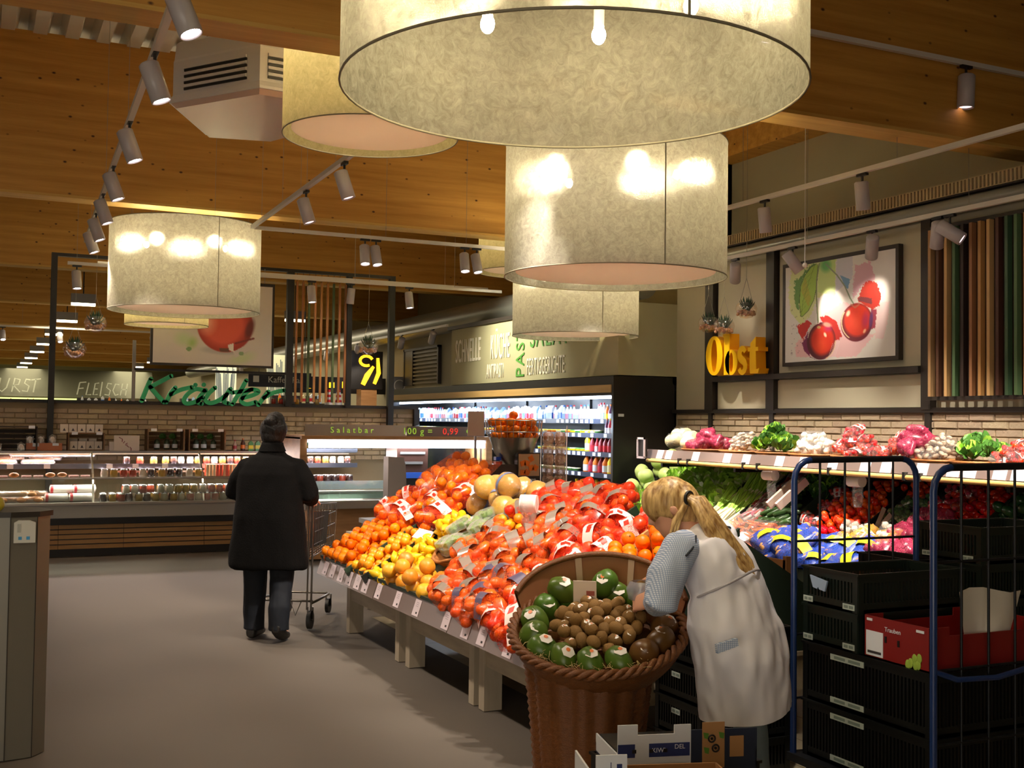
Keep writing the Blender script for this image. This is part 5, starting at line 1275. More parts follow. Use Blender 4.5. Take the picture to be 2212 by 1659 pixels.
# crates and boxes on the top shelf against the bricks
m_cratew = wood_mat('crate_wood', '#6a4e36', '#8b6a4a', rough=.7); m_crated = wood_mat('crate_wood_dark', '#2c211a', '#3c2d22', rough=.7)
def wcrate(x0, x1, y0, y1, z0, z1, m_, label, back=True, slats=4):
    t = thing('wooden_crate', label, 'crate', ((x0+x1)/2, (y0+y1)/2, z0))
    for x in (x0, x1-.015): MB().m(m_).box(x, x+.015, y0, y1, z0, z1).build('side', t)
    MB().m(m_).box(x0+.015, x1-.015, y0, y1, z0, z0+.012).build('bottom', t); MB().m(m_).box(x0+.015, x1-.015, y0, y1, z1-.012, z1).build('top', t)
    for k in range(slats): z = z0+.02+(z1-z0-.04)*k/slats; MB().m(m_).box(x0+.015, x1-.015, y1-.012, y1, z, z+(z1-z0)*.6/slats).build('slat', t)
    for x in (x0+.04, x1-.1): MB().m(m_tag).box(x, x+.07, y0-.003, y0, z1-.025, z1+.01).build('shelf_tag', t)
wcrate(.05, .68, 14.66, 14.93, 1.211, 1.5, m_crated, 'dark crate at the far left on the deli shelf')
wcrate(1.02, 1.44, 14.66, 14.93, 1.211, 1.43, m_cratew, 'open wooden crate full of small printed boxes')
wcrate(1.94, 2.39, 14.66, 14.93, 1.211, 1.48, m_cratew, 'left one of two slatted wooden crates of plants and jars')
wcrate(2.44, 2.9, 14.66, 14.93, 1.211, 1.48, m_cratew, 'right one of two slatted wooden crates, left of the shopper')
m_carton = pk_('#e8dcd0'); tri = pk_('#4a4048')
sb = MB().m(m_carton).box(-.045, .045, -.03, .03, 0, .1).m(tri); sb.add([(-.015, -.0305, .02), (.02, -.0305, .02), (.002, -.0305, .055)], [(0, 1, 2)], False); sb = sb.mesh('box')
for k in range(5): put(sb, M4((.98+.1*k, 14.8, 1.43)), 'small white printed box on top of the wooden crate', 'box', 'small printed boxes on the crate', 'printed_box')
for k in range(4): put(sb, M4((1.09+.095*k, 14.78, 1.224)), 'small white printed box inside the wooden crate', 'box', 'small printed boxes in the crate', 'printed_box')
for k in range(3): put(sb, M4((1.1+.11*k, 14.92, 1.224), s=(1, 1, 1.3)), 'small box at the back inside the wooden crate', 'box', 'boxes at the back of the crate', 'printed_box')
o = MB().m(pk_('#c87850')).box(.56, .96, 14.7, 14.9, 1.211, 1.3).m(m_tag).box(.63, .7, 14.697, 14.7, 1.26, 1.3).box(.85, .92, 14.697, 14.7, 1.27, 1.3).build('cardboard_tray'); tag(o, 'orange-brown cardboard tray of bags on the deli shelf', 'tray')
gb = hull([Vector((x*.04, y*.03, z*.1)) for x in (-1, 1) for y in (-1, 1) for z in (0, .8)]+[Vector((0, 0, .11))], f_clear, 'bag')
gbi = MB().m(pk_('#d8c0a8'), True).sph((0, 0, .04), .034, 8, 6, (1, .8, 1.2)).mesh('content')
for (x, y, z) in ((.6, 14.75, 1.3), (.72, 14.78, 1.3), (.85, 14.78, 1.3), (.25, 14.66, 1.211), (.12, 14.66, 1.211), (.5, 14.62, 1.211)):
    t = thing('snack_bag', 'small clear bag of nuts on the left deli shelf', 'bag', (x, y, z), group='small clear bags on the left deli shelf'); child(gb, t, Matrix(), 'wrapping'); child(gbi, t, Matrix(), 'content')
o = MB().m(pk_('#e6dcd4')).box(1.5, 1.56, 14.72, 14.78, 1.211, 1.32).build('cup'); tag(o, 'pale cup beside the botanical card', 'cup')
bc = MB().m(pk_('#e9d9cf')).box(1.55, 1.85, 14.70, 14.71, 1.211, 1.4).m(pk_('#8a3038'))
for k in range(9): bc.cbox((1.62+.017*k+.01*math.sin(k*2), 14.698, 1.37-.018*k), (.03, .002, .008), Euler((0, .6+k*.5, 0)).to_matrix())
tag(bc.build('botanical_card'), 'white card with a red botanical sprig standing on the deli shelf', 'card')
gj = MB().m(pk_('#3c4a34'), True).lathe([(0, 0), (.035, 0), (.035, .1), (.015, .13)], n=10).m(m_tag, True).lathe([(.036, .02), (.036, .07)], n=10).mesh('dark_bottle')
for x in (2.08, 2.2, 2.3, 2.56, 2.66, 2.78): put(gj, M4((x, 14.85, 1.224)), 'dark green labelled bottle in the slatted crates', 'bottle', 'bottles in the slatted crates', 'dark_bottle')
plm = leaf_head('foliage', mg3, mg3, .05, 9, 14)
for x in (2.15, 2.27, 2.5, 2.62, 2.74): put(plm, M4((x, 14.87, 1.36)), 'small dark green plant in the slatted crates', 'plant', 'plants in the slatted crates', 'small_plant')
bt = [bottle('bottle', pk_('#4a2018'), Og, Og, .03, .16), bottle('bottle', pk_('#d8b0a0'), Rd, Rd, .025, .14), bottle('bottle', Gn, Yl, Yl, .03, .13, sq=True)]
row([bt[1]], 3.0, 3.08, 14.75, 1.211, .08, 'small pinkish bottle left of the shopper', 'bottle', None, 'bottle'); row([bt[0]], 3.1, 3.18, 14.75, 1.211, .08, 'dark bottle with an orange label left of the shopper', 'bottle', None, 'bottle')
row([bt[2]], 3.2, 3.38, 14.75, 1.211, .08, 'green and yellow carton left of the shopper', 'carton', 'green and yellow cartons', 'carton'); row([bt[2]], 3.75, 4.0, 14.75, 1.211, .07, 'green carton right of the shopper', 'carton', 'green cartons', 'carton')
# things on the brick wall top
for k, (x, c) in enumerate(((3.62, '#a83a2c'), (3.72, '#c8402c'), (3.84, '#d8b83c'), (3.94, '#d8a83c'), (4.22, '#c8b070'))):
    put(jar(pk_(c), .03, .08), M4((x, 15.15, 1.831)), ['red', 'bright red', 'yellow', 'golden', 'pale'][k]+' jar standing on top of the brick wall behind the slats', 'jar', None, 'glass_jar')
for k, x in enumerate((4.38, 4.52)):
    mb = MB(); 
    for s in range(6): mb.m(Rd if s % 2 else Wt, True).lathe([(.055-.005*s, .035*s), (.05-.005*s, .035*(s+1))], (x, 15.15, 1.831), 12)
    tag(mb.build('striped_cone'), ('left' if k == 0 else 'right')+' red-and-white striped cone on the brick wall', 'cone')

# ------------------------------------------------------------------ salad bar
sbt = thing('salad_bar', 'self-service salad bar with a glowing white light box and wooden panels', 'counter', (4.6, 13.2, 0))
MB().m(m_cwood).box(3.5, 5.8, 12.8, 12.83, .02, .6).build('front_panel', sbt); MB().m(m_cwood).box(3.5, 3.53, 12.83, 13.8, .02, .6).build('side_panel', sbt)
MB().m(m_steel).box(3.42, 5.85, 12.7, 13.9, .6, .69).build('worktop', sbt)
m_teal = glassmat('teal_glass', '#b8d8cc', .15, .25)
MB().m(m_teal).box(3.46, 5.8, 12.9, 12.908, .7, .78).box(3.46, 5.8, 13.1, 13.108, .8, .9).build('sneeze_glass', sbt)
MB().m(m_steel).box(3.46, 5.8, 12.92, 13.1, .775, .79).build('tray_rail', sbt)
MB().m(m_cwood).box(3.38, 3.46, 12.82, 13.7, .69, 1.42).box(5.72, 5.8, 12.82, 13.7, .69, 1.42).build('canopy_post', sbt)
MB().m(m_cwood).box(3.38, 5.8, 12.75, 13.8, 1.4, 1.44).build('canopy_top', sbt)
lb = MB().m(pm('lightbox', '#ffffff', emit=3.2, ecol='#eaf2ff'))
for k in range(6): x = 3.48+.37*k; MB().m(pm('lightbox', '#ffffff')).box(x, x+.362, 12.79, 12.83, 1.3, 1.385).build('light_panel', sbt)
MB().m(pm('lightbox_back', '#c8ccd4')).box(3.46, 5.72, 12.83, 13.7, 1.36, 1.4).build('canopy_underside', sbt)
area(sbt, (4.6, 13.1, 1.34), (4.6, 13.2, .6), 40, 2.2, .4, (.9, .95, 1))
MB().m(m_steel).bar((5.66, 12.85, .69), (5.66, 12.85, 1.3), .02).bar((5.6, 12.85, .69), (5.6, 12.85, 1.3), .015).build('support', sbt)
o = thing('salad_bar_sign', 'brushed metal sign plate with green and red lettering on top of the salad bar', 'sign', (4.6, 12.9, 1.44))
MB().m(m_steel).box(3.45, 4.68, 12.88, 12.89, 1.44, 1.57).build('plate', o); MB().m(m_rail).box(4.7, 5.72, 12.88, 12.89, 1.44, 1.56).build('plate', o)
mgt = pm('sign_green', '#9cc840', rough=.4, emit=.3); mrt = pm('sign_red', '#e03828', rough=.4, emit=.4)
def words(t, txt, size, depth, mat, p, rot=(PI/2, 0, 0), xs=1, name='lettering', al='LEFT', sp_=1):
    me = text_mesh(txt, size, depth, mat, al, xs, sp_)
    return child(me, t, WM[t.name].inverted() @ Matrix.Translation(Vector(p)) @ Euler(rot).to_matrix().to_4x4(), name)
words(o, 'Salatbar', .1, .002, mgt, (3.75, 12.876, 1.475), sp_=1.6); words(o, '100 g =', .11, .002, mgt, (4.64, 12.876, 1.465), sp_=1.15); words(o, '0,99', .11, .002, mrt, (5.16, 12.876, 1.465), sp_=1.1); words(o, '€', .11, .002, mgt, (5.47, 12.876, 1.465))
for (x, c) in ((4.5, '#4a2c28'), (4.75, '#3a2a26')): pass
o = thing('bread_machine', 'brown drawer cabinet under the salad bar light', 'cabinet', (4.85, 13.2, .7)); MB().m(pm('brown_lacquer', '#4a322c', rough=.25)).box(4.62, 5.02, 13.0, 13.4, .92, 1.3).build('body', o)
MB().m(m_grey_m).box(4.66, 4.98, 12.985, 13.0, 1.22, 1.25).box(4.68, 4.95, 12.985, 13.0, 1.1, 1.13).build('handle', o); MB().m(pk_('#2f62c8')).box(4.66, 5.0, 12.98, 13.0, .93, 1.0).build('blue_tray', o)
MB().m(m_black).box(4.64, 5.0, 13.02, 13.38, .69, .92).build('base', o)
o = thing('dark_screen', 'black glossy panel behind the salad bar glass', 'screen', (5.3, 13.2, .69)); MB().m(pm('glossy_black', '#0c0c0c', rough=.08)).box(5.05, 5.6, 13.2, 13.24, .9, 1.33).build('panel', o); MB().m(m_black).box(5.28, 5.36, 13.24, 13.3, .69, 1.2).build('stand', o)
o = MB().m(pk_('#c8a898')).box(4.5, 4.68, 10.55, 10.556, 1.48, 1.73).m(m_grey_m).box(4.58, 4.6, 10.556, 10.57, .0, 1.5).box(4.5, 4.68, 10.5, 10.62, 0, .02).build('card_stand'); tag(o, 'blank beige card on a thin stand in front of the cooler', 'sign')

# ------------------------------------------------------------------ scale terminal behind the island
sc = thing('scale_terminal', 'tall grey self-service scale terminal behind the orange heap', 'scale', (3.37, 9.5, 0))
MB().m(pm('terminal_grey', '#6e665f', rough=.35)).prism([(3.27, .93), (3.45, .9), (3.43, 1.24), (3.41, 1.3), (3.27, 1.31)], 9.42, 9.55, lambda u, v, d: (u, d, v)).build('screen_back', sc)
MB().m(pm('terminal_grey', '#6e665f')).bar((3.3, 9.5, .95), (3.26, 9.5, .72), .03, .06).build('neck', sc)
MB().m(m_grey_m).box(3.1, 3.5, 9.35, 9.7, .72, .76).build('pan', sc); MB().m(m_black).box(3.12, 3.5, 9.36, 9.68, .64, .72).build('body', sc)
MB().m(m_lwood).box(3.0, 3.7, 9.3, 9.75, .6, .64).build('table_top', sc); MB().m(m_lwood).box(3.1, 3.6, 9.4, 9.7, 0, .6).build('cabinet', sc)
# orange juicer
jc = thing('orange_juicer', 'orange juice machine with a wire basket of oranges on a steel funnel', 'juicer', (4.3, 9.05, 0))
MB().m(m_dark).box(4.0, 4.7, 8.95, 9.4, 0, .9).build('cabinet', jc)
MB().m(m_steel, True).lathe([(.22, .02), (.17, -.12), (.08, -.24), (.05, -.3)], (4.3, 9.05, 1.47), 24).build('funnel', jc)
wr_ = MB().m(m_steel)
for k in range(28): a = 2*PI*k/28; wr_.tube([(4.3+r_*math.cos(a), 9.05+r_*math.sin(a), z) for r_, z in ((.19, 1.46), (.24, 1.52), (.255, 1.64))], .003, 4)
for r_, z in ((.255, 1.64), (.24, 1.54)): wr_.tube([(4.3+r_*math.cos(2*PI*j/30), 9.05+r_*math.sin(2*PI*j/30), z) for j in range(30)], .004, 4, closed=True)
wr_.build('wire_basket', jc)
MB().m(m_steel).bar((4.2, 9.0, .9), (4.2, 9.0, 1.25), .03).bar((4.3, 8.95, .9), (4.3, 8.95, 1.2), .05).build('column', jc)
MB().m(pk_('#2c2420')).box(4.24, 4.46, 8.84, 8.9, .95, 1.36).build('front_panel', jc)
pc = MB().m(pk_('#c8a078')).box(4.25, 4.45, 8.836, 8.84, 1.16, 1.35).m(Og)
for k in range(7): pc.cyl((4.29+.045*(k % 4), 8.834, 1.18+.05*(k//2)), .028, .003, 12, M=None) if False else pc.cbox((4.29+.04*(k % 4), 8.833, 1.19+.04*(k//2)), (.05, .003, .045), Euler((0, k*.7, 0)).to_matrix())
pc.build('picture_panel', jc); MB().m(Yl).box(4.39, 4.45, 8.835, 8.84, 1.0, 1.07).build('yellow_label', jc)
words(jc, 'Orangen', .045, .001, m_tag, (4.26, 8.837, 1.115))
MB().m(pk_('#2a50d8')).box(4.11, 4.16, 9.0, 9.05, 1.29, 1.32).m(pk_('#c83028')).box(4.11, 4.17, 9.0, 9.05, 1.22, 1.28).build('switch_box', jc)
MB().m(m_black).bar((4.2, 8.95, 1.12), (4.28, 8.85, .98), .03).build('spout', jc)
for k in range(46):
    r_ = .2*math.sqrt((k % 15)/15+.03); a = k*2.4
    put(FR['orange'][k % 2], M4((4.3+r_*math.cos(a), 9.05+r_*math.sin(a), 1.5+.062*(k//15))), 'orange in the wire basket of the juicer', 'fruit', 'oranges in the juicer basket', 'orange')
bt_ = thing('bottle_rack', 'wire rack of stacked empty clear plastic juice bottles beside the juicer', 'rack', (4.68, 9.08, 0))
for x in (4.52, 4.6, 4.86): MB().m(m_steel).bar((x, 9.1, 0), (x, 9.1, 1.6), .008).build('wire', bt_)
MB().m(m_steel).box(4.5, 4.88, 8.95, 9.2, .95, .96).build('base', bt_)
m_cb = film('bottle_clear', '#e8a878', .45, .25, .08, .8, 30)
cbm = MB().m(m_cb, True).lathe([(0, 0), (.045, 0), (.052, .03), (.05, .08), (.03, .1)], n=12).mesh('empty_bottle')
for c_ in range(2):
    for k in range(6): put(cbm, M4((4.65+.12*c_, 9.06, .965+.095*k)), 'clear plastic bottle stacked in the rack beside the juicer', 'bottle', 'stacked clear bottles', 'empty_bottle')
o = MB().m(pm('terminal_grey2', '#4c4a44', rough=.4)).prism([(3.78, 1.02), (4.16, 1.02), (4.12, 1.15), (3.8, 1.15)], 7.66, 7.7, lambda u, v, d: (u, d, v)).build('grey_panel'); tag(o, 'dark grey angled panel rising behind the pomelos', 'panel')
o = MB().m(pm('panel_brown', '#4a3a34', rough=.4)).box(3.72, 4.4, 8.85, 8.87, 1.08, 1.26).build('brown_panel'); tag(o, 'brown corrugated panel behind the highest oranges', 'panel')
row([roll_, baguette], .1, .75, 14.25, .69, .2, 'bread heaped at the lower left of the deli case', 'bread', 'heaped bread, lower left', 'bread', rows=2)
row([baguette], .1, 1.2, 14.62, 1.145, .3, 'pale wrapped baguette heaped highest on the upper left shelf', 'bread', 'highest wrapped baguettes', 'baguette', prob=.6)
row(jars, 2.1, 2.6, 14.62, 1.045, .1, 'jar in the middle of the upper deli shelf', 'jar', 'middle jars of the upper deli shelf', 'glass_jar', prob=.8)
# ================================================================== PICTURES, LETTERING, PLANTERS
def srgb(h): h = h.lstrip('#'); return np.array([int(h[i:i+2], 16)/255 for i in (0, 2, 4)])
class Paint:
    """flat print worked out as colours on a fine mesh; X, Y are sketch coordinates"""
    def __init__(s, X, Y, base, seed=1):
        s.X, s.Y = X, Y; s.rng = np.random.RandomState(seed); s.c = np.ones(X.shape+(3,))*srgb(base)
        n = s.rng.rand(*X.shape); 
        for _ in range(2): n = (n+np.roll(n, 1, 0)+np.roll(n, -1, 0)+np.roll(n, 1, 1)+np.roll(n, -1, 1))/5
        s.n = (n-.5)
    def put(s, m, col, a=1.0):
        m = np.clip(m, 0, 1)*a; s.c = s.c*(1-m[..., None])+srgb(col)*m[..., None]
    def poly(s, pts, col, a=1., rough=0):
        X = s.X+s.n*rough*60; Y = s.Y+s.n*rough*60; ins = np.zeros(X.shape, bool); n = len(pts)
        for i in range(n):
            x1, y1 = pts[i]; x2, y2 = pts[(i+1) % n]
            c = ((y1 > Y) != (y2 > Y)) & (X < (x2-x1)*(Y-y1)/((y2-y1) or 1e-9)+x1); ins ^= c
        s.put(ins.astype(float), col, a)
    def ell(s, cx, cy, rx, ry, col, a=1., ang=0, soft=.06, cut=None):
        t = math.radians(ang); dx = s.X-cx; dy = s.Y-cy; u = (dx*math.cos(t)+dy*math.sin(t))/rx; v = (-dx*math.sin(t)+dy*math.cos(t))/ry
        d = np.sqrt(u*u+v*v); m = np.clip((1-d)/soft, 0, 1)
        if cut is not None: m = m*cut
        s.put(m, col, a)
    def line(s, pts, w, col, a=1.):
        m = np.zeros(s.X.shape)
        for (x1, y1), (x2, y2) in zip(pts[:-1], pts[1:]):
            dx, dy = x2-x1, y2-y1; L = dx*dx+dy*dy or 1; t = np.clip(((s.X-x1)*dx+(s.Y-y1)*dy)/L, 0, 1)
            d = np.hypot(s.X-x1-t*dx, s.Y-y1-t*dy); m = np.maximum(m, np.clip((w-d)/(w*.4)+.2, 0, 1))
        s.put(m, col, a)
m_print = attrmat('flat_print', .55)
def canvas(name, c, nx, ny, fn, parent):
    """c: colour grid (ny+1, nx+1, 3); fn(u, v) -> world point, v from top"""
    co = np.array([fn(i/nx, j/ny) for j in range(ny+1) for i in range(nx+1)]); inv = np.array(WM[parent.name].inverted())
    co = co @ inv[:3, :3].T + inv[:3, 3]
    me = bpy.data.meshes.new(name); q = [(j*(nx+1)+i, (j+1)*(nx+1)+i, (j+1)*(nx+1)+i+1, j*(nx+1)+i+1) for j in range(ny) for i in range(nx)]
    me.from_pydata(co.tolist(), [], q); a = me.color_attributes.new('Col', 'FLOAT_COLOR', 'POINT')
    L = np.where(c <= .04045, c/12.92, ((c+.055)/1.055)**2.4); rgba = np.concatenate([L, np.ones(L.shape[:2]+(1,))], 2).reshape(-1)
    a.data.foreach_set('color', rgba.astype(np.float32)); me.materials.append(m_print)
    o = bpy.data.objects.new(name, me); return link(o, parent, WM[parent.name])
nx, ny = 250, 180
U, V = np.meshgrid(np.linspace(0, 1, nx+1), np.linspace(0, 1, ny+1))
UX = 105+1390*(U*.9+U*U*.1); top = 330-.176*(UX-105); bot = 1555-.075*(UX-105); VY = top+(bot-top)*V
P_ = Paint(UX, VY, '#e4e2dc')
P_.poly([(200, 250), (750, 130), (740, 560), (520, 720), (420, 960), (300, 1060), (170, 900), (150, 600)], '#d2e08c', .75, 1.2)
P_.poly([(540, 260), (740, 130), (740, 700), (520, 640)], '#b8dc7c', .6, .6); P_.ell(620, 300, 90, 110, '#55b060', .8, soft=.6)
P_.poly([(760, 200), (960, 160), (960, 460), (740, 650)], '#c9ccd8', .8, .8); P_.poly([(800, 420), (930, 480), (900, 610), (860, 560)], '#6f9cc0', .95, .5)
P_.poly([(1000, 300), (1180, 240), (1240, 480), (1080, 560), (960, 740), (970, 500)], '#dba4b4', .8, 1.2)
P_.poly([(620, 900), (860, 760), (960, 820), (900, 1240), (1250, 1170), (1000, 1470), (240, 1480), (240, 1300), (560, 1000)], '#efb9c0', .75, 1.)
P_.poly([(1260, 780), (1420, 760), (1400, 1000), (1350, 1230), (1240, 1240)], '#ecc4c8', .6, .8)
P_.poly([(255, 1080), (390, 1000), (440, 1040), (330, 1260), (270, 1150)], '#cf2f28', 1, .8); P_.poly([(320, 1300), (400, 1150), (420, 1480), (520, 1520), (420, 1470), (350, 1400)], '#7c2258', 1, .6)
P_.poly([(545, 960), (640, 940), (760, 1020), (830, 1200), (800, 1250), (700, 1260)], '#c8302c', 1, .9)
P_.poly([(1020, 760), (1110, 520), (1170, 490), (1260, 520), (1320, 700), (1290, 820), (1200, 860)], '#cc4034', 1, 1.4); P_.poly([(1020, 750), (1060, 700), (1200, 720), (1200, 800)], '#7c4048', .9, .6)
P_.poly([(1190, 860), (1260, 860), (1240, 1110), (1180, 1120)], '#a03048', .9, .5)
# leaf
lf = [(500, 275), (430, 320), (350, 430), (300, 560), (285, 760), (300, 950), (320, 960), (400, 880), (470, 740), (500, 600), (530, 300)]
P_.poly([(480, 270), (380, 330), (280, 470), (230, 470), (215, 700), (240, 840), (280, 880), (290, 700), (340, 450), (500, 280)], '#5c9040', .95, 1.3)
P_.poly(lf, '#a3c850', 1, .1); P_.poly([(360, 450), (380, 520), (430, 720), (400, 830), (310, 640), (320, 540)], '#b8a83c', .6, .6)
P_.line(lf, 4, '#2c4420', .9); P_.line([(480, 290), (400, 520), (330, 760), (310, 950)], 3, '#4c6a24', .6)
for k in range(7): P_.line([(460-16*k, 370+75*k), (350-8*k, 480+70*k)], 3, '#6c9c34', .6)
P_.line([(540, 270), (505, 480), (505, 720), (530, 1090)], 9, '#8c9c6c', 1); P_.line([(520, 280), (495, 640), (520, 1060)], 3, '#3a3424', .9)
P_.line([(620, 280), (760, 420), (860, 560), (930, 720), (990, 820)], 10, '#8a9a80', 1)
# cherries
P_.ell(565, 1270, 185, 245, '#5c1c2c', 1, 6, .03); P_.ell(580, 1255, 172, 215, '#d8331c', 1, 6, .25); P_.ell(560, 1330, 120, 150, '#f04c28', .9, 0, .7); P_.ell(650, 1110, 75, 60, '#c42870', .8, 0, .7); P_.ell(640, 1060, 75, 40, '#e8b49c', .9, 15, .5)
P_.ell(615, 1190, 22, 42, '#f8e4c4', 1, -20, .5); P_.line(arc(570, 1270, 178, 235, 190, 260, 8), 5, '#f4ead4', .9); P_.line(arc(570, 1270, 175, 235, 0, 70, 8), 8, '#f2d0a8', .9)
P_.ell(1010, 1030, 200, 250, '#702030', 1, 8, .03); P_.ell(1020, 1000, 185, 232, '#dc3a24', 1, 8, .2); P_.ell(990, 1040, 120, 150, '#f05034', .8, 0, .7); P_.ell(1120, 1000, 60, 150, '#a8286c', .65, 5, .7); P_.ell(1190, 1000, 30, 140, '#5c3c80', .8, 5, .5)
P_.ell(905, 915, 30, 55, '#fbe0c0', .95, 20, .5); P_.line(arc(1010, 1030, 188, 225, 120, 215, 9), 8, '#f4e2b4', .9); P_.ell(1110, 1140, 20, 40, '#f4c8a0', .9, 25, .5); P_.line([(940, 800), (990, 840), (1040, 800)], 10, '#b87860', .8)
P_.ell(535, 1095, 24, 18, '#b4a468', .9)
for k in range(40): x, y = P_.rng.uniform(180, 340), P_.rng.uniform(850, 1480); P_.ell(x, y, 4, 9, '#50384c', .7, 25, .4)
for k in range(5): P_.line([(800-22*k, 1260+10*k), (740-20*k, 1480)], 2.5, '#f4ecec', .7)
pf = thing('cherry_picture', 'large framed picture of two red cherries with a green leaf', 'picture', (6.95, 7.88, 2.2))
YL, YR, ZB, ZT = 8.6, 7.17, 2.22, 3.12
canvas('print', P_.c, nx, ny, lambda u, v: (6.925, YL+(YR-YL)*u, ZT+(ZB-ZT)*v), pf)
MB().m(m_dark).box(6.92, 6.97, YR-.035, YR, ZB-.035, ZT+.035).box(6.92, 6.97, YL, YL+.035, ZB-.035, ZT+.035).box(6.92, 6.97, YR, YL, ZT, ZT+.035).box(6.92, 6.97, YR, YL, ZB-.035, ZB).build('frame', pf)
MB().m(m_white_m).box(6.93, 6.984, YR, YL, ZB, ZT).build('backing', pf)

# tomato / apple picture in the black frame
nx2, ny2 = 150, 110; U, V = np.meshgrid(np.linspace(0, 1, nx2+1), np.linspace(0, 1, ny2+1)); X2 = 330+255*U; Y2 = 600+185*V
Q = Paint(X2, Y2, '#d6cfc8', 3); Q.ell(395, 730, 28, 22, '#b8d49c', .7, 10, .8); Q.ell(412, 738, 14, 18, '#a4c870', .8, 30, .8); Q.ell(520, 770, 40, 18, '#c4dc9c', .7, -20, .8)
Q.ell(480, 752, 58, 12, '#a8a8a8', .6, 0, .4); Q.ell(482, 694, 62, 64, '#a83c30', 1, 0, .04); Q.ell(478, 690, 58, 62, '#e0604c', 1, 0, .3); Q.ell(442, 690, 26, 34, '#fbc4b4', .85, 0, .9); Q.ell(536, 700, 12, 30, '#5c2c2c', .7, 15, .5)
Q.poly([(500, 755), (545, 728), (548, 742), (505, 768)], '#d6cfc8', 1); Q.line([(505, 735), (545, 722)], 2.5, '#7c3430', .9); Q.poly([(488, 740), (500, 735), (502, 755), (492, 752)], '#efe8e0', 1); Q.ell(405, 752, 6, 5, '#6c9c60', .8); Q.ell(518, 758, 6, 5, '#7ca470', .8); Q.poly([(470, 748), (490, 748), (492, 756), (472, 756)], '#5c4c3c', .8)
af = thing('red_fruit_picture', 'framed picture with a glossy red fruit half hidden behind the left drum lamp', 'picture', (2.75, 14.85, 2.3))
canvas('print', Q.c, nx2, ny2, lambda u, v: (2.0+1.5*u, 14.82, 3.36+(2.32-3.36)*v), af)
MB().m(m_dark).box(1.97, 2.0, 14.82, 14.87, 2.29, 3.4).box(3.5, 3.53, 14.82, 14.87, 2.29, 3.4).box(2.0, 3.5, 14.82, 14.87, 3.36, 3.4).box(2.0, 3.5, 14.82, 14.87, 2.29, 2.32).build('frame', af)
MB().m(m_white_m).box(2.0, 3.5, 14.83, 14.86, 2.32, 3.36).build('backing', af)
for x in (2.1, 3.4): MB().m(m_wire).bar((x, 14.85, 3.4), (x, 14.85, 3.6), .006).build('wire', af)

# yellow word Obst, every letter its own piece
ms = pm('sign_yellow', '#ffc808', rough=.4, spec=.3); msd = pm('sign_yellow_side', '#eda000', rough=.45)
ob = thing('yellow_lettering', 'thick yellow letters reading Obst standing on the wall ledge', 'sign', (6.8, 9.3, 2.12))
def obf(u, v, d): return (6.88-d, 9.69-u*.93, 2.125+v*.98)
def face(mb, poly): mb.m(msd).prism(poly, -.02, .095, obf); mb.m(ms).prism([(u, v) for u, v in poly], .095, .1, obf)
def ringpoly(mb, cx, cy, rx, ry, ix, iy, n=28):
    for i in range(n):
        a, b = 2*PI*i/n, 2*PI*(i+1)/n
        q = [(cx+rx*math.cos(a), cy+ry*math.sin(a)), (cx+rx*math.cos(b), cy+ry*math.sin(b)), (cx+ix*math.cos(b), cy+iy*math.sin(b)), (cx+ix*math.cos(a), cy+iy*math.sin(a))]
        face(mb, q[::-1])
mb = MB(); ringpoly(mb, .16, .205, .155, .205, .055, .17); mb.build('letter_O', ob)
mb = MB(); face(mb, [(.34, 0), (.44, 0), (.44, .42), (.32, .42), (.32, .39), (.34, .38)][::-1]); ringpoly(mb, .47, .125, .11, .13, .035, .1); mb.build('letter_b', ob)
mb = MB(); stroke(mb.m(msd), arc(.665, .2, .05, .055, 20, 230, 8)+[(.66, .14)]+arc(.66, .075, .055, .06, 70, -160, 8), [.05, .05, .055, .06, .065, .07, .075, .08, .08, .08, .08, .075, .07, .065, .06, .055, .05, .05, .05], obf, -.02, .095); stroke(mb.m(ms), arc(.665, .2, .05, .055, 20, 230, 8)+[(.66, .14)]+arc(.66, .075, .055, .06, 70, -160, 8), [.05, .05, .055, .06, .065, .07, .075, .08, .08, .08, .08, .075, .07, .065, .06, .055, .05, .05, .05], obf, .095, .1); mb.build('letter_s', ob)
mb = MB(); face(mb, [(.8, 0), (.93, 0), (.95, .05), (.9, .04), (.89, .22), (.93, .22), (.93, .26), (.89, .26), (.89, .36), (.8, .3), (.8, .26), (.76, .26), (.76, .22), (.79, .22), (.79, .04)][::-1]); mb.build('letter_t', ob)

# green brushed word Kräuter along the brick wall top
kg = thing('green_lettering', 'large green brush letters reading Kräuter on top of the brick wall', 'sign', (2.8, 15.04, 1.83))
mk = pm('sign_green_paint', '#3cc486', rough=.45)
# strokes traced as world x (m) and height above the ledge (m)
def kp(px, py): return (1.9+(px-305)*(1.76/297), 1.835+(868-py)*(.39/66))
KR = [('K', [[(306, 868), (318, 835), (324, 820)], [(366, 813), (345, 825), (323, 838)], [(323, 838), (336, 853), (352, 870)]]),
      ('r', [[(357, 870), (366, 850), (375, 838)], [(366, 853), (385, 843), (410, 836)]]),
      ('a', [[(437, 843), (420, 840), (403, 850), (394, 864), (400, 872), (418, 868), (434, 858)], [(440, 842), (428, 856), (424, 868), (432, 872)]]),
      ('u', [[(460, 836), (446, 850), (440, 864), (452, 870), (472, 862), (486, 850)], [(494, 838), (484, 852), (480, 866), (490, 870)]]),
      ('t', [[(528, 818), (514, 845), (498, 872)], [(498, 846), (520, 842), (540, 838)]]),
      ('e', [[(520, 858), (545, 850), (556, 842), (540, 838), (524, 850), (518, 864), (530, 871), (550, 866)]]),
      ('r', [[(578, 842), (566, 858), (556, 872)], [(568, 856), (590, 844), (614, 838)]])]
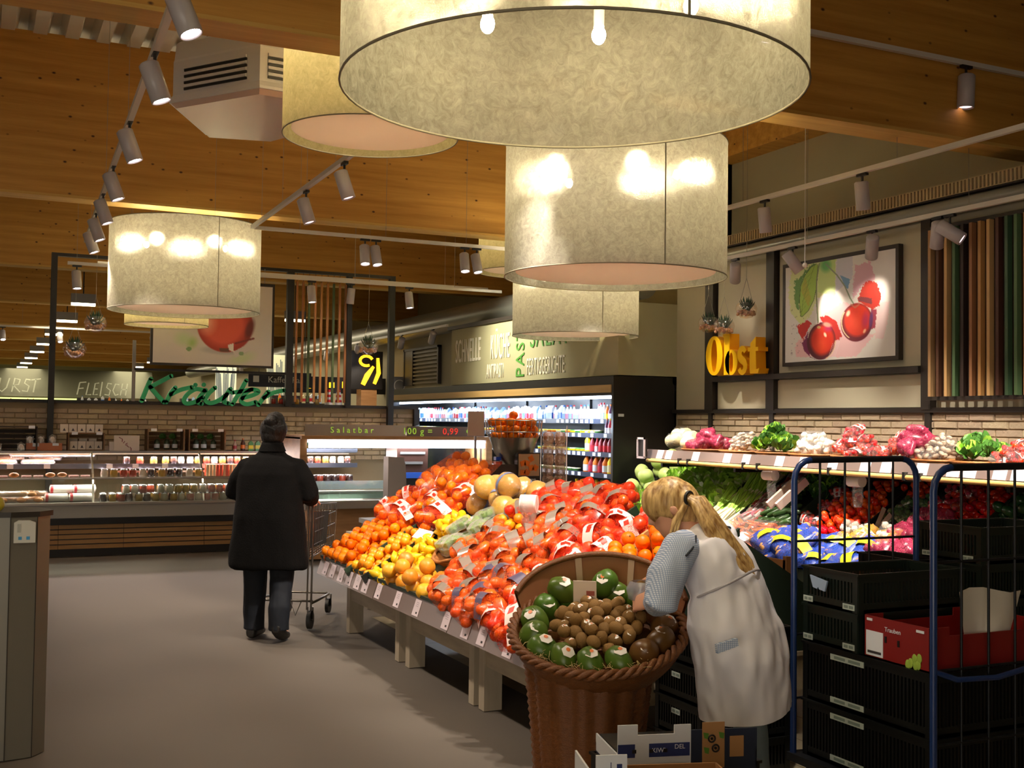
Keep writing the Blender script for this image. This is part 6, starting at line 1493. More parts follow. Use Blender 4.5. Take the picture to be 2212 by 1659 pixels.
def crom(p, n=6):
    q = [p[0]]+list(p)+[p[-1]]; out = []
    for i in range(1, len(q)-2):
        for k in range(n):
            t = k/n; out.append(tuple(.5*((2*q[i][a])+(-q[i-1][a]+q[i+1][a])*t+(2*q[i-1][a]-5*q[i][a]+4*q[i+1][a]-q[i+2][a])*t*t+(-q[i-1][a]+3*q[i][a]-3*q[i+1][a]+q[i+2][a])*t**3) for a in (0, 1)))
    return out+[p[-1]]
for nm, sts in KR:
    mb = MB().m(mk)
    for s in sts: stroke(mb, crom([kp(*p) for p in s]), .055, lambda u, v, d: (u, d, v), 15.0+.012, 15.055)
    for s in sts:
        for p in (s[0], s[-1]): q = kp(*p); mb.cyl((q[0], 15.055, q[1]), .0272, .043, 12, M=Matrix.Rotation(PI/2, 4, 'X'))
    if nm == 'a':
        for p in ((418, 831), (436, 830)): q = kp(*p); mb.cyl((q[0], 15.055, q[1]), .028, .03, 12, M=Matrix.Rotation(PI/2, 4, 'X'))
    mb.build('letter_'+nm, kg)

# lettering on the bulkhead
mlw = pm('letter_cream', '#e9e4d2', rough=.5); mlg = pm('letter_green', '#4f9038', rough=.5)
def wall_word(txt, size, mat, y_left, z, label, xs=.5, depth=.004, x=6.243, vert=False):
    t = thing('wall_lettering', label, 'sign', (x, y_left, z)); yy = y_left; zz = z
    for ch in txt:
        if ch == ' ': yy -= size*.28*xs*1.6; continue
        me = text_mesh(ch, size, depth, mat, 'LEFT', xs); w = max([v.co.x for v in me.vertices]+[.01])
        m = Matrix.Translation((x, yy, zz)) @ Euler((PI/2, 0, -PI/2)).to_matrix().to_4x4()
        if vert: m = Matrix.Translation((x, yy, zz)) @ Euler((PI/2, 0, -PI/2)).to_matrix().to_4x4() @ Matrix.Rotation(PI/2, 4, 'Z')
        child(me, t, WM[t.name].inverted() @ m, 'letter_'+ch.lower().replace('ü', 'ue'))
        if vert: zz += w+size*.06
        else: yy -= w+size*.11*xs
    return t
wall_word('SCHNELLE', .47, mlw, 15.12, 2.47, 'cream letters reading SCHNELLE on the wall above the cooler', .37); wall_word('KÜCHE', .47, mlw, 13.9, 2.47, 'cream letters reading KÜCHE on the wall above the cooler', .37)
wall_word('ANTIPASTI', .28, mlw, 14.02, 2.21, 'smaller cream letters reading ANTIPASTI on the wall above the cooler', .36); wall_word('FERTIGGERICHTE', .3, mlw, 12.78, 2.22, 'cream letters reading FERTIGGERICHTE on the wall above the cooler', .39)
wall_word('PASTA', .34, mlg, 12.86, 2.19, 'green letters reading PASTA set vertically on the wall above the cooler', .75, vert=True)
wall_word('SALAT', .4, mlg, 12.7, 2.56, 'green letters reading SALAT, tops hidden by a drum lamp', .8)

# far hall: signs and lit fascias
m_fas = pm('fascia_grey', '#6f705c', rough=.7); m_fg = pm('fascia_glow', '#b8c878', emit=1.1, ecol='#c8d878')
ff = thing('service_counter', 'far service counter with a lit greenish fascia and slanted canopy', 'counter', (1.5, 45, 0))
MB().m(m_fas).prism([(45, 2.35), (45.1, 2.35), (46.2, 3.4), (46.1, 3.4)], -6, 6.2, lambda u, v, d: (d, u, v)).build('canopy', ff); MB().m(m_fg).box(-6, 4.3, 44.98, 45.05, 2.02, 2.3).build('light_band', ff); MB().m(m_dark).box(-6, 6.2, 45.0, 45.2, 1.9, 2.0).box(-6, 6.2, 45.1, 46, 0, 1.9).build('front', ff)
def thin_word(pxs, label, scale, x0, z0, y=44.97):
    t = thing('neon_lettering', label, 'sign', (x0, y, z0)); 
    for nm, sts in pxs:
        mb = MB().m(pm('letter_bright', '#c8ccb4', rough=.5, emit=.04))
        for s in sts: stroke(mb, [(x0+px*scale, z0+py*scale) for px, py in s], .09*scale, lambda u, v, d: (u, d, v), y, y+.05)
        mb.build('letter_'+nm, t)
W_ = ('w', [[(0, 1), (.15, 0), (.35, .8), (.55, 0), (.75, 1)]])
thin_word([('u', [[(0, 1), (-.15, .2), (.1, 0), (.4, .3), (.6, 1)]]), ('r', [[(.75, 0), (.95, 1), (1.3, .9), (1.2, .55), (.85, .5), (1.3, 0)]]), ('s', [[(2.0, .9), (1.7, .95), (1.6, .65), (1.9, .45), (1.8, .05), (1.45, .1)]]), ('t', [[(2.35, .95), (2.2, 0)], [(2.05, .9), (2.7, 1)]])], 'thin bright letters of WURST at the far left of the hall', .5, .8, 2.5)
thin_word([('f', [[(0, 0), (.2, 1)], [(.2, 1), (.7, 1.05)], [(.1, .5), (.5, .55)]]), ('l', [[(.9, 1), (.7, 0), (1.1, .02)]]), ('e', [[(1.7, 1), (1.4, .95), (1.25, 0), (1.6, .05)], [(1.3, .5), (1.6, .5)]]), ('i', [[(1.95, 1.1), (1.8, -.1)]]), ('s', [[(2.7, .95), (2.4, 1), (2.3, .65), (2.6, .4), (2.5, 0), (2.15, .05)]]), ('c', [[(3.3, .9), (3.0, .95), (2.8, .4), (3.0, 0), (3.25, .1)]]), ('h', [[(3.55, 1), (3.4, 0)], [(3.95, 1), (3.8, 0)], [(3.45, .5), (3.9, .5)]])], 'thin bright letters reading FLEISCH in the far hall', .45, 3.4, 2.45)
kb = thing('hanging_sign', 'black hanging sign reading Kaffee with a small white square', 'sign', (4.6, 19.5, 2.2)); MB().m(m_black).box(4.22, 5.32, 19.5, 19.53, 2.18, 2.44).build('board', kb)
words(kb, 'Kaffee Pa', .15, .002, mlw, (4.55, 19.49, 2.26)); MB().m(mlw).box(4.3, 4.4, 19.492, 19.5, 2.26, 2.37).build('square', kb); MB().m(m_black).bar((4.4, 19.51, 2.44), (4.4, 19.51, 5.22), .01).bar((5.2, 19.51, 2.44), (5.2, 19.51, 5.22), .01).build('rod', kb)
# striped product columns and shelf blocks far right behind the wall
for (x0, x1, y, z0, z1, c, lab) in ((5.6, 6.1, 24, 1.9, 3.0, '#c9c8a0', 'lit pale advertising column with blue figures'), (4.9, 5.35, 26, 1.8, 2.9, '#d6d8b8', 'lit pale advertising panel with dark grasses')):
    t = thing('advertising_panel', lab+' in the far hall', 'panel', ((x0+x1)/2, y, 0)); MB().m(pm('adv_'+c[1:], c, rough=.5, emit=.35)).box(x0, x1, y, y+.1, z0-1, z1).build('panel', t); b = MB().m(pm('adv_ink', '#4a5a78'))
    for k in range(14): xx = x0+.04+(x1-x0-.1)*((k*5) % 14)/14; b.bar((xx, y-.003, z0+.05+.2*((k*3) % 5)/5), (xx+.05*((k % 3)-1), y-.003, z1-.1-.2*((k*7) % 5)/5), .014)
    b.build('print', t); MB().m(m_dark).box((x0+x1)/2-.05, (x0+x1)/2+.05, y+.02, y+.08, 0, z0-1).build('foot', t)
for k, (x0, x1, y) in enumerate(((2.3, 3.2, 30), (3.4, 4.4, 33), (4.5, 5.2, 28), (5.3, 6.3, 22), (-2, 1.8, 38))):
    t = thing('far_shelf', ['dark shelf block behind the green letters', 'dark shelf block left of the pale columns', 'dark shelf block behind the pale column', 'dark shelf with bottles behind the slats', 'low dark shelf block under the far lettering'][k], 'shelf', ((x0+x1)/2, y, 0))
    MB().m(m_dark).box(x0, x1, y+.3, y+.5, 0, 2.1 if k < 4 else 1.9).build('back', t)
    for z in (1.75, 1.95): MB().m(m_dark).box(x0, x1, y, y+.3, z-.02, z).build('shelf_board', t)
    xx = x0+.1
    while xx < x1-.05: put(R.choice(smooth_+cartons), M4((xx, y+.1, 1.95)), 'small bottle or carton on a far dark shelf', 'bottle', 'goods on the far shelves', 'bottle'); xx += .16
# yellow black logo sign on its block
lg = thing('logo_sign', 'black sign with a glowing yellow curl and slash above the counter', 'sign', (6.5, 20, 2.3))
MB().m(m_black).box(6.2, 6.8, 20, 20.05, 2.2, 2.9).build('board', lg); b = MB().m(pm('logo_yellow', '#f0b820', emit=1.2, ecol='#f8b820'))
stroke(b, arc(6.48, 2.72, .12, .09, 20, 300, 12), .05, lambda u, v, d: (u, d, v), 19.98, 20.0); stroke(b, [(6.42, 2.28), (6.5, 2.45), (6.62, 2.62)], [.08, .1, .05], lambda u, v, d: (u, d, v), 19.98, 20.0); stroke(b, [(6.64, 2.3), (6.72, 2.5), (6.7, 2.78)], [.06, .08, .05], lambda u, v, d: (u, d, v), 19.98, 20.0); b.build('emblem', lg)
MB().m(m_cwood).box(6.4, 6.7, 20.02, 20.3, 0, 2.2).build('pillar', lg)
o = MB().m(m_black).box(5.2, 7.0, 20.4, 20.5, 2.12, 2.42).m(pm('logo_yellow', '#f0b820')).box(5.5, 5.56, 20.39, 20.4, 2.2, 2.34).box(5.9, 6.0, 20.39, 20.4, 2.22, 2.32).box(6.15, 6.2, 20.39, 20.4, 2.22, 2.34).build('menu_board'); tag(o, 'long black menu board with yellow marks behind the slats', 'sign')
cm = thing('round_mirror', 'square light unit with a pale ring beside the wooden pillar', 'lamp', (6.9, 19.4, 2.2)); MB().m(m_grey_m).box(6.75, 7.0, 19.35, 19.5, 2.1, 2.42).build('housing', cm); MB().m(m_white_m).tube([(6.9+.1*math.cos(2*PI*j/20), 19.34, 2.26+.1*math.sin(2*PI*j/20)) for j in range(20)], .008, 5, closed=True).build('ring', cm); MB().m(m_grey_m).box(6.95, 7.0, 19.4, 19.45, 1.9, 2.1).build('arm', cm)
# shutter panel on the far right wall
ss = thing('slatted_panel', 'dark frame and slatted shutter panel on the wall left of the large lettering', 'panel', (6.95, 18.3, 2.3)); MB().m(m_dark).box(6.93, 6.99, 17.55, 17.6, 2.25, 2.9).box(6.93, 6.99, 19.2, 19.25, 2.25, 2.9).box(6.93, 6.99, 17.55, 19.25, 2.86, 2.9).build('frame', ss)
for k in range(9): MB().m(pm('shutter', '#5c5444', rough=.5)).box(6.95, 6.98, 17.6, 18.8, 2.27+.066*k, 2.3+.066*k).build('slat', ss)
MB().m(m_black).box(6.94, 6.98, 18.8, 19.2, 2.25, 2.86).build('screen', ss)
# far spotlights along the wall track
track((6.3, 15.6, 3.05), (6.3, 34, 3.05), 'far lighting track along the right side of the hall', hang=False)
for k, y in enumerate((16.2, 17.6, 19.2, 20.0, 22, 24.5, 27, 30, 33)): head((6.3, y, 3.04), (6.5, y+1.5, 1.5), 'small far spotlight on the track beside the duct', 'far spotlights beside the duct', 22 if k < 5 else 0, 60, drop=.1)
spot(None, (5.0, 13.2, 3.3), (6.25, 13.2, 2.5), 130, 100, .8, (1, .95, .75))  # added spotlight with no fixture, brightens the lettering over the cooler
track((.2, 24.5, 3.4), (5, 24.5, 3.4), 'far crossing light track in the left hall')
for k, x in enumerate((.45, 1.5, 3.3, 4.4)): head((x, 24.5, 3.38), (x+.3, 23, 0), 'tiny spotlight on the far crossing track', 'tiny spotlights on the far crossing track', 40 if k % 2 else 0, 70, along=(1, 0, 0))

# hanging glass planters
m_gp = glassmat('planter_glass', '#fdf6ee', .14, .05); m_peb = pm('pebbles', '#c99a76', rough=.6, rnd=.1)
spk = MB().m(pm('succulent', '#2f4a2c', rough=.5, rnd=.15), True)
for k in range(22):
    a = k*2.399; r_ = .012+.03*(k/22); h_ = .13-.06*(k/22); spk.tube([(r_*.4*math.cos(a), r_*.4*math.sin(a), 0), (r_*1.6*math.cos(a), r_*1.6*math.sin(a), h_*.7), (r_*2*math.cos(a), r_*2*math.sin(a), h_)], [.008, .006, .001], 5)
spk = spk.mesh('succulent'); peb = MB().m(m_peb, True)
for k in range(60): a = R.uniform(0, 6.3); r_ = .075*R.random()**.5; peb.sph((r_*math.cos(a), r_*math.sin(a), -.05+R.uniform(0, .03)), .014, 6, 4)
peb = peb.mesh('pebbles')
gl = MB().m(m_gp, True).lathe([(.0, -.085), (.05, -.075), (.085, -.03), (.092, 0), (.085, .03), (.07, .05)], n=20).mesh('glass_bowl')
for i, (p, top, lab) in enumerate((((6.75, 9.6, 2.66), 3.45, 'left of the three over the yellow letters'), ((6.75, 9.33, 2.61), 3.45, 'lowest of the three over the yellow letters'), ((6.78, 9.01, 2.76), 3.45, 'highest of the three over the yellow letters'),
        ((1.24, 14.0, 2.72), 3.4, 'near the left drum lamp, upper one'), ((1.02, 14.0, 2.41), 3.4, 'near the black frame post, lower one'), ((4.56, 14.0, 2.58), 3.35, 'between the slats and the right frame post'))):
    t = thing('hanging_planter', 'glass bowl planter with pebbles and plant, '+lab, 'planter', p); s_ = Matrix.Scale(1.15 if i < 3 else 1.4, 4)
    child(gl, t, s_, 'glass_bowl'); child(peb, t, s_, 'pebbles'); child(spk, t, s_ @ Matrix.Translation((0, 0, -.02)), 'succulent')
    MB().m(m_wire).bar((p[0]+.08, p[1], p[2]+.05), (p[0], p[1], p[2]+.3), .003).bar((p[0]-.08, p[1], p[2]+.05), (p[0], p[1], p[2]+.3), .003).bar((p[0], p[1], p[2]+.3), (p[0], p[1], 5.22), .003).build('cord', t)
# white pull cord hanging in front of the wall
o = MB().m(m_white_m).bar((6.2, 7.45, 2.98), (6.2, 7.45, 5.2), .006).sph((6.2, 7.45, 2.96), .022, 10, 8).build('light_pull'); tag(o, 'thin white cord with a small ball end hanging above the cherry picture', 'cord')
# ================================================================== PEOPLE
def fuse(name, mb, vox, mat, parent, smooth=2, disp=0, seed=0, disp_scale=8, subd=0):
    """weld overlapping shapes into one continuous skin"""
    me = mb.mesh('tmp'); me.materials.clear()
    o = bpy.data.objects.new('tmp', me); COL.objects.link(o)
    md = o.modifiers.new('r', 'REMESH'); md.mode = 'VOXEL'; md.voxel_size = vox; md.use_smooth_shade = True
    ms_ = o.modifiers.new('s', 'SMOOTH'); ms_.iterations = smooth; ms_.factor = .5
    dg = bpy.context.evaluated_depsgraph_get(); m2 = bpy.data.meshes.new_from_object(o.evaluated_get(dg))
    bpy.data.objects.remove(o); bpy.data.meshes.remove(me)
    if disp:
        from mathutils import noise
        n = len(m2.vertices); co = np.zeros(n*3); m2.vertices.foreach_get('co', co); co = co.reshape(-1, 3); no = np.zeros(n*3); m2.vertices.foreach_get('normal', no); no = no.reshape(-1, 3)
        for i in range(n):
            p = co[i]; v = noise.noise(Vector((p[0]*disp_scale, p[1]*disp_scale, p[2]*disp_scale*.45+seed)))+.4*noise.noise(Vector((p[0]*disp_scale*2.5, p[1]*disp_scale*2.5, p[2]*disp_scale+seed)))
            co[i] += no[i]*v*disp
        m2.vertices.foreach_set('co', co.reshape(-1))
    m2.polygons.foreach_set('use_smooth', [True]*len(m2.polygons)); m2.materials.append(mat); m2.name = name; m2.update()
    inv = WM[parent.name].inverted(); m2.transform(inv)
    o = bpy.data.objects.new(name, m2); return link(o, parent, WM[parent.name])
def ell_ring(c, r, f, a, b, n=28, up=None, p=2.3):
    """superellipse ring around c in the plane of r and f"""
    out = []
    for j in range(n):
        t = 2*PI*j/n; ct, st = math.cos(t), math.sin(t)
        out.append(Vector(c)+Vector(r)*a*math.copysign(abs(ct)**(2/p), ct)+Vector(f)*b*math.copysign(abs(st)**(2/p), st))
    return out
skin = pm('skin', '#d9a184', rough=.5, var=.04, vscale=20)
def hand(mb, wrist, d, palm_n, s=1.0, curl=.5):
    """five-fingered hand: d points along the fingers, palm_n out of the palm"""
    d = Vector(d).normalized(); n = Vector(palm_n); n = (n-d*n.dot(d)).normalized(); w = d.cross(n)
    W0 = Vector(wrist)
    mb.loft([ell_ring(W0+d*t*s, w, n, a*s, b*s, 12) for t, a, b in ((-.02, .024, .018), (.0, .026, .018), (.03, .036, .017), (.06, .041, .015), (.085, .038, .012))])
    for k, (off, L) in enumerate(((-.03, .068), (-.01, .078), (.011, .072), (.031, .056))):
        p = W0+d*.08*s+w*off*s; a = curl*.5; pts = [p-d*.01*s, p]
        for seg in (.45, .33, .25):
            dd = (d*math.cos(a)+n*math.sin(a)).normalized(); p = p+dd*L*seg*s*1.0; pts.append(p.copy()); a += curl*.8
        mb.tube(pts, [.0095*s, .0095*s, .009*s, .008*s, .0065*s], 8)
    p = W0+d*.025*s-w*.028*s; t1 = p+(d*.5-w*.75+n*.35).normalized()*.035*s; t2 = t1+(d*.85-w*.2+n*.5).normalized()*.03*s; t3 = t2+(d*.9+n*.4).normalized()*.02*s
    mb.tube([p, t1, t2, t3], [.013*s, .011*s, .0095*s, .007*s], 8)
def headshape(mb, c, fw, up, s=1.0):
    fw = Vector(fw).normalized(); up = Vector(up); up = (up-fw*up.dot(fw)).normalized(); rt = fw.cross(up); c = Vector(c)
    prof = [(-.118, .035, .04, .035), (-.105, .05, .055, .03), (-.08, .058, .07, .02), (-.05, .064, .082, .008), (-.02, .07, .09, 0), (.01, .074, .096, -.003), (.045, .075, .098, -.008), (.075, .066, .085, -.012), (.1, .045, .06, -.015), (.112, .015, .02, -.016)]
    mb.loft([ell_ring(c+up*z*s+fw*o*s, rt, fw, a*s, b*s, 24) for z, a, b, o in prof])
    mb.loft([ell_ring(c+up*z*s+fw*y*s, rt, fw, a*s, b*s, 8) for z, y, a, b in ((.018, .088, .006, .008), (-.01, .1, .009, .012), (-.03, .105, .014, .014), (-.04, .092, .012, .01))])   # nose
    for sd in (-1, 1):
        mb.sph(c+up*.012*s+rt*.03*s*sd+fw*.083*s, .012*s, 8, 6)      # eye
        mb.loft([ell_ring(c+rt*sd*(.076+.009*t)*s+up*(-.018)*s-fw*.004*s, up, fw, .028*s*(1-.2*t), .016*s, 10) for t in (0, 1.6)])
    mb.sph(c-up*.062*s+fw*.084*s, .016*s, 8, 6, (1.4, .7, .5))       # mouth
    return rt

# --- shopper in black, seen from behind, pushing a cart
a_ = math.radians(31); F1 = Vector((math.sin(a_), math.cos(a_), 0)); R1 = Vector((math.cos(a_), -math.sin(a_), 0)); O1 = Vector((1.985, 8.36, 0)); UP = Vector((0, 0, 1))
def L1(r, f, z): return O1+R1*r+F1*f+UP*z
p1 = thing('person', 'person in a long black coat and dark jeans pushing a shopping cart, seen from behind', 'person', O1)
b = MB()
b.loft([ell_ring(L1(0, f, z), R1, F1, a, d, 20) for z, a, d, f in ((.8, .14, .1, 0), (.9, .17, .12, 0), (1.0, .16, .11, 0), (1.1, .16, .11, .0), (1.22, .18, .11, .01), (1.31, .17, .09, .02), (1.36, .07, .06, .03), (1.43, .055, .055, .045), (1.48, .05, .055, .05))])
headshape(b, L1(0, .065, 1.53), F1-UP*.1, UP, 1.0)
FT = [L1(-.12, .06, 0), L1(.12, -.1, .0)]
for i, sd in enumerate((-1, 1)):
    ft = FT[i]; up_ = .02 if i else 0
    b.tube([L1(.085*sd, 0, .86), L1(.09*sd, .0, .7), L1(.1*sd, .03 if i == 0 else -.01, .47), ft+UP*(.25)+F1*(.0), ft+UP*(.09+up_)], [.09, .08, .055, .048, .036], 14)
    b.loft([ell_ring(ft+F1*t+UP*(h+up_*3*(1 if t < 0 else .3)), R1, UP, a, c, 10) for t, h, a, c in ((-.07, .045, .03, .035), (-.02, .05, .036, .045), (.06, .04, .042, .035), (.14, .03, .035, .022), (.17, .03, .02, .015))])
    sh = L1(.19*sd, .02, 1.27); el = L1(.29*sd, .06, 1.07); wr = L1(.21*sd, .33, 1.01)
    b.tube([L1(.1*sd, .015, 1.29), sh, sh.lerp(el, .5), el, el.lerp(wr, .5), wr], [.05, .05, .045, .038, .034, .026], 12)
    hand(b, wr, (L1(.2*sd, .48, 1.0)-wr), -UP, 1.0, .9)
fuse('body', b, .0075, skin, p1, 3)
m_coat = pm('coat_black_wool', '#060505', rough=.9, spec=.2, bump=.3, bscale=90)
c = MB()
c.loft([ell_ring(L1(0, f, z), R1, F1, a, d, 32) for z, a, d, f in ((.53, .285, .2, -.01), (.56, .292, .205, -.01), (.7, .282, .2, -.01), (.9, .262, .19, -.01), (1.02, .245, .175, -.005), (1.12, .24, .165, 0), (1.22, .235, .15, .005), (1.29, .215, .13, .015), (1.335, .17, .105, .02), (1.365, .11, .085, .03), (1.41, .085, .08, .035), (1.425, .08, .075, .035))])
for sd in (-1, 1):
    sh = L1(.185*sd, .015, 1.26); el = L1(.275*sd, .04, 1.085); wr = L1(.225*sd, .28, 1.02)
    c.tube([L1(.1*sd, .01, 1.28), sh, sh.lerp(el, .5)+R1*sd*.012, el, el.lerp(wr, .5), wr], [.08, .085, .085, .078, .072, .062], 16)
fuse('coat', c, .011, m_coat, p1, 2, .012, 3, 7)
cl = MB().m(m_coat, True); cl.loft([ell_ring(L1(0, .035, z), R1, F1, a, a*.95, 24) for z, a in ((1.385, .1), (1.43, .082), (1.45, .078), (1.45, .07), (1.4, .07))], cap=False); cl.build('collar', p1)
m_jean = pm('jeans_navy', '#0e1520', rough=.8, var=.25, vscale=20)
j = MB()
for i, sd in enumerate((-1, 1)):
    ft = FT[i]; j.tube([L1(.09*sd, 0, .75), L1(.1*sd, 0, .6), L1(.105*sd, .03 if i == 0 else -.01, .45), ft+UP*.25-F1*.01, ft+UP*(.1+.03*i)-F1*.01, ft+UP*(.065+.03*i)-F1*.01], [.1, .098, .088, .08, .076, .078], 16)
fuse('jeans', j, .009, m_jean, p1, 2, .008, 5, 12)
m_shoe = pm('shoe_dark', '#1c1815', rough=.5)
for i in (0, 1):
    s_ = MB(); ft = FT[i]; u = .0 if i == 0 else 1
    s_.loft([ell_ring(ft+F1*t+UP*(h+u*max(0, .05-t)*.5), R1, UP, a, c_, 12) for t, h, a, c_ in ((-.085, .045, .03, .03), (-.06, .055, .042, .05), (0, .055, .046, .052), (.07, .045, .05, .04), (.14, .034, .044, .03), (.185, .03, .028, .022))])
    fuse('shoe', s_, .007, m_shoe, p1, 1)
m_hair = pm('hair_black', '#100d0c', rough=.45, bump=.6, bscale=60, stretch=(4, 4, .6))
h_ = MB(); hc = L1(0, .055, 1.545)
h_.sph(hc, .102, 20, 14, (1, 1, 1.0)); h_.sph(hc-F1*.015-UP*.045, .088, 16, 10, (1, .9, 1.0)); h_.sph(hc-F1*.06+UP*.06, .05, 12, 8); h_.sph(hc+UP*.06+R1*.01, .075, 12, 8)
for k in range(9): a2 = k*.7; h_.tube([hc-F1*.06+UP*.05, hc-F1*.09+UP*(.06+.03*math.sin(a2))+R1*.05*math.cos(a2)], [.02, .006], 6)
fuse('hair', h_, .006, m_hair, p1, 1, .004, 2, 40)
cpn = MB().m(m_black); cpn.bar(hc-F1*.1+R1*.06+UP*.02, hc-F1*.09+R1*.105+UP*.035, .008).bar(hc-F1*.1+R1*.05, hc-F1*.1-R1*.03+UP*.03, .012).build('hair_clip', p1)

# --- shopping cart
ct = thing('shopping_cart', 'wire shopping cart pushed by the person in the black coat', 'cart', L1(-.03, .85, 0))
mc = pm('cart_wire', '#6e6860', rough=.3, metal=.8)
def Lc(r, f, z): return L1(r-.03, f, z)
for sd in (-1, 1):
    MB().m(mc).tube([Lc(.24*sd, .42, .98), Lc(.24*sd, .43, .5), Lc(.23*sd, .45, .13)], .008, 8).tube([Lc(.24*sd-.03*sd, .42, .97), Lc(.235*sd-.03*sd, .44, .5), Lc(.225*sd-.03*sd, .46, .15)], .007, 8).build('upright', ct)
    MB().m(mc).tube([Lc(.23*sd, .45, .2), Lc(.27*sd, .5, .22), Lc(.17*sd, 1.2, .16)], .011, 8).build('chassis_rail', ct)
    for f_, zz in ((.45, .075), (1.2, .065)):
        cc = Lc((.225 if f_ < 1 else .17)*sd, f_, zz)
        w_ = MB().m(pm('wheel_rubber', '#191919', rough=.5)).cyl((0, 0, 0), zz-.004, .028, 22, M=Matrix.Translation(cc-R1*.014) @ R1.to_track_quat('Z', 'Y').to_matrix().to_4x4()); w_.build('wheel', ct)
        MB().m(mc).bar(cc+R1*.02, cc+R1*.02+UP*.1, .006, .03).bar(cc-R1*.02, cc-R1*.02+UP*.1, .006, .03).cyl(cc-R1*.022, .008, .044, 8, M=R1.to_track_quat('Z', 'Y').to_matrix().to_4x4()).build('fork', ct)
MB().m(pm('cart_handle', '#a8402c', rough=.4)).tube([Lc(-.25, .42, 1.0), Lc(.25, .42, 1.0)], .015, 10).build('handle', ct)
MB().m(mc).tube([Lc(-.23, .5, .21), Lc(.23, .5, .21)], .009, 8).tube([Lc(-.16, 1.2, .17), Lc(.16, 1.2, .17)], .009, 8).tube([Lc(-.1, .5, .21), Lc(-.06, .48, .1), Lc(0, .5, .21)], .005, 6).tube([Lc(.05, .5, .21), Lc(.1, .48, .1), Lc(.14, .5, .21)], .005, 6).build('cross_bar', ct)
wb_ = MB().m(mc)
for k in range(17):
    r = -.25+.5*k/16; wb_.tube([Lc(r, .46, .97), Lc(r*.9, .5, .55), Lc(r*.8, 1.25, .6), Lc(r*.8, 1.32, .9)], .0028, 4)
for z, f_, s2 in ((.97, 0, 1), (.85, .01, .98), (.75, .02, .96), (.65, .03, .93), (.56, .04, .9)):
    wb_.tube([Lc(-.25*s2, .46+f_, z), Lc(-.2*s2, 1.3-f_, min(z, .92)), Lc(.2*s2, 1.3-f_, min(z, .92)), Lc(.25*s2, .46+f_, z)], .0035, 5)
for k in range(12):
    f2 = .5+.78*k/11
    for sd in (-1, 1): wb_.tube([Lc(sd*(.25-.05*k/11), f2, .95-.04*k/11), Lc(sd*(.22-.04*k/11), f2, .56)], .0025, 4)
wb_.build('wire_basket', ct)
MB().m(pm('cart_seat', '#3a3634', rough=.4)).add([Lc(.2, .5, .9), Lc(.24, .9, .88), Lc(.22, .9, .62), Lc(.2, .5, .62)], [(0, 1, 2, 3)]).build('side_panel', ct)

# --- worker in a white coat bending over the wicker basket
p2 = thing('person', 'blonde person in a white and blue-checked work coat bending over the wicker basket', 'person', (2.95, 3.85, 0))
V = Vector
pel = V((2.87, 3.86, .84)); SL_, SR_ = V((2.60, 3.88, 1.125)), V((2.92, 4.06, 1.14)); NK = V((2.73, 4.0, 1.17)); HD = V((2.665, 4.055, 1.275))
elL, wrL = V((2.475, 3.83, .905)), V((2.535, 3.99, .895)); elR, wrR = V((2.86, 4.26, .98)), V((2.665, 4.19, .955))
spn = (NK-pel).normalized(); shd = (SR_-SL_).normalized(); fwd2 = shd.cross(spn)*-1
if fwd2.x > 0: fwd2 = -fwd2
b = MB()
def ringf(c_, a, d, n=20): return ell_ring(c_, shd, fwd2, a, d, n)
b.loft([ringf(pel-spn*.1, .13, .1), ringf(pel, .165, .12), ringf(pel.lerp(NK, .3), .13, .1), ringf(pel.lerp(NK, .6), .15, .11), ringf(pel.lerp(NK, .85), .16, .1), ringf(NK-spn*.02, .09, .07)])
b.tube([NK-spn*.05, NK, NK.lerp(HD, .5), HD-V((0, 0, .03))], [.06, .055, .052, .055], 14)
hf = V((-.72, .42, -.42)).normalized(); hu = V((-.12, .12, 1)); rt = headshape(b, HD, hf, hu, 1.0)
for S_, E_, W2, hd, pn in ((SL_, elL, wrL, V((-.25, .75, -.15)), V((.7, .3, -.3))), (SR_, elR, wrR, V((-.85, -.1, -.35)), V((.1, -.6, -.6)))):
    b.tube([NK.lerp(S_, .5)-spn*.03, S_, S_.lerp(E_, .5), E_, E_.lerp(W2, .5), W2], [.05, .052, .045, .037, .035, .026], 12); hand(b, W2, hd, pn, .98, .8)
kn = [V((2.83, 3.86, .45)), V((3.0, 3.98, .45))]; ank = [V((2.95, 3.82, .09)), V((3.08, 4.0, .09))]; hp_ = [pel-shd*.085-spn*.08, pel+shd*.085-spn*.08]
kn[0] = V((2.90, 3.82, .44)); 
for i in (0, 1):
    b.tube([hp_[i], hp_[i].lerp(kn[i], .5), kn[i], kn[i].lerp(ank[i], .45), ank[i]], [.1, .082, .058, .055, .036], 14)
    fd = V((-.75, .6, 0)).normalized(); rr_ = V((.6, .75, 0)).normalized()
    b.loft([ell_ring(V((ank[i].x, ank[i].y, 0))+fd*t+UP*h, rr_, UP, a, c_, 10) for t, h, a, c_ in ((-.06, .045, .03, .035), (0, .05, .036, .045), (.06, .04, .042, .035), (.14, .03, .035, .022), (.17, .03, .02, .015))])
fuse('body', b, .0068, skin, p2, 3)
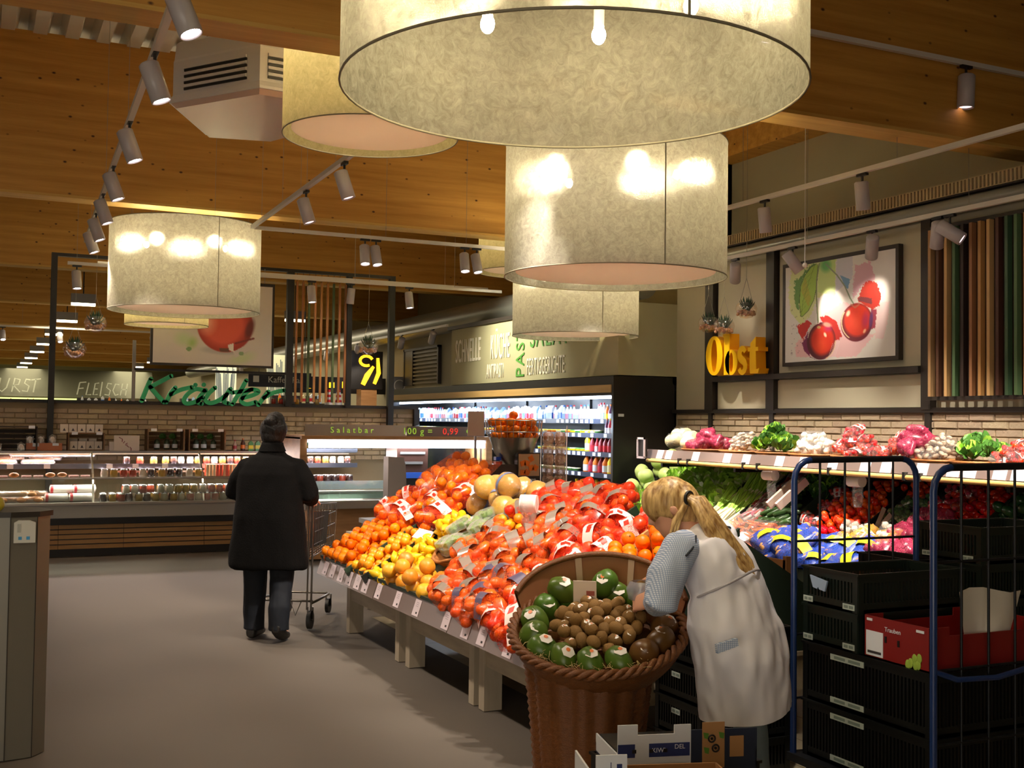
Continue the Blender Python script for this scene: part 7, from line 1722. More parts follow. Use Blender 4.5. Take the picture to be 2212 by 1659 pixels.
# coat: torso, skirt and sleeves
m_wc = pm('work_coat_white', '#efedf4', rough=.85, spec=.2)
m_hem = pm('piping_dark', '#2c3440', rough=.7)
def checks():
    m, nt, bs = nt_new('sleeve_check'); N = nt.nodes; L = nt.links
    tc = N.new('ShaderNodeTexCoord'); w1 = N.new('ShaderNodeTexWave'); w1.bands_direction = 'X'; w2 = N.new('ShaderNodeTexWave'); w2.bands_direction = 'Z'
    for w in (w1, w2): w.inputs['Scale'].default_value = 42; L.new(tc.outputs['Object'], w.inputs['Vector'])
    mn = N.new('ShaderNodeMath'); mn.operation = 'MULTIPLY'; L.new(w1.outputs['Fac'], mn.inputs[0]); L.new(w2.outputs['Fac'], mn.inputs[1])
    cr = N.new('ShaderNodeValToRGB'); cr.color_ramp.elements[0].color = (*lin('#93a8cc'), 1); cr.color_ramp.elements[1].color = (*lin('#dfe6f4'), 1); cr.color_ramp.elements[1].position = .5
    L.new(mn.outputs[0], cr.inputs[0]); L.new(cr.outputs[0], bs.inputs['Base Color']); bs.inputs['Roughness'].default_value = .85; return m
m_chk = checks()
X_ = V((.9, .43, 0)); Fh = V((-.43, .9, 0))
c = MB()
rg = [(V((2.925, 3.84, .30)), X_, Fh, .185, .17), (V((2.92, 3.84, .34)), X_, Fh, .192, .175), (V((2.91, 3.84, .43)), X_, Fh, .193, .177), (V((2.895, 3.845, .55)), X_, Fh, .205, .18), (V((2.875, 3.85, .68)), X_, Fh, .214, .185), (V((2.855, 3.86, .8)), X_, Fh, .211, .18), (V((2.84, 3.875, .88)), X_, Fh, .195, .165), (V((2.82, 3.89, .97)), shd, fwd2, .168, .142), (V((2.80, 3.93, 1.05)), shd, fwd2, .175, .135), (V((2.775, 3.96, 1.11)), shd, fwd2, .18, .12), (NK-spn*.035+V((.0, 0, 0)), shd, fwd2, .12, .09), (NK+spn*.0, shd, fwd2, .075, .07)]
c.loft([ell_ring(q[0], q[1], q[2], q[3], q[4], 32) for q in rg])
c.sph(SR_-spn*.01, .075, 14, 10); c.sph(SL_.lerp(NK, .35)-spn*.02, .07, 14, 10)
wco = fuse('work_coat', c, .0095, m_wc, p2, 1, .024, 9, 9)
bm_ = bmesh.new(); bm_.from_mesh(wco.data); iv_ = WM[p2.name].inverted()
bmesh.ops.bisect_plane(bm_, geom=bm_.verts[:]+bm_.edges[:]+bm_.faces[:], plane_co=iv_ @ V((2.9, 3.85, .448)), plane_no=V((-.17, 0, 1)), clear_inner=True)
bm_.to_mesh(wco.data); bm_.free()
for nm, S_, E_, W2, side in (('sleeve', SL_, elL, wrL, -1), ('sleeve', SR_, elR, wrR, 1)):
    c = MB(); mid = S_.lerp(E_, .5)+V((-.02 if side < 0 else .01, 0, 0))
    c.tube([S_.lerp(NK, .45)-spn*.015, S_+V((0, 0, .0)), mid, E_, E_.lerp(W2, .35), E_.lerp(W2, .8)], [.06, .075, .08, .07, .056, .045], 18)
    fuse(nm, c, .008, m_chk, p2, 2, .008, 4, 14)
# dark shoulder piping and waist seam, pocket
MB().m(m_hem).tube([V((2.565, 3.79, 1.10)), V((2.60, 3.80, 1.125)), V((2.635, 3.825, 1.15)), V((2.66, 3.86, 1.17))], .0045, 6).build('piping', p2)
MB().m(m_hem).tube([V((2.90, 3.98, 1.19)), V((2.93, 4.0, 1.185)), V((2.96, 4.03, 1.17))], .0045, 6).build('piping', p2)
ws = MB().m(pm('coat_seam', '#b9b4bc', rough=.85), True)
ws.tube([V((2.825, 3.88, .955))+shd*.172*math.cos(t)+fwd2*.147*math.sin(t)+spn*.004*math.sin(3*t) for t in [PI+2*PI*i/40 for i in range(40)]], .0055, 6, closed=True); ws.build('waist_seam', p2)
pk = MB().m(m_chk); pk.add([q_+V((-.012, -.02, 0)) for q_ in (V((2.655, 3.70, .73)), V((2.73, 3.668, .76)), V((2.725, 3.668, .79)), V((2.65, 3.70, .765)), V((2.655, 3.715, .73)), V((2.73, 3.685, .76)), V((2.725, 3.685, .79)), V((2.65, 3.715, .765)))], [(0, 1, 2, 3), (4, 7, 6, 5), (0, 4, 5, 1), (1, 5, 6, 2), (2, 6, 7, 3), (3, 7, 4, 0)]); pk.build('pocket_flap', p2)
m_j2 = pm('jeans_grey', '#7f8f96', rough=.8, var=.12, vscale=30)
j = MB()
for i in (0, 1): j.tube([hp_[i], hp_[i].lerp(kn[i], .5), kn[i]+V((0, 0, .03)), kn[i], kn[i].lerp(ank[i], .45), ank[i]+V((0, 0, .02))], [.105, .092, .073, .071, .064, .05], 16)
fuse('jeans', j, .009, m_j2, p2, 2, .006, 6, 14)
for i in (0, 1):
    s_ = MB(); s_.loft([ell_ring(V((ank[i].x, ank[i].y, 0))+fd*t+UP*h, rr_, UP, a, c_, 12) for t, h, a, c_ in ((-.085, .04, .03, .03), (-.05, .052, .042, .048), (0, .055, .046, .052), (.07, .042, .05, .038), (.14, .034, .044, .03), (.185, .03, .028, .022))]); fuse('shoe', s_, .008, m_shoe, p2, 1)
# hair: cap, tie and ponytail of strands
def hairmat():
    m, nt, bs = nt_new('hair_blonde'); N = nt.nodes; L = nt.links
    tc = N.new('ShaderNodeTexCoord'); mp = N.new('ShaderNodeMapping'); mp.inputs['Scale'].default_value = (40, 40, 5); L.new(tc.outputs['Object'], mp.inputs[0])
    nz = N.new('ShaderNodeTexNoise'); nz.inputs['Scale'].default_value = 1.4; nz.inputs['Detail'].default_value = 5; L.new(mp.outputs[0], nz.inputs['Vector'])
    cr = N.new('ShaderNodeValToRGB'); cr.color_ramp.elements[0].position = .35; cr.color_ramp.elements[1].position = .65; cr.color_ramp.elements[0].color = (*lin('#8a6230'), 1); cr.color_ramp.elements[1].color = (*lin('#dcb878'), 1)
    L.new(nz.outputs[0], cr.inputs[0]); L.new(cr.outputs[0], bs.inputs['Base Color']); bs.inputs['Roughness'].default_value = .42
    bp = N.new('ShaderNodeBump'); bp.inputs['Strength'].default_value = .4; bp.inputs['Distance'].default_value = .004; L.new(nz.outputs[0], bp.inputs['Height']); L.new(bp.outputs[0], bs.inputs['Normal']); return m
m_bl = hairmat(); h_ = MB()
upv = (hu-hf*hu.dot(hf)).normalized(); TIE = V((2.69, 3.955, 1.315))
for (df, du, r_) in ((-.012, .018, .104), (-.03, .0, .1), (.02, .03, .092), (-.045, -.03, .085)): h_.sph(HD+hf*df+upv*du, r_, 20, 14, (.84, 1, 1.04), M=Matrix((rt, hf, upv)).transposed())
h_.tube([HD-hf*.06+upv*.02, TIE], [.06, .022], 12)
fuse('hair', h_, .006, m_bl, p2, 2, .003, 7, 30)
pt = MB().m(m_bl, True); path = [TIE, V((2.715, 3.925, 1.30)), V((2.745, 3.88, 1.22)), V((2.80, 3.84, 1.12)), V((2.865, 3.81, 1.03)), V((2.90, 3.79, .965))]
for k in range(46):
    a = k*2.4; q = math.sqrt(k/46); pts = []
    for i, p in enumerate(path):
        wd = (.012, .032, .052, .062, .06, .045)[i]*q; pts.append(p+V((.7, .35, .5)).normalized()*wd*math.cos(a)+V((-.35, -.7, .2)).normalized()*wd*.35*math.sin(a)+V((R.uniform(-.004, .004), R.uniform(-.004, .004), R.uniform(-.004, .004))))
    if k % 4 == 1: pts = pts[:-1]
    if k % 5 == 2: pts[-1] += V((.02, 0, -.05))
    n_ = len(pts); pt.tube(pts, [.009]+[.014]*(n_-2)+[.006], 6)
for sd in (0, 1, 2): pt.tube([TIE, TIE+V((-.05-.01*sd, -.0, -.09)), TIE+V((-.085-.01*sd, -.01, -.2+.02*sd))], [.012, .012, .002], 6)
pt.build('ponytail', p2)
MB().m(m_black).tube([TIE+V((.027*math.cos(t), .012*math.cos(t), .027*math.sin(t))) for t in [2*PI*i/14 for i in range(14)]], .007, 6, closed=True).build('hair_tie', p2)
# bag of kiwis held in the hands
kb_ = thing('kiwi_bag', 'printed bag of kiwis held open in the worker\'s hands', 'fruit bag', (2.55, 4.10, .87))
for (x, y, z) in ((2.55, 4.11, .93), (2.585, 4.09, .905), (2.54, 4.08, .9), (2.57, 4.13, .9)): child(kw, kb_, WM[kb_.name].inverted() @ Matrix.Translation((x, y, z)) @ Euler((R.uniform(0, 2), R.uniform(0, 2), 0)).to_matrix().to_4x4(), 'kiwi')
f_ = MB().m(film('print_film', '#c8d0e8', .4, .15), True); f_.loft([[V((2.56, 4.1, z))+V((r_*(1+.12*(j % 2))*math.cos(2*PI*j/16), r_*math.sin(2*PI*j/16), 0)) for j in range(16)] for z, r_ in ((.87, .02), (.885, .055), (.93, .065), (.96, .05))], cap=False); f_.build('wrapping', kb_)
# ================================================================== TROLLEY, CRATES, BOXES, PILLAR, AIR UNIT
m_blue = pm('trolley_blue', '#1a3468', rough=.35, coat=.3); m_bar = pm('trolley_bar', '#1b1d22', rough=.4, metal=.3)
tr_ = thing('roll_cage', 'roll cage trolley with blue posts and wire side panels full of crates', 'trolley', (3.66, 3.63, 0))
for y in (4.03, 3.22):
    pts = [(3.3, y, .18), (3.3, y, 1.38)]+[(3.3+.09*(1-math.cos(t)), y, 1.38+.09*math.sin(t)) for t in (.4, .8, 1.2, PI/2)]
    MB().m(m_blue).tube(pts, .0145, 10).build('post', tr_)
    pts = [(3.39, y, 1.47), (3.93, y, 1.475)]+[(4.02-.09*(1-math.sin(t)), y, 1.385+.09*math.cos(t)) for t in (.4, .8, 1.2, PI/2)]+[(4.02, y, .18)]
    MB().m(m_bar).tube(pts[:2], .0145, 10).build('top_rail', tr_); MB().m(m_blue).tube(pts[1:], .0145, 10).build('post', tr_)
    for k in range(1, 5): MB().m(m_bar).tube([(3.3+.144*k, y, .2), (3.3+.144*k, y, 1.465)], .006, 6).build('wire', tr_)
    for z in (1.11, .7, .42): MB().m(m_bar).tube([(3.3, y, z), (4.02, y, z)], .006, 6).build('wire', tr_)
MB().m(m_bar).box(3.28, 4.04, 3.2, 4.05, .15, .185).build('platform', tr_)
for x in (3.36, 3.96):
    for y in (3.3, 3.95): MB().m(pm('wheel_rubber', '#191919')).cyl((x-.015, y, .055), .055, .03, 16, M=Matrix.Rotation(PI/2, 4, 'Y')).m(m_bar).box(x-.03, x+.03, y-.03, y+.03, .11, .15).build('castor', tr_)
MB().m(m_blue).tube([(3.3, 3.22, .70), (3.4, 3.2, .665), (3.6, 3.19, .66), (3.85, 3.2, .69), (4.02, 3.22, .74)], .012, 6).build('strap', tr_)

m_crg = pm('crate_green', '#0f1c16', rough=.45); m_crb = pm('crate_black', '#080a09', rough=.45)
m_ctag = pm('crate_tag', '#b8c4bc', rough=.5); m_cink = pm('crate_tag_ink', '#7c8c84', rough=.5)
def crate(x0, x1, y0, y1, z0, z1, m_, label, group=None, tags=(), slats=True):
    """open ventilated plastic crate: rim, ribbed lattice sides, floor, tags on the aisle face"""
    t = thing('plastic_crate', label, 'crate', ((x0+x1)/2, (y0+y1)/2, z0), group=group)
    MB().m(m_).box(x0, x1, y0, y1, z0, z0+.015).build('floor_panel', t)
    h = z1-z0; th = .012
    for (a0, a1, b0, b1, ax) in ((x0, x0+th, y0, y1, 'y'), (x1-th, x1, y0, y1, 'y'), (x0, x1, y0, y0+th, 'x'), (x0, x1, y1-th, y1, 'x')):
        mb = MB().m(m_).box(a0, a1, b0, b1, z0, z0+.04).box(a0, a1, b0, b1, z1-.035, z1)
        L = (b1-b0) if ax == 'y' else (a1-a0); n = int(L/.02)
        for k in range(n+1):
            q = k*(L-.009)/n
            if ax == 'y': mb.box(a0, a1, b0+q, b0+q+.009, z0+.04, z1-.035)
            else: mb.box(a0+q, a0+q+.009, b0, b1, z0+.04, z1-.035)
        for f in (.0, 1.0):
            if ax == 'y': mb.box(a0-.003, a1+.003, b0+f*(L-.03), b0+f*(L-.03)+.03, z0, z1)
            else: mb.box(a0+f*(L-.03), a0+f*(L-.03)+.03, b0-.003, b1+.003, z0, z1)
        mb.build('side', t)
    rm = MB().m(m_)
    rm.box(x0-.008, x1+.008, y0-.008, y0+.004, z1-.006, z1+.004).box(x0-.008, x1+.008, y1-.004, y1+.008, z1-.006, z1+.004).box(x0-.008, x0+.004, y0, y1, z1-.006, z1+.004).box(x1-.004, x1+.008, y0, y1, z1-.006, z1+.004).build('rim', t)
    for (yy, w, zz) in tags:
        MB().m(m_ctag).box(x0-.006, x0-.003, yy-w/2, yy+w/2, zz, zz+.024).m(m_cink).box(x0-.0066, x0-.006, yy-w*.4, yy-w*.05, zz+.006, zz+.018).box(x0-.0066, x0-.006, yy+w*.05, yy+w*.38, zz+.006, zz+.018).build('tag', t)
    return t
T2 = lambda y, z: ((y+.135, .06, z), (y-.12, .07, z))
crate(3.33, 3.93, 3.66, 4.0, .845, 1.005, m_crg, 'dark green crate topmost of the left stack in the trolley, with a pale card holder', tags=T2(3.83, .855))
crate(3.33, 3.93, 3.66, 4.0, .68, .84, m_crg, 'dark green crate second from top of the left stack in the trolley', tags=T2(3.83, .69))
for k, (z0, z1) in enumerate(((.43, .675), (.186, .425))): crate(3.33, 3.95, 3.26, 4.0, z0, z1, m_crb, ['upper black crate carrying the red fruit box', 'lower black crate at the bottom of the trolley'][k], tags=((3.72, .2, z1-.045), (3.72, .2, z0+.02)))
cf = MB().m(pm('card_holder_blue', '#9ab0cc', rough=.3)).prism([(3.93, .975), (3.82, .96), (3.835, .915), (3.87, .92), (3.875, .93), (3.885, .92), (3.91, .925)][::-1], .0, .008, lambda u, v, d: (3.312-d, u, v))
tag(cf.build('card_holder'), 'pale blue card holder clipped to the topmost crate of the left stack', 'card holder')
for k in range(8):
    put(pot, M4((3.45+.06*k, 3.8+.05*((k*3) % 4-1.5), .9), rz=k), 'potato lying in the topmost crate of the left stack', 'potato', 'potatoes in the topmost crate', 'potato')
# second stack behind, on cardboard boxes
crate(4.3, 4.9, 3.9, 4.3, .98, 1.15, m_crg, 'tall stack behind the trolley, topmost green crate with tomatoes', tags=T2(4.1, .99)); crate(4.3, 4.9, 3.9, 4.3, .81, .975, m_crg, 'second crate of the tall stack behind the trolley', tags=T2(4.1, .82)); crate(4.3, 4.9, 3.9, 4.3, .69, .805, m_crg, 'third, flat crate of the tall stack behind the trolley', tags=T2(4.1, .7))
for k in range(12): put(tom, M4((4.36+.07*(k % 6), 3.98+.09*(k//6), 1.03+.05*(k % 2)), rz=k), 'red tomato in the topmost crate behind the trolley', 'tomato', 'tomatoes in the crate behind the trolley', 'tomato')
crate(4.92, 5.5, 3.7, 4.1, .98, 1.18, m_crg, 'green crate at the right frame edge behind the trolley'); crate(4.92, 5.5, 3.7, 4.1, .7, .975, m_crb, 'black crate at the right frame edge, under a green one')
crate(4.1, 4.28, 4.12, 4.5, .7, .98, m_crb, 'narrow dark crate between trolley and tall stack'); crate(3.95, 4.28, 4.12, 4.5, .35, .69, m_crb, 'black crate low between the trolley and the tall stack'); crate(3.95, 4.28, 4.12, 4.5, .0, .345, m_crb, 'black crate on the floor between the trolley and the tall stack')
m_kraft = pm('kraft_card', '#b08252', rough=.7, var=.06, vscale=6); m_navy = pm('print_navy', '#1d2840', rough=.5); m_pr = pm('print_orange', '#e0702c', rough=.5)
def cbox(x0, x1, y0, y1, z0, z1, label, m_=None, flaps=True, deco=None, name='cardboard_box', M=None):
    t = thing(name, label, 'box', ((x0+x1)/2, (y0+y1)/2, z0), rot=None)
    m_ = m_ or m_kraft; h = z1-z0
    def q(p): return p if M is None else tuple(M @ Vector(p))
    b = MB().m(m_); th = .006
    for (a0, a1, c0, c1, e0, e1) in ((x0, x1, y0, y1, z0, z0+th), (x0, x0+th, y0, y1, z0, z1), (x1-th, x1, y0, y1, z0, z1), (x0, x1, y0, y0+th, z0, z1*.0+z0+h*.8), (x0, x1, y1-th, y1, z0, z0+h*.8)): b.box(a0, a1, c0, c1, e0, e1)
    for (a0, a1) in ((x0, x0+.1), (x1-.1, x1)): b.box(a0, a1, y0, y0+th, z0+h*.8, z1).box(a0, a1, y1-th, y1, z0+h*.8, z1)
    if M is not None: b.v = [q(p) for p in b.v]
    b.build('carton', t)
    if deco: deco(t, q)
    return t
def d_navy(t, q, x=4.45, y=3.895):
    b = MB().m(m_navy).box(4.42, 4.98, 3.893, 3.9, .42, .62).m(pk_('#d8b890'))
    for k in range(1): b.box(4.45, 4.53, 3.889, 3.893, .44, .6)
    b.m(m_pr)
    for k in range(3): b.box(4.72, 4.78, 3.889, 3.893, .45+.06*k, .48+.06*k)
    b.build('printed_band', t)
cbox(4.4, 5.0, 3.9, 4.3, .37, .685, 'kraft carton with a dark blue printed band under the tall crate stack', deco=d_navy)
cbox(4.4, 5.0, 3.9, 4.3, .0, .365, 'kraft carton on the floor under the tall crate stack', deco=lambda t, q: MB().m(m_black).box(4.45, 4.52, 3.893, 3.9, .22, .3).box(4.58, 4.66, 3.893, 3.9, .2, .34).m(m_pr).box(4.6, 4.8, 3.893, 3.9, .05, .14).m(pk_('#5a8a3c')).box(4.82, 4.9, 3.893, 3.9, .06, .16).build('printed_band', t))
# red fruit carton with green grapes print
def d_red(t, q):
    MB().m(m_tag).box(3.333, 3.336, 3.52, 3.615, .69, .79).m(m_ink).box(3.3315, 3.333, 3.53, 3.605, .7, .71).build('white_label', t)
    g = MB().m(pk_('#a8c850'))
    for (yy, zz) in ((3.33, .7), (3.35, .72), (3.37, .7), (3.345, .695), (3.385, .692), (3.325, .725)): g.sph((3.3335, yy, zz), .014, 8, 6, (.15, 1, 1.4))
    g.build('grape_print', t); MB().m(m_black).box(3.332, 3.336, 3.5, 3.51, .755, .78).box(3.332, 3.336, 3.43, 3.44, .75, .775).build('hand_hole', t)
    MB().m(m_tag).box(3.332, 3.336, 3.58, 3.61, .83, .84).box(3.332, 3.336, 3.3, 3.34, .825, .835).build('white_mark', t)
    for zz, tx in ((.805, 'Dulcinea'), (.785, 'Uvas')): pass
    me = text_mesh('Trauben', .026, .0005, m_tag, 'LEFT'); child(me, t, WM[t.name].inverted() @ Matrix.Translation((3.3325, 3.51, .8)) @ Euler((PI/2, 0, -PI/2)).to_matrix().to_4x4(), 'lettering')
cbox(3.335, 3.93, 3.27, 3.63, .68, .85, 'red fruit carton with green grapes printed on it in the trolley', m_=pk_('#841c1a'), deco=d_red)
pl_ = MB().m(pk_('#e8e0d0'), True)
g = [(3.5+.34*i/5, 3.3+.01*math.sin(i*1.3)-.02*j/5, .78+.2*j/5+.015*math.sin(i*1.1)*(j/5)) for j in range(6) for i in range(6)]
g = [(x-.05*(1-(z-.78)/.2)*(1 if x > 3.67 else -1), y, z) for x, y, z in g]
pl_.add(g+[(x, y+.003, z) for x, y, z in g], [(j*6+i, j*6+i+1, (j+1)*6+i+1, (j+1)*6+i) for j in range(5) for i in range(5)]+[(36+j*6+i, 36+(j+1)*6+i, 36+(j+1)*6+i+1, 36+j*6+i+1) for j in range(5) for i in range(5)])
tag(pl_.build('paper_liner'), 'white paper liner standing up out of the red fruit carton', 'paper')
# dark crates at the foot of the vegetable rack and beside the island
for k in range(3): crate(4.84, 5.22, 6.0, 6.55, .14+.17*k-.14, .3+.17*k-.14, m_crb, ['lowest', 'middle', 'topmost'][k]+' dark crate of the stack in front of the potatoes', tags=((6.3, .07, .27+.17*k-.14), (6.12, .06, .27+.17*k-.14)))
wc_ = thing('wooden_box', 'brown wooden box with bright orange content behind the worker', 'box', (3.75, 4.98, .0)); MB().m(pk_('#9a6a44')).box(3.62, 3.635, 4.76, 5.1, .0, .9).box(3.84, 3.855, 4.76, 5.1, .0, .92).box(3.635, 3.84, 4.76, 4.775, .0, .86).box(3.635, 3.84, 5.085, 5.1, .0, .86).box(3.84, 3.87, 4.75, 4.78, 0, .94).build('carcass', wc_)
MB().m(pm('orange_cloth', '#f09020', rough=.6)).box(3.64, 3.84, 4.78, 5.08, .8, .84).build('orange_content', wc_)
for k in range(4): crate(3.0, 3.5, 4.3, 4.68, .0+.17*k, .165+.17*k, m_crb, ['lowest', 'second', 'third', 'topmost'][k]+' black crate of the stack between the wicker stand and the island', tags=((4.5, .07, .1+.17*k),))
# cartons by the wicker stand foot
Mx = Matrix.Translation((2.22, 3.42, 0)) @ Matrix.Rotation(-.25, 4, 'Z')
t = thing('fruit_carton', 'white and navy kiwi carton with leaf print at the foot of the wicker stand', 'box', (2.22, 3.42, .0))
def T(p): return Mx @ Vector(p)
def xb(mb, *a): n = len(mb.v); mb.box(*a); mb.v[n:] = [tuple(T(p)) for p in mb.v[n:]]; return mb
wc2 = pk_('#dfe4ea'); nv = pm('print_navy2', '#27356a', rough=.5)
mb = MB().m(wc2); xb(mb, -.2, .06, -.13, -.124, .44, .565); xb(mb, -.2, -.194, -.13, .15, .44, .5); xb(mb, -.2, -.13, -.13, -.124, .565, .6); xb(mb, .0, .06, -.13, -.124, .565, .595)
mb.m(m_navy); xb(mb, .06, .3, -.13, -.124, .44, .575); xb(mb, .294, .3, -.13, .15, .44, .5); xb(mb, -.2, .3, .144, .15, .44, .47); mb.m(m_crb); xb(mb, -.19, .29, -.12, .14, .44, .5); mb.m(m_navy); xb(mb, -.2, .3, -.13, .15, .434, .44); mb.build('carton', t)  # black block inside the carton stands in for the shade there
mb = MB().m(nv); xb(mb, -.2, -.14, -.132, -.13, .49, .535); xb(mb, -.09, .055, -.132, -.13, .49, .535); mb.build('printed_band', t)
mb = MB().m(m_black)
for x in (-.15, -.09, -.04): xb(mb, x, x+.014, -.134, -.132, .505, .517)
for x in (-.16, -.1, -.04): xb(mb, x, x+.022, -.134, -.13, .44, .452)
mb.build('hand_hole', t)
mb = MB().m(m_kraft); xb(mb, .1, .18, -.134, -.13, .445, .6); xb(mb, .2, .25, -.134, -.13, .48, .55); mb.build('kraft_panel', t)
mb = MB().m(m_black); n = len(mb.v)
for (x, z) in ((.133, .545), (.147, .512)):
    n = len(mb.v); mb.tube([(x+.012*math.cos(a), -.136, z+.012*math.sin(a)) for a in [2*PI*i/12 for i in range(12)]], .003, 5, closed=True); mb.cyl((x, -.134, z), .005, .003, 8, M=Matrix.Rotation(PI/2, 4, 'X')); mb.v[n:] = [tuple(T(p)) for p in mb.v[n:]]
mb.m(pk_('#5c8c34'))
for (x, z) in ((.112, .555), (.168, .555), (.114, .505)):
    n = len(mb.v); mb.add([(x-.01, -.136, z+.012), (x+.01, -.136, z+.008), (x+.008, -.136, z-.012), (x-.006, -.136, z-.008)], [(0, 1, 2, 3)]); mb.v[n:] = [tuple(T(p)) for p in mb.v[n:]]
mb.build('kiwi_print', t)
for (tx, x, z) in (('KIWI', -.08, .505), ('DEL', .0, .515)):
    me = text_mesh(tx, .022, .0004, m_tag, 'LEFT'); child(me, t, WM[t.name].inverted() @ Mx @ Matrix.Translation((x, -.1325, z)) @ Euler((PI/2, 0, 0)).to_matrix().to_4x4(), 'lettering')
crate(2.05, 2.55, 3.3, 3.62, .22, .43, m_crb, 'black crate under the white and navy kiwi carton'); crate(2.05, 2.55, 3.3, 3.62, .0, .215, m_crb, 'black crate on the floor under the kiwi carton')
Mx = Matrix.Translation((1.9, 2.88, -.025)) @ Matrix.Rotation(-.3, 4, 'Z')
t = thing('white_carton', 'open white carton with blue lettering nearest the camera at the bottom edge', 'box', (1.9, 2.86, 0))
mb = MB().m(wc2); xb(mb, -.26, .24, -.15, -.144, .3, .62); xb(mb, -.26, -.254, -.15, .15, .3, .64); xb(mb, -.26, -.17, -.15, -.144, .62, .71); xb(mb, .234, .24, -.15, .15, .3, .5); mb.m(m_kraft); xb(mb, -.26, .24, .144, .15, .3, .5); xb(mb, -.26, .24, -.15, .15, .294, .3); xb(mb, -.254, -.17, .05, .056, .4, .5); mb.build('carton', t)
mb = MB().m(nv); xb(mb, -.2, -.185, -.152, -.15, .66, .685); xb(mb, -.218, -.216, -.152, -.15, .6, .69); mb.build('printed_mark', t)
me = text_mesh('Perla', .07, .0005, nv, 'LEFT'); child(me, t, WM[t.name].inverted() @ Mx @ Matrix.Translation((-.1, -.1525, .555)) @ Euler((PI/2, 0, 0)).to_matrix().to_4x4(), 'lettering')
t = thing('kraft_carton', 'flat kraft carton with green leaf print at the bottom frame edge', 'box', (2.13, 3.1, 0)); Mx = Matrix.Translation((2.13, 3.1, -.085)) @ Matrix.Rotation(-.3, 4, 'Z')
mb = MB().m(m_kraft); xb(mb, -.2, .12, -.12, -.114, .3, .575); xb(mb, .06, .14, -.12, -.114, .575, .6); xb(mb, -.2, .12, .114, .12, .3, .575); xb(mb, -.2, -.194, -.12, .12, .3, .575); xb(mb, .114, .12, -.12, .12, .3, .575); xb(mb, -.2, .12, -.12, .12, .294, .3); mb.build('carton', t)
mb = MB().m(wc2); xb(mb, -.2, -.06, -.122, -.12, .5, .58); mb.m(pk_('#6cae44')); xb(mb, -.19, -.15, -.124, -.122, .53, .575); xb(mb, -.14, -.11, -.124, -.122, .52, .56); mb.build('leaf_print', t)
for k, z in enumerate((.0, .15)): crate(1.66, 2.14, 2.72, 3.0, z*.75, z*.75+.105, m_crb, ['lower', 'upper'][k]+' black crate under the open white carton'); crate(2.16, 2.4, 3.02, 3.24, z*.7, z*.7+.1, m_crb, ['lower', 'upper'][k]+' black crate under the kraft carton')

# entrance pillar with a card reader
t = thing('gate_pillar', 'grey many-sided entrance pillar with a white card reader at the left edge', 'pillar', (.13, 5.95, 0))
mgp = pm('pillar_grey', '#7b776c', rough=.4, metal=.3, var=.04, vscale=4)
oct_ = [(.345, 5.98), (.285, 5.90), (.165, 5.88), (.03, 5.90), (-.04, 6.0), (-.02, 6.14), (.1, 6.22), (.26, 6.18), (.33, 6.1)]
MB().m(mgp).prism(oct_, 0, 1.14, lambda u, v, d: (u, v, d)).build('body', t); cx_, cy_ = .155, 6.03
MB().m(m_dark).prism([(cx_+(u-cx_)*1.07, cy_+(v-cy_)*1.07) for u, v in oct_], 1.14, 1.165, lambda u, v, d: (u, v, d)).build('top_cap', t)
for u, v in ((.284, 5.899), (.165, 5.879)): MB().m(m_dark).box(u-.002, u+.002, v-.002, v+.001, 0, 1.14).build('joint', t)
cr_ = MB().m(pm('reader_white', '#dcdcd2', rough=.4)); cr_.prism([(.18, 1.02), (.275, 1.02), (.275, 1.115), (.25, 1.125), (.2, 1.127), (.18, 1.115)], 5.865, 5.9, lambda u, v, d: (u, d, v)).build('card_reader', t)
MB().m(pk_('#4aa0d8')).box(.2, .215, 5.862, 5.865, 1.035, 1.05).box(.235, .25, 5.862, 5.865, 1.035, 1.05).m(pk_('#b0b4ac')).box(.195, .21, 5.862, 5.865, 1.07, 1.11).build('reader_lamp', t)
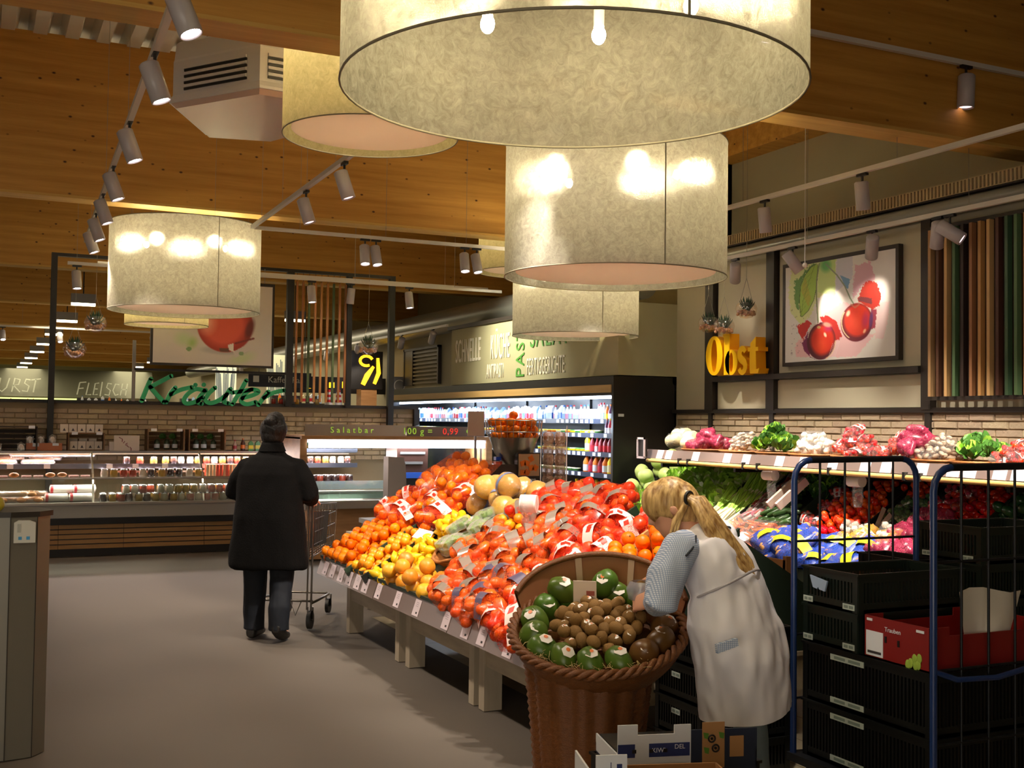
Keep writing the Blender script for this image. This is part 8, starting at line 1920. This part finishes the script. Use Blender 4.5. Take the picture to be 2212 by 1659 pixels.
o = MB().m(pm('apple_green2', '#c8b838', rough=.3), True).sph((.1, 5.95, 1.2), .04, 12, 8).build('fruit_on_pillar'); tag(o, 'yellow-green fruit on top of the pillar at the left edge', 'fruit')

# ceiling air unit
m_ac = pm('unit_white', '#d9d4d6', rough=.35); m_acd = pm('unit_dark', '#2c2a2a', rough=.5)
au = thing('air_unit', 'white many-sided ceiling air unit with dark vent slots beside the cream lamp', 'air conditioner', (1.75, 7.9, 3.7))
hexr = [(x*1.08, y*1.08) for x, y in [(1.14, 7.78), (1.58, 7.16), (1.95, 7.2), (2.2, 7.8), (1.95, 8.4), (1.5, 8.5)]]
cxu, cyu = 1.85, 8.5
def hx(s, z): return [Vector((cxu+(x-cxu)*s, cyu+(y-cyu)*s, z)) for x, y in hexr]
MB().m(m_ac).loft([hx(.93, 4.35), hx(.97, 4.33), hx(.99, 4.21), hx(1.0, 4.19), hx(1.0, 3.95), hx(1.04, 3.91), hx(1.04, 3.89)], smooth=False).build('casing', au)
MB().m(pm('unit_tray', '#d8bfb4', rough=.3, coat=.3)).loft([hx(1.02, 3.89), hx(.96, 3.86)], smooth=False).build('drip_tray', au)
for i in range(6):
    a, b_ = Vector((*hexr[i], 0)), Vector((*hexr[(i+1) % 6], 0)); n_ = Vector((b_.y-a.y, -(b_.x-a.x), 0)).normalized()
    if (a+n_-Vector((cxu, cyu, 0))).length < (a-Vector((cxu, cyu, 0))).length: n_ = -n_
    for k in range(4):
        z = 3.98+.045*k; p, q = a.lerp(b_, .14)+n_*.004, a.lerp(b_, .86)+n_*.004
        MB().m(m_acd).bar((p.x, p.y, z), (q.x, q.y, z), .012, .016).build('vent_slot', au)
        MB().m(m_ac).bar((p.x+n_.x*.008, p.y+n_.y*.008, z+.02), (q.x+n_.x*.008, q.y+n_.y*.008, z+.02), .01, .02).build('vent_blade', au)
for (x, y) in ((1.45, 8.3), (1.8, 8.0), (2.1, 8.2), (1.95, 8.9)): MB().m(m_acd).bar((x, y, 4.33), (x, y, 5.22), .012).build('threaded_rod', au)
MB().m(m_acd).box(1.65, 2.1, 8.3, 8.7, 4.36, 4.44).build('bracket', au)
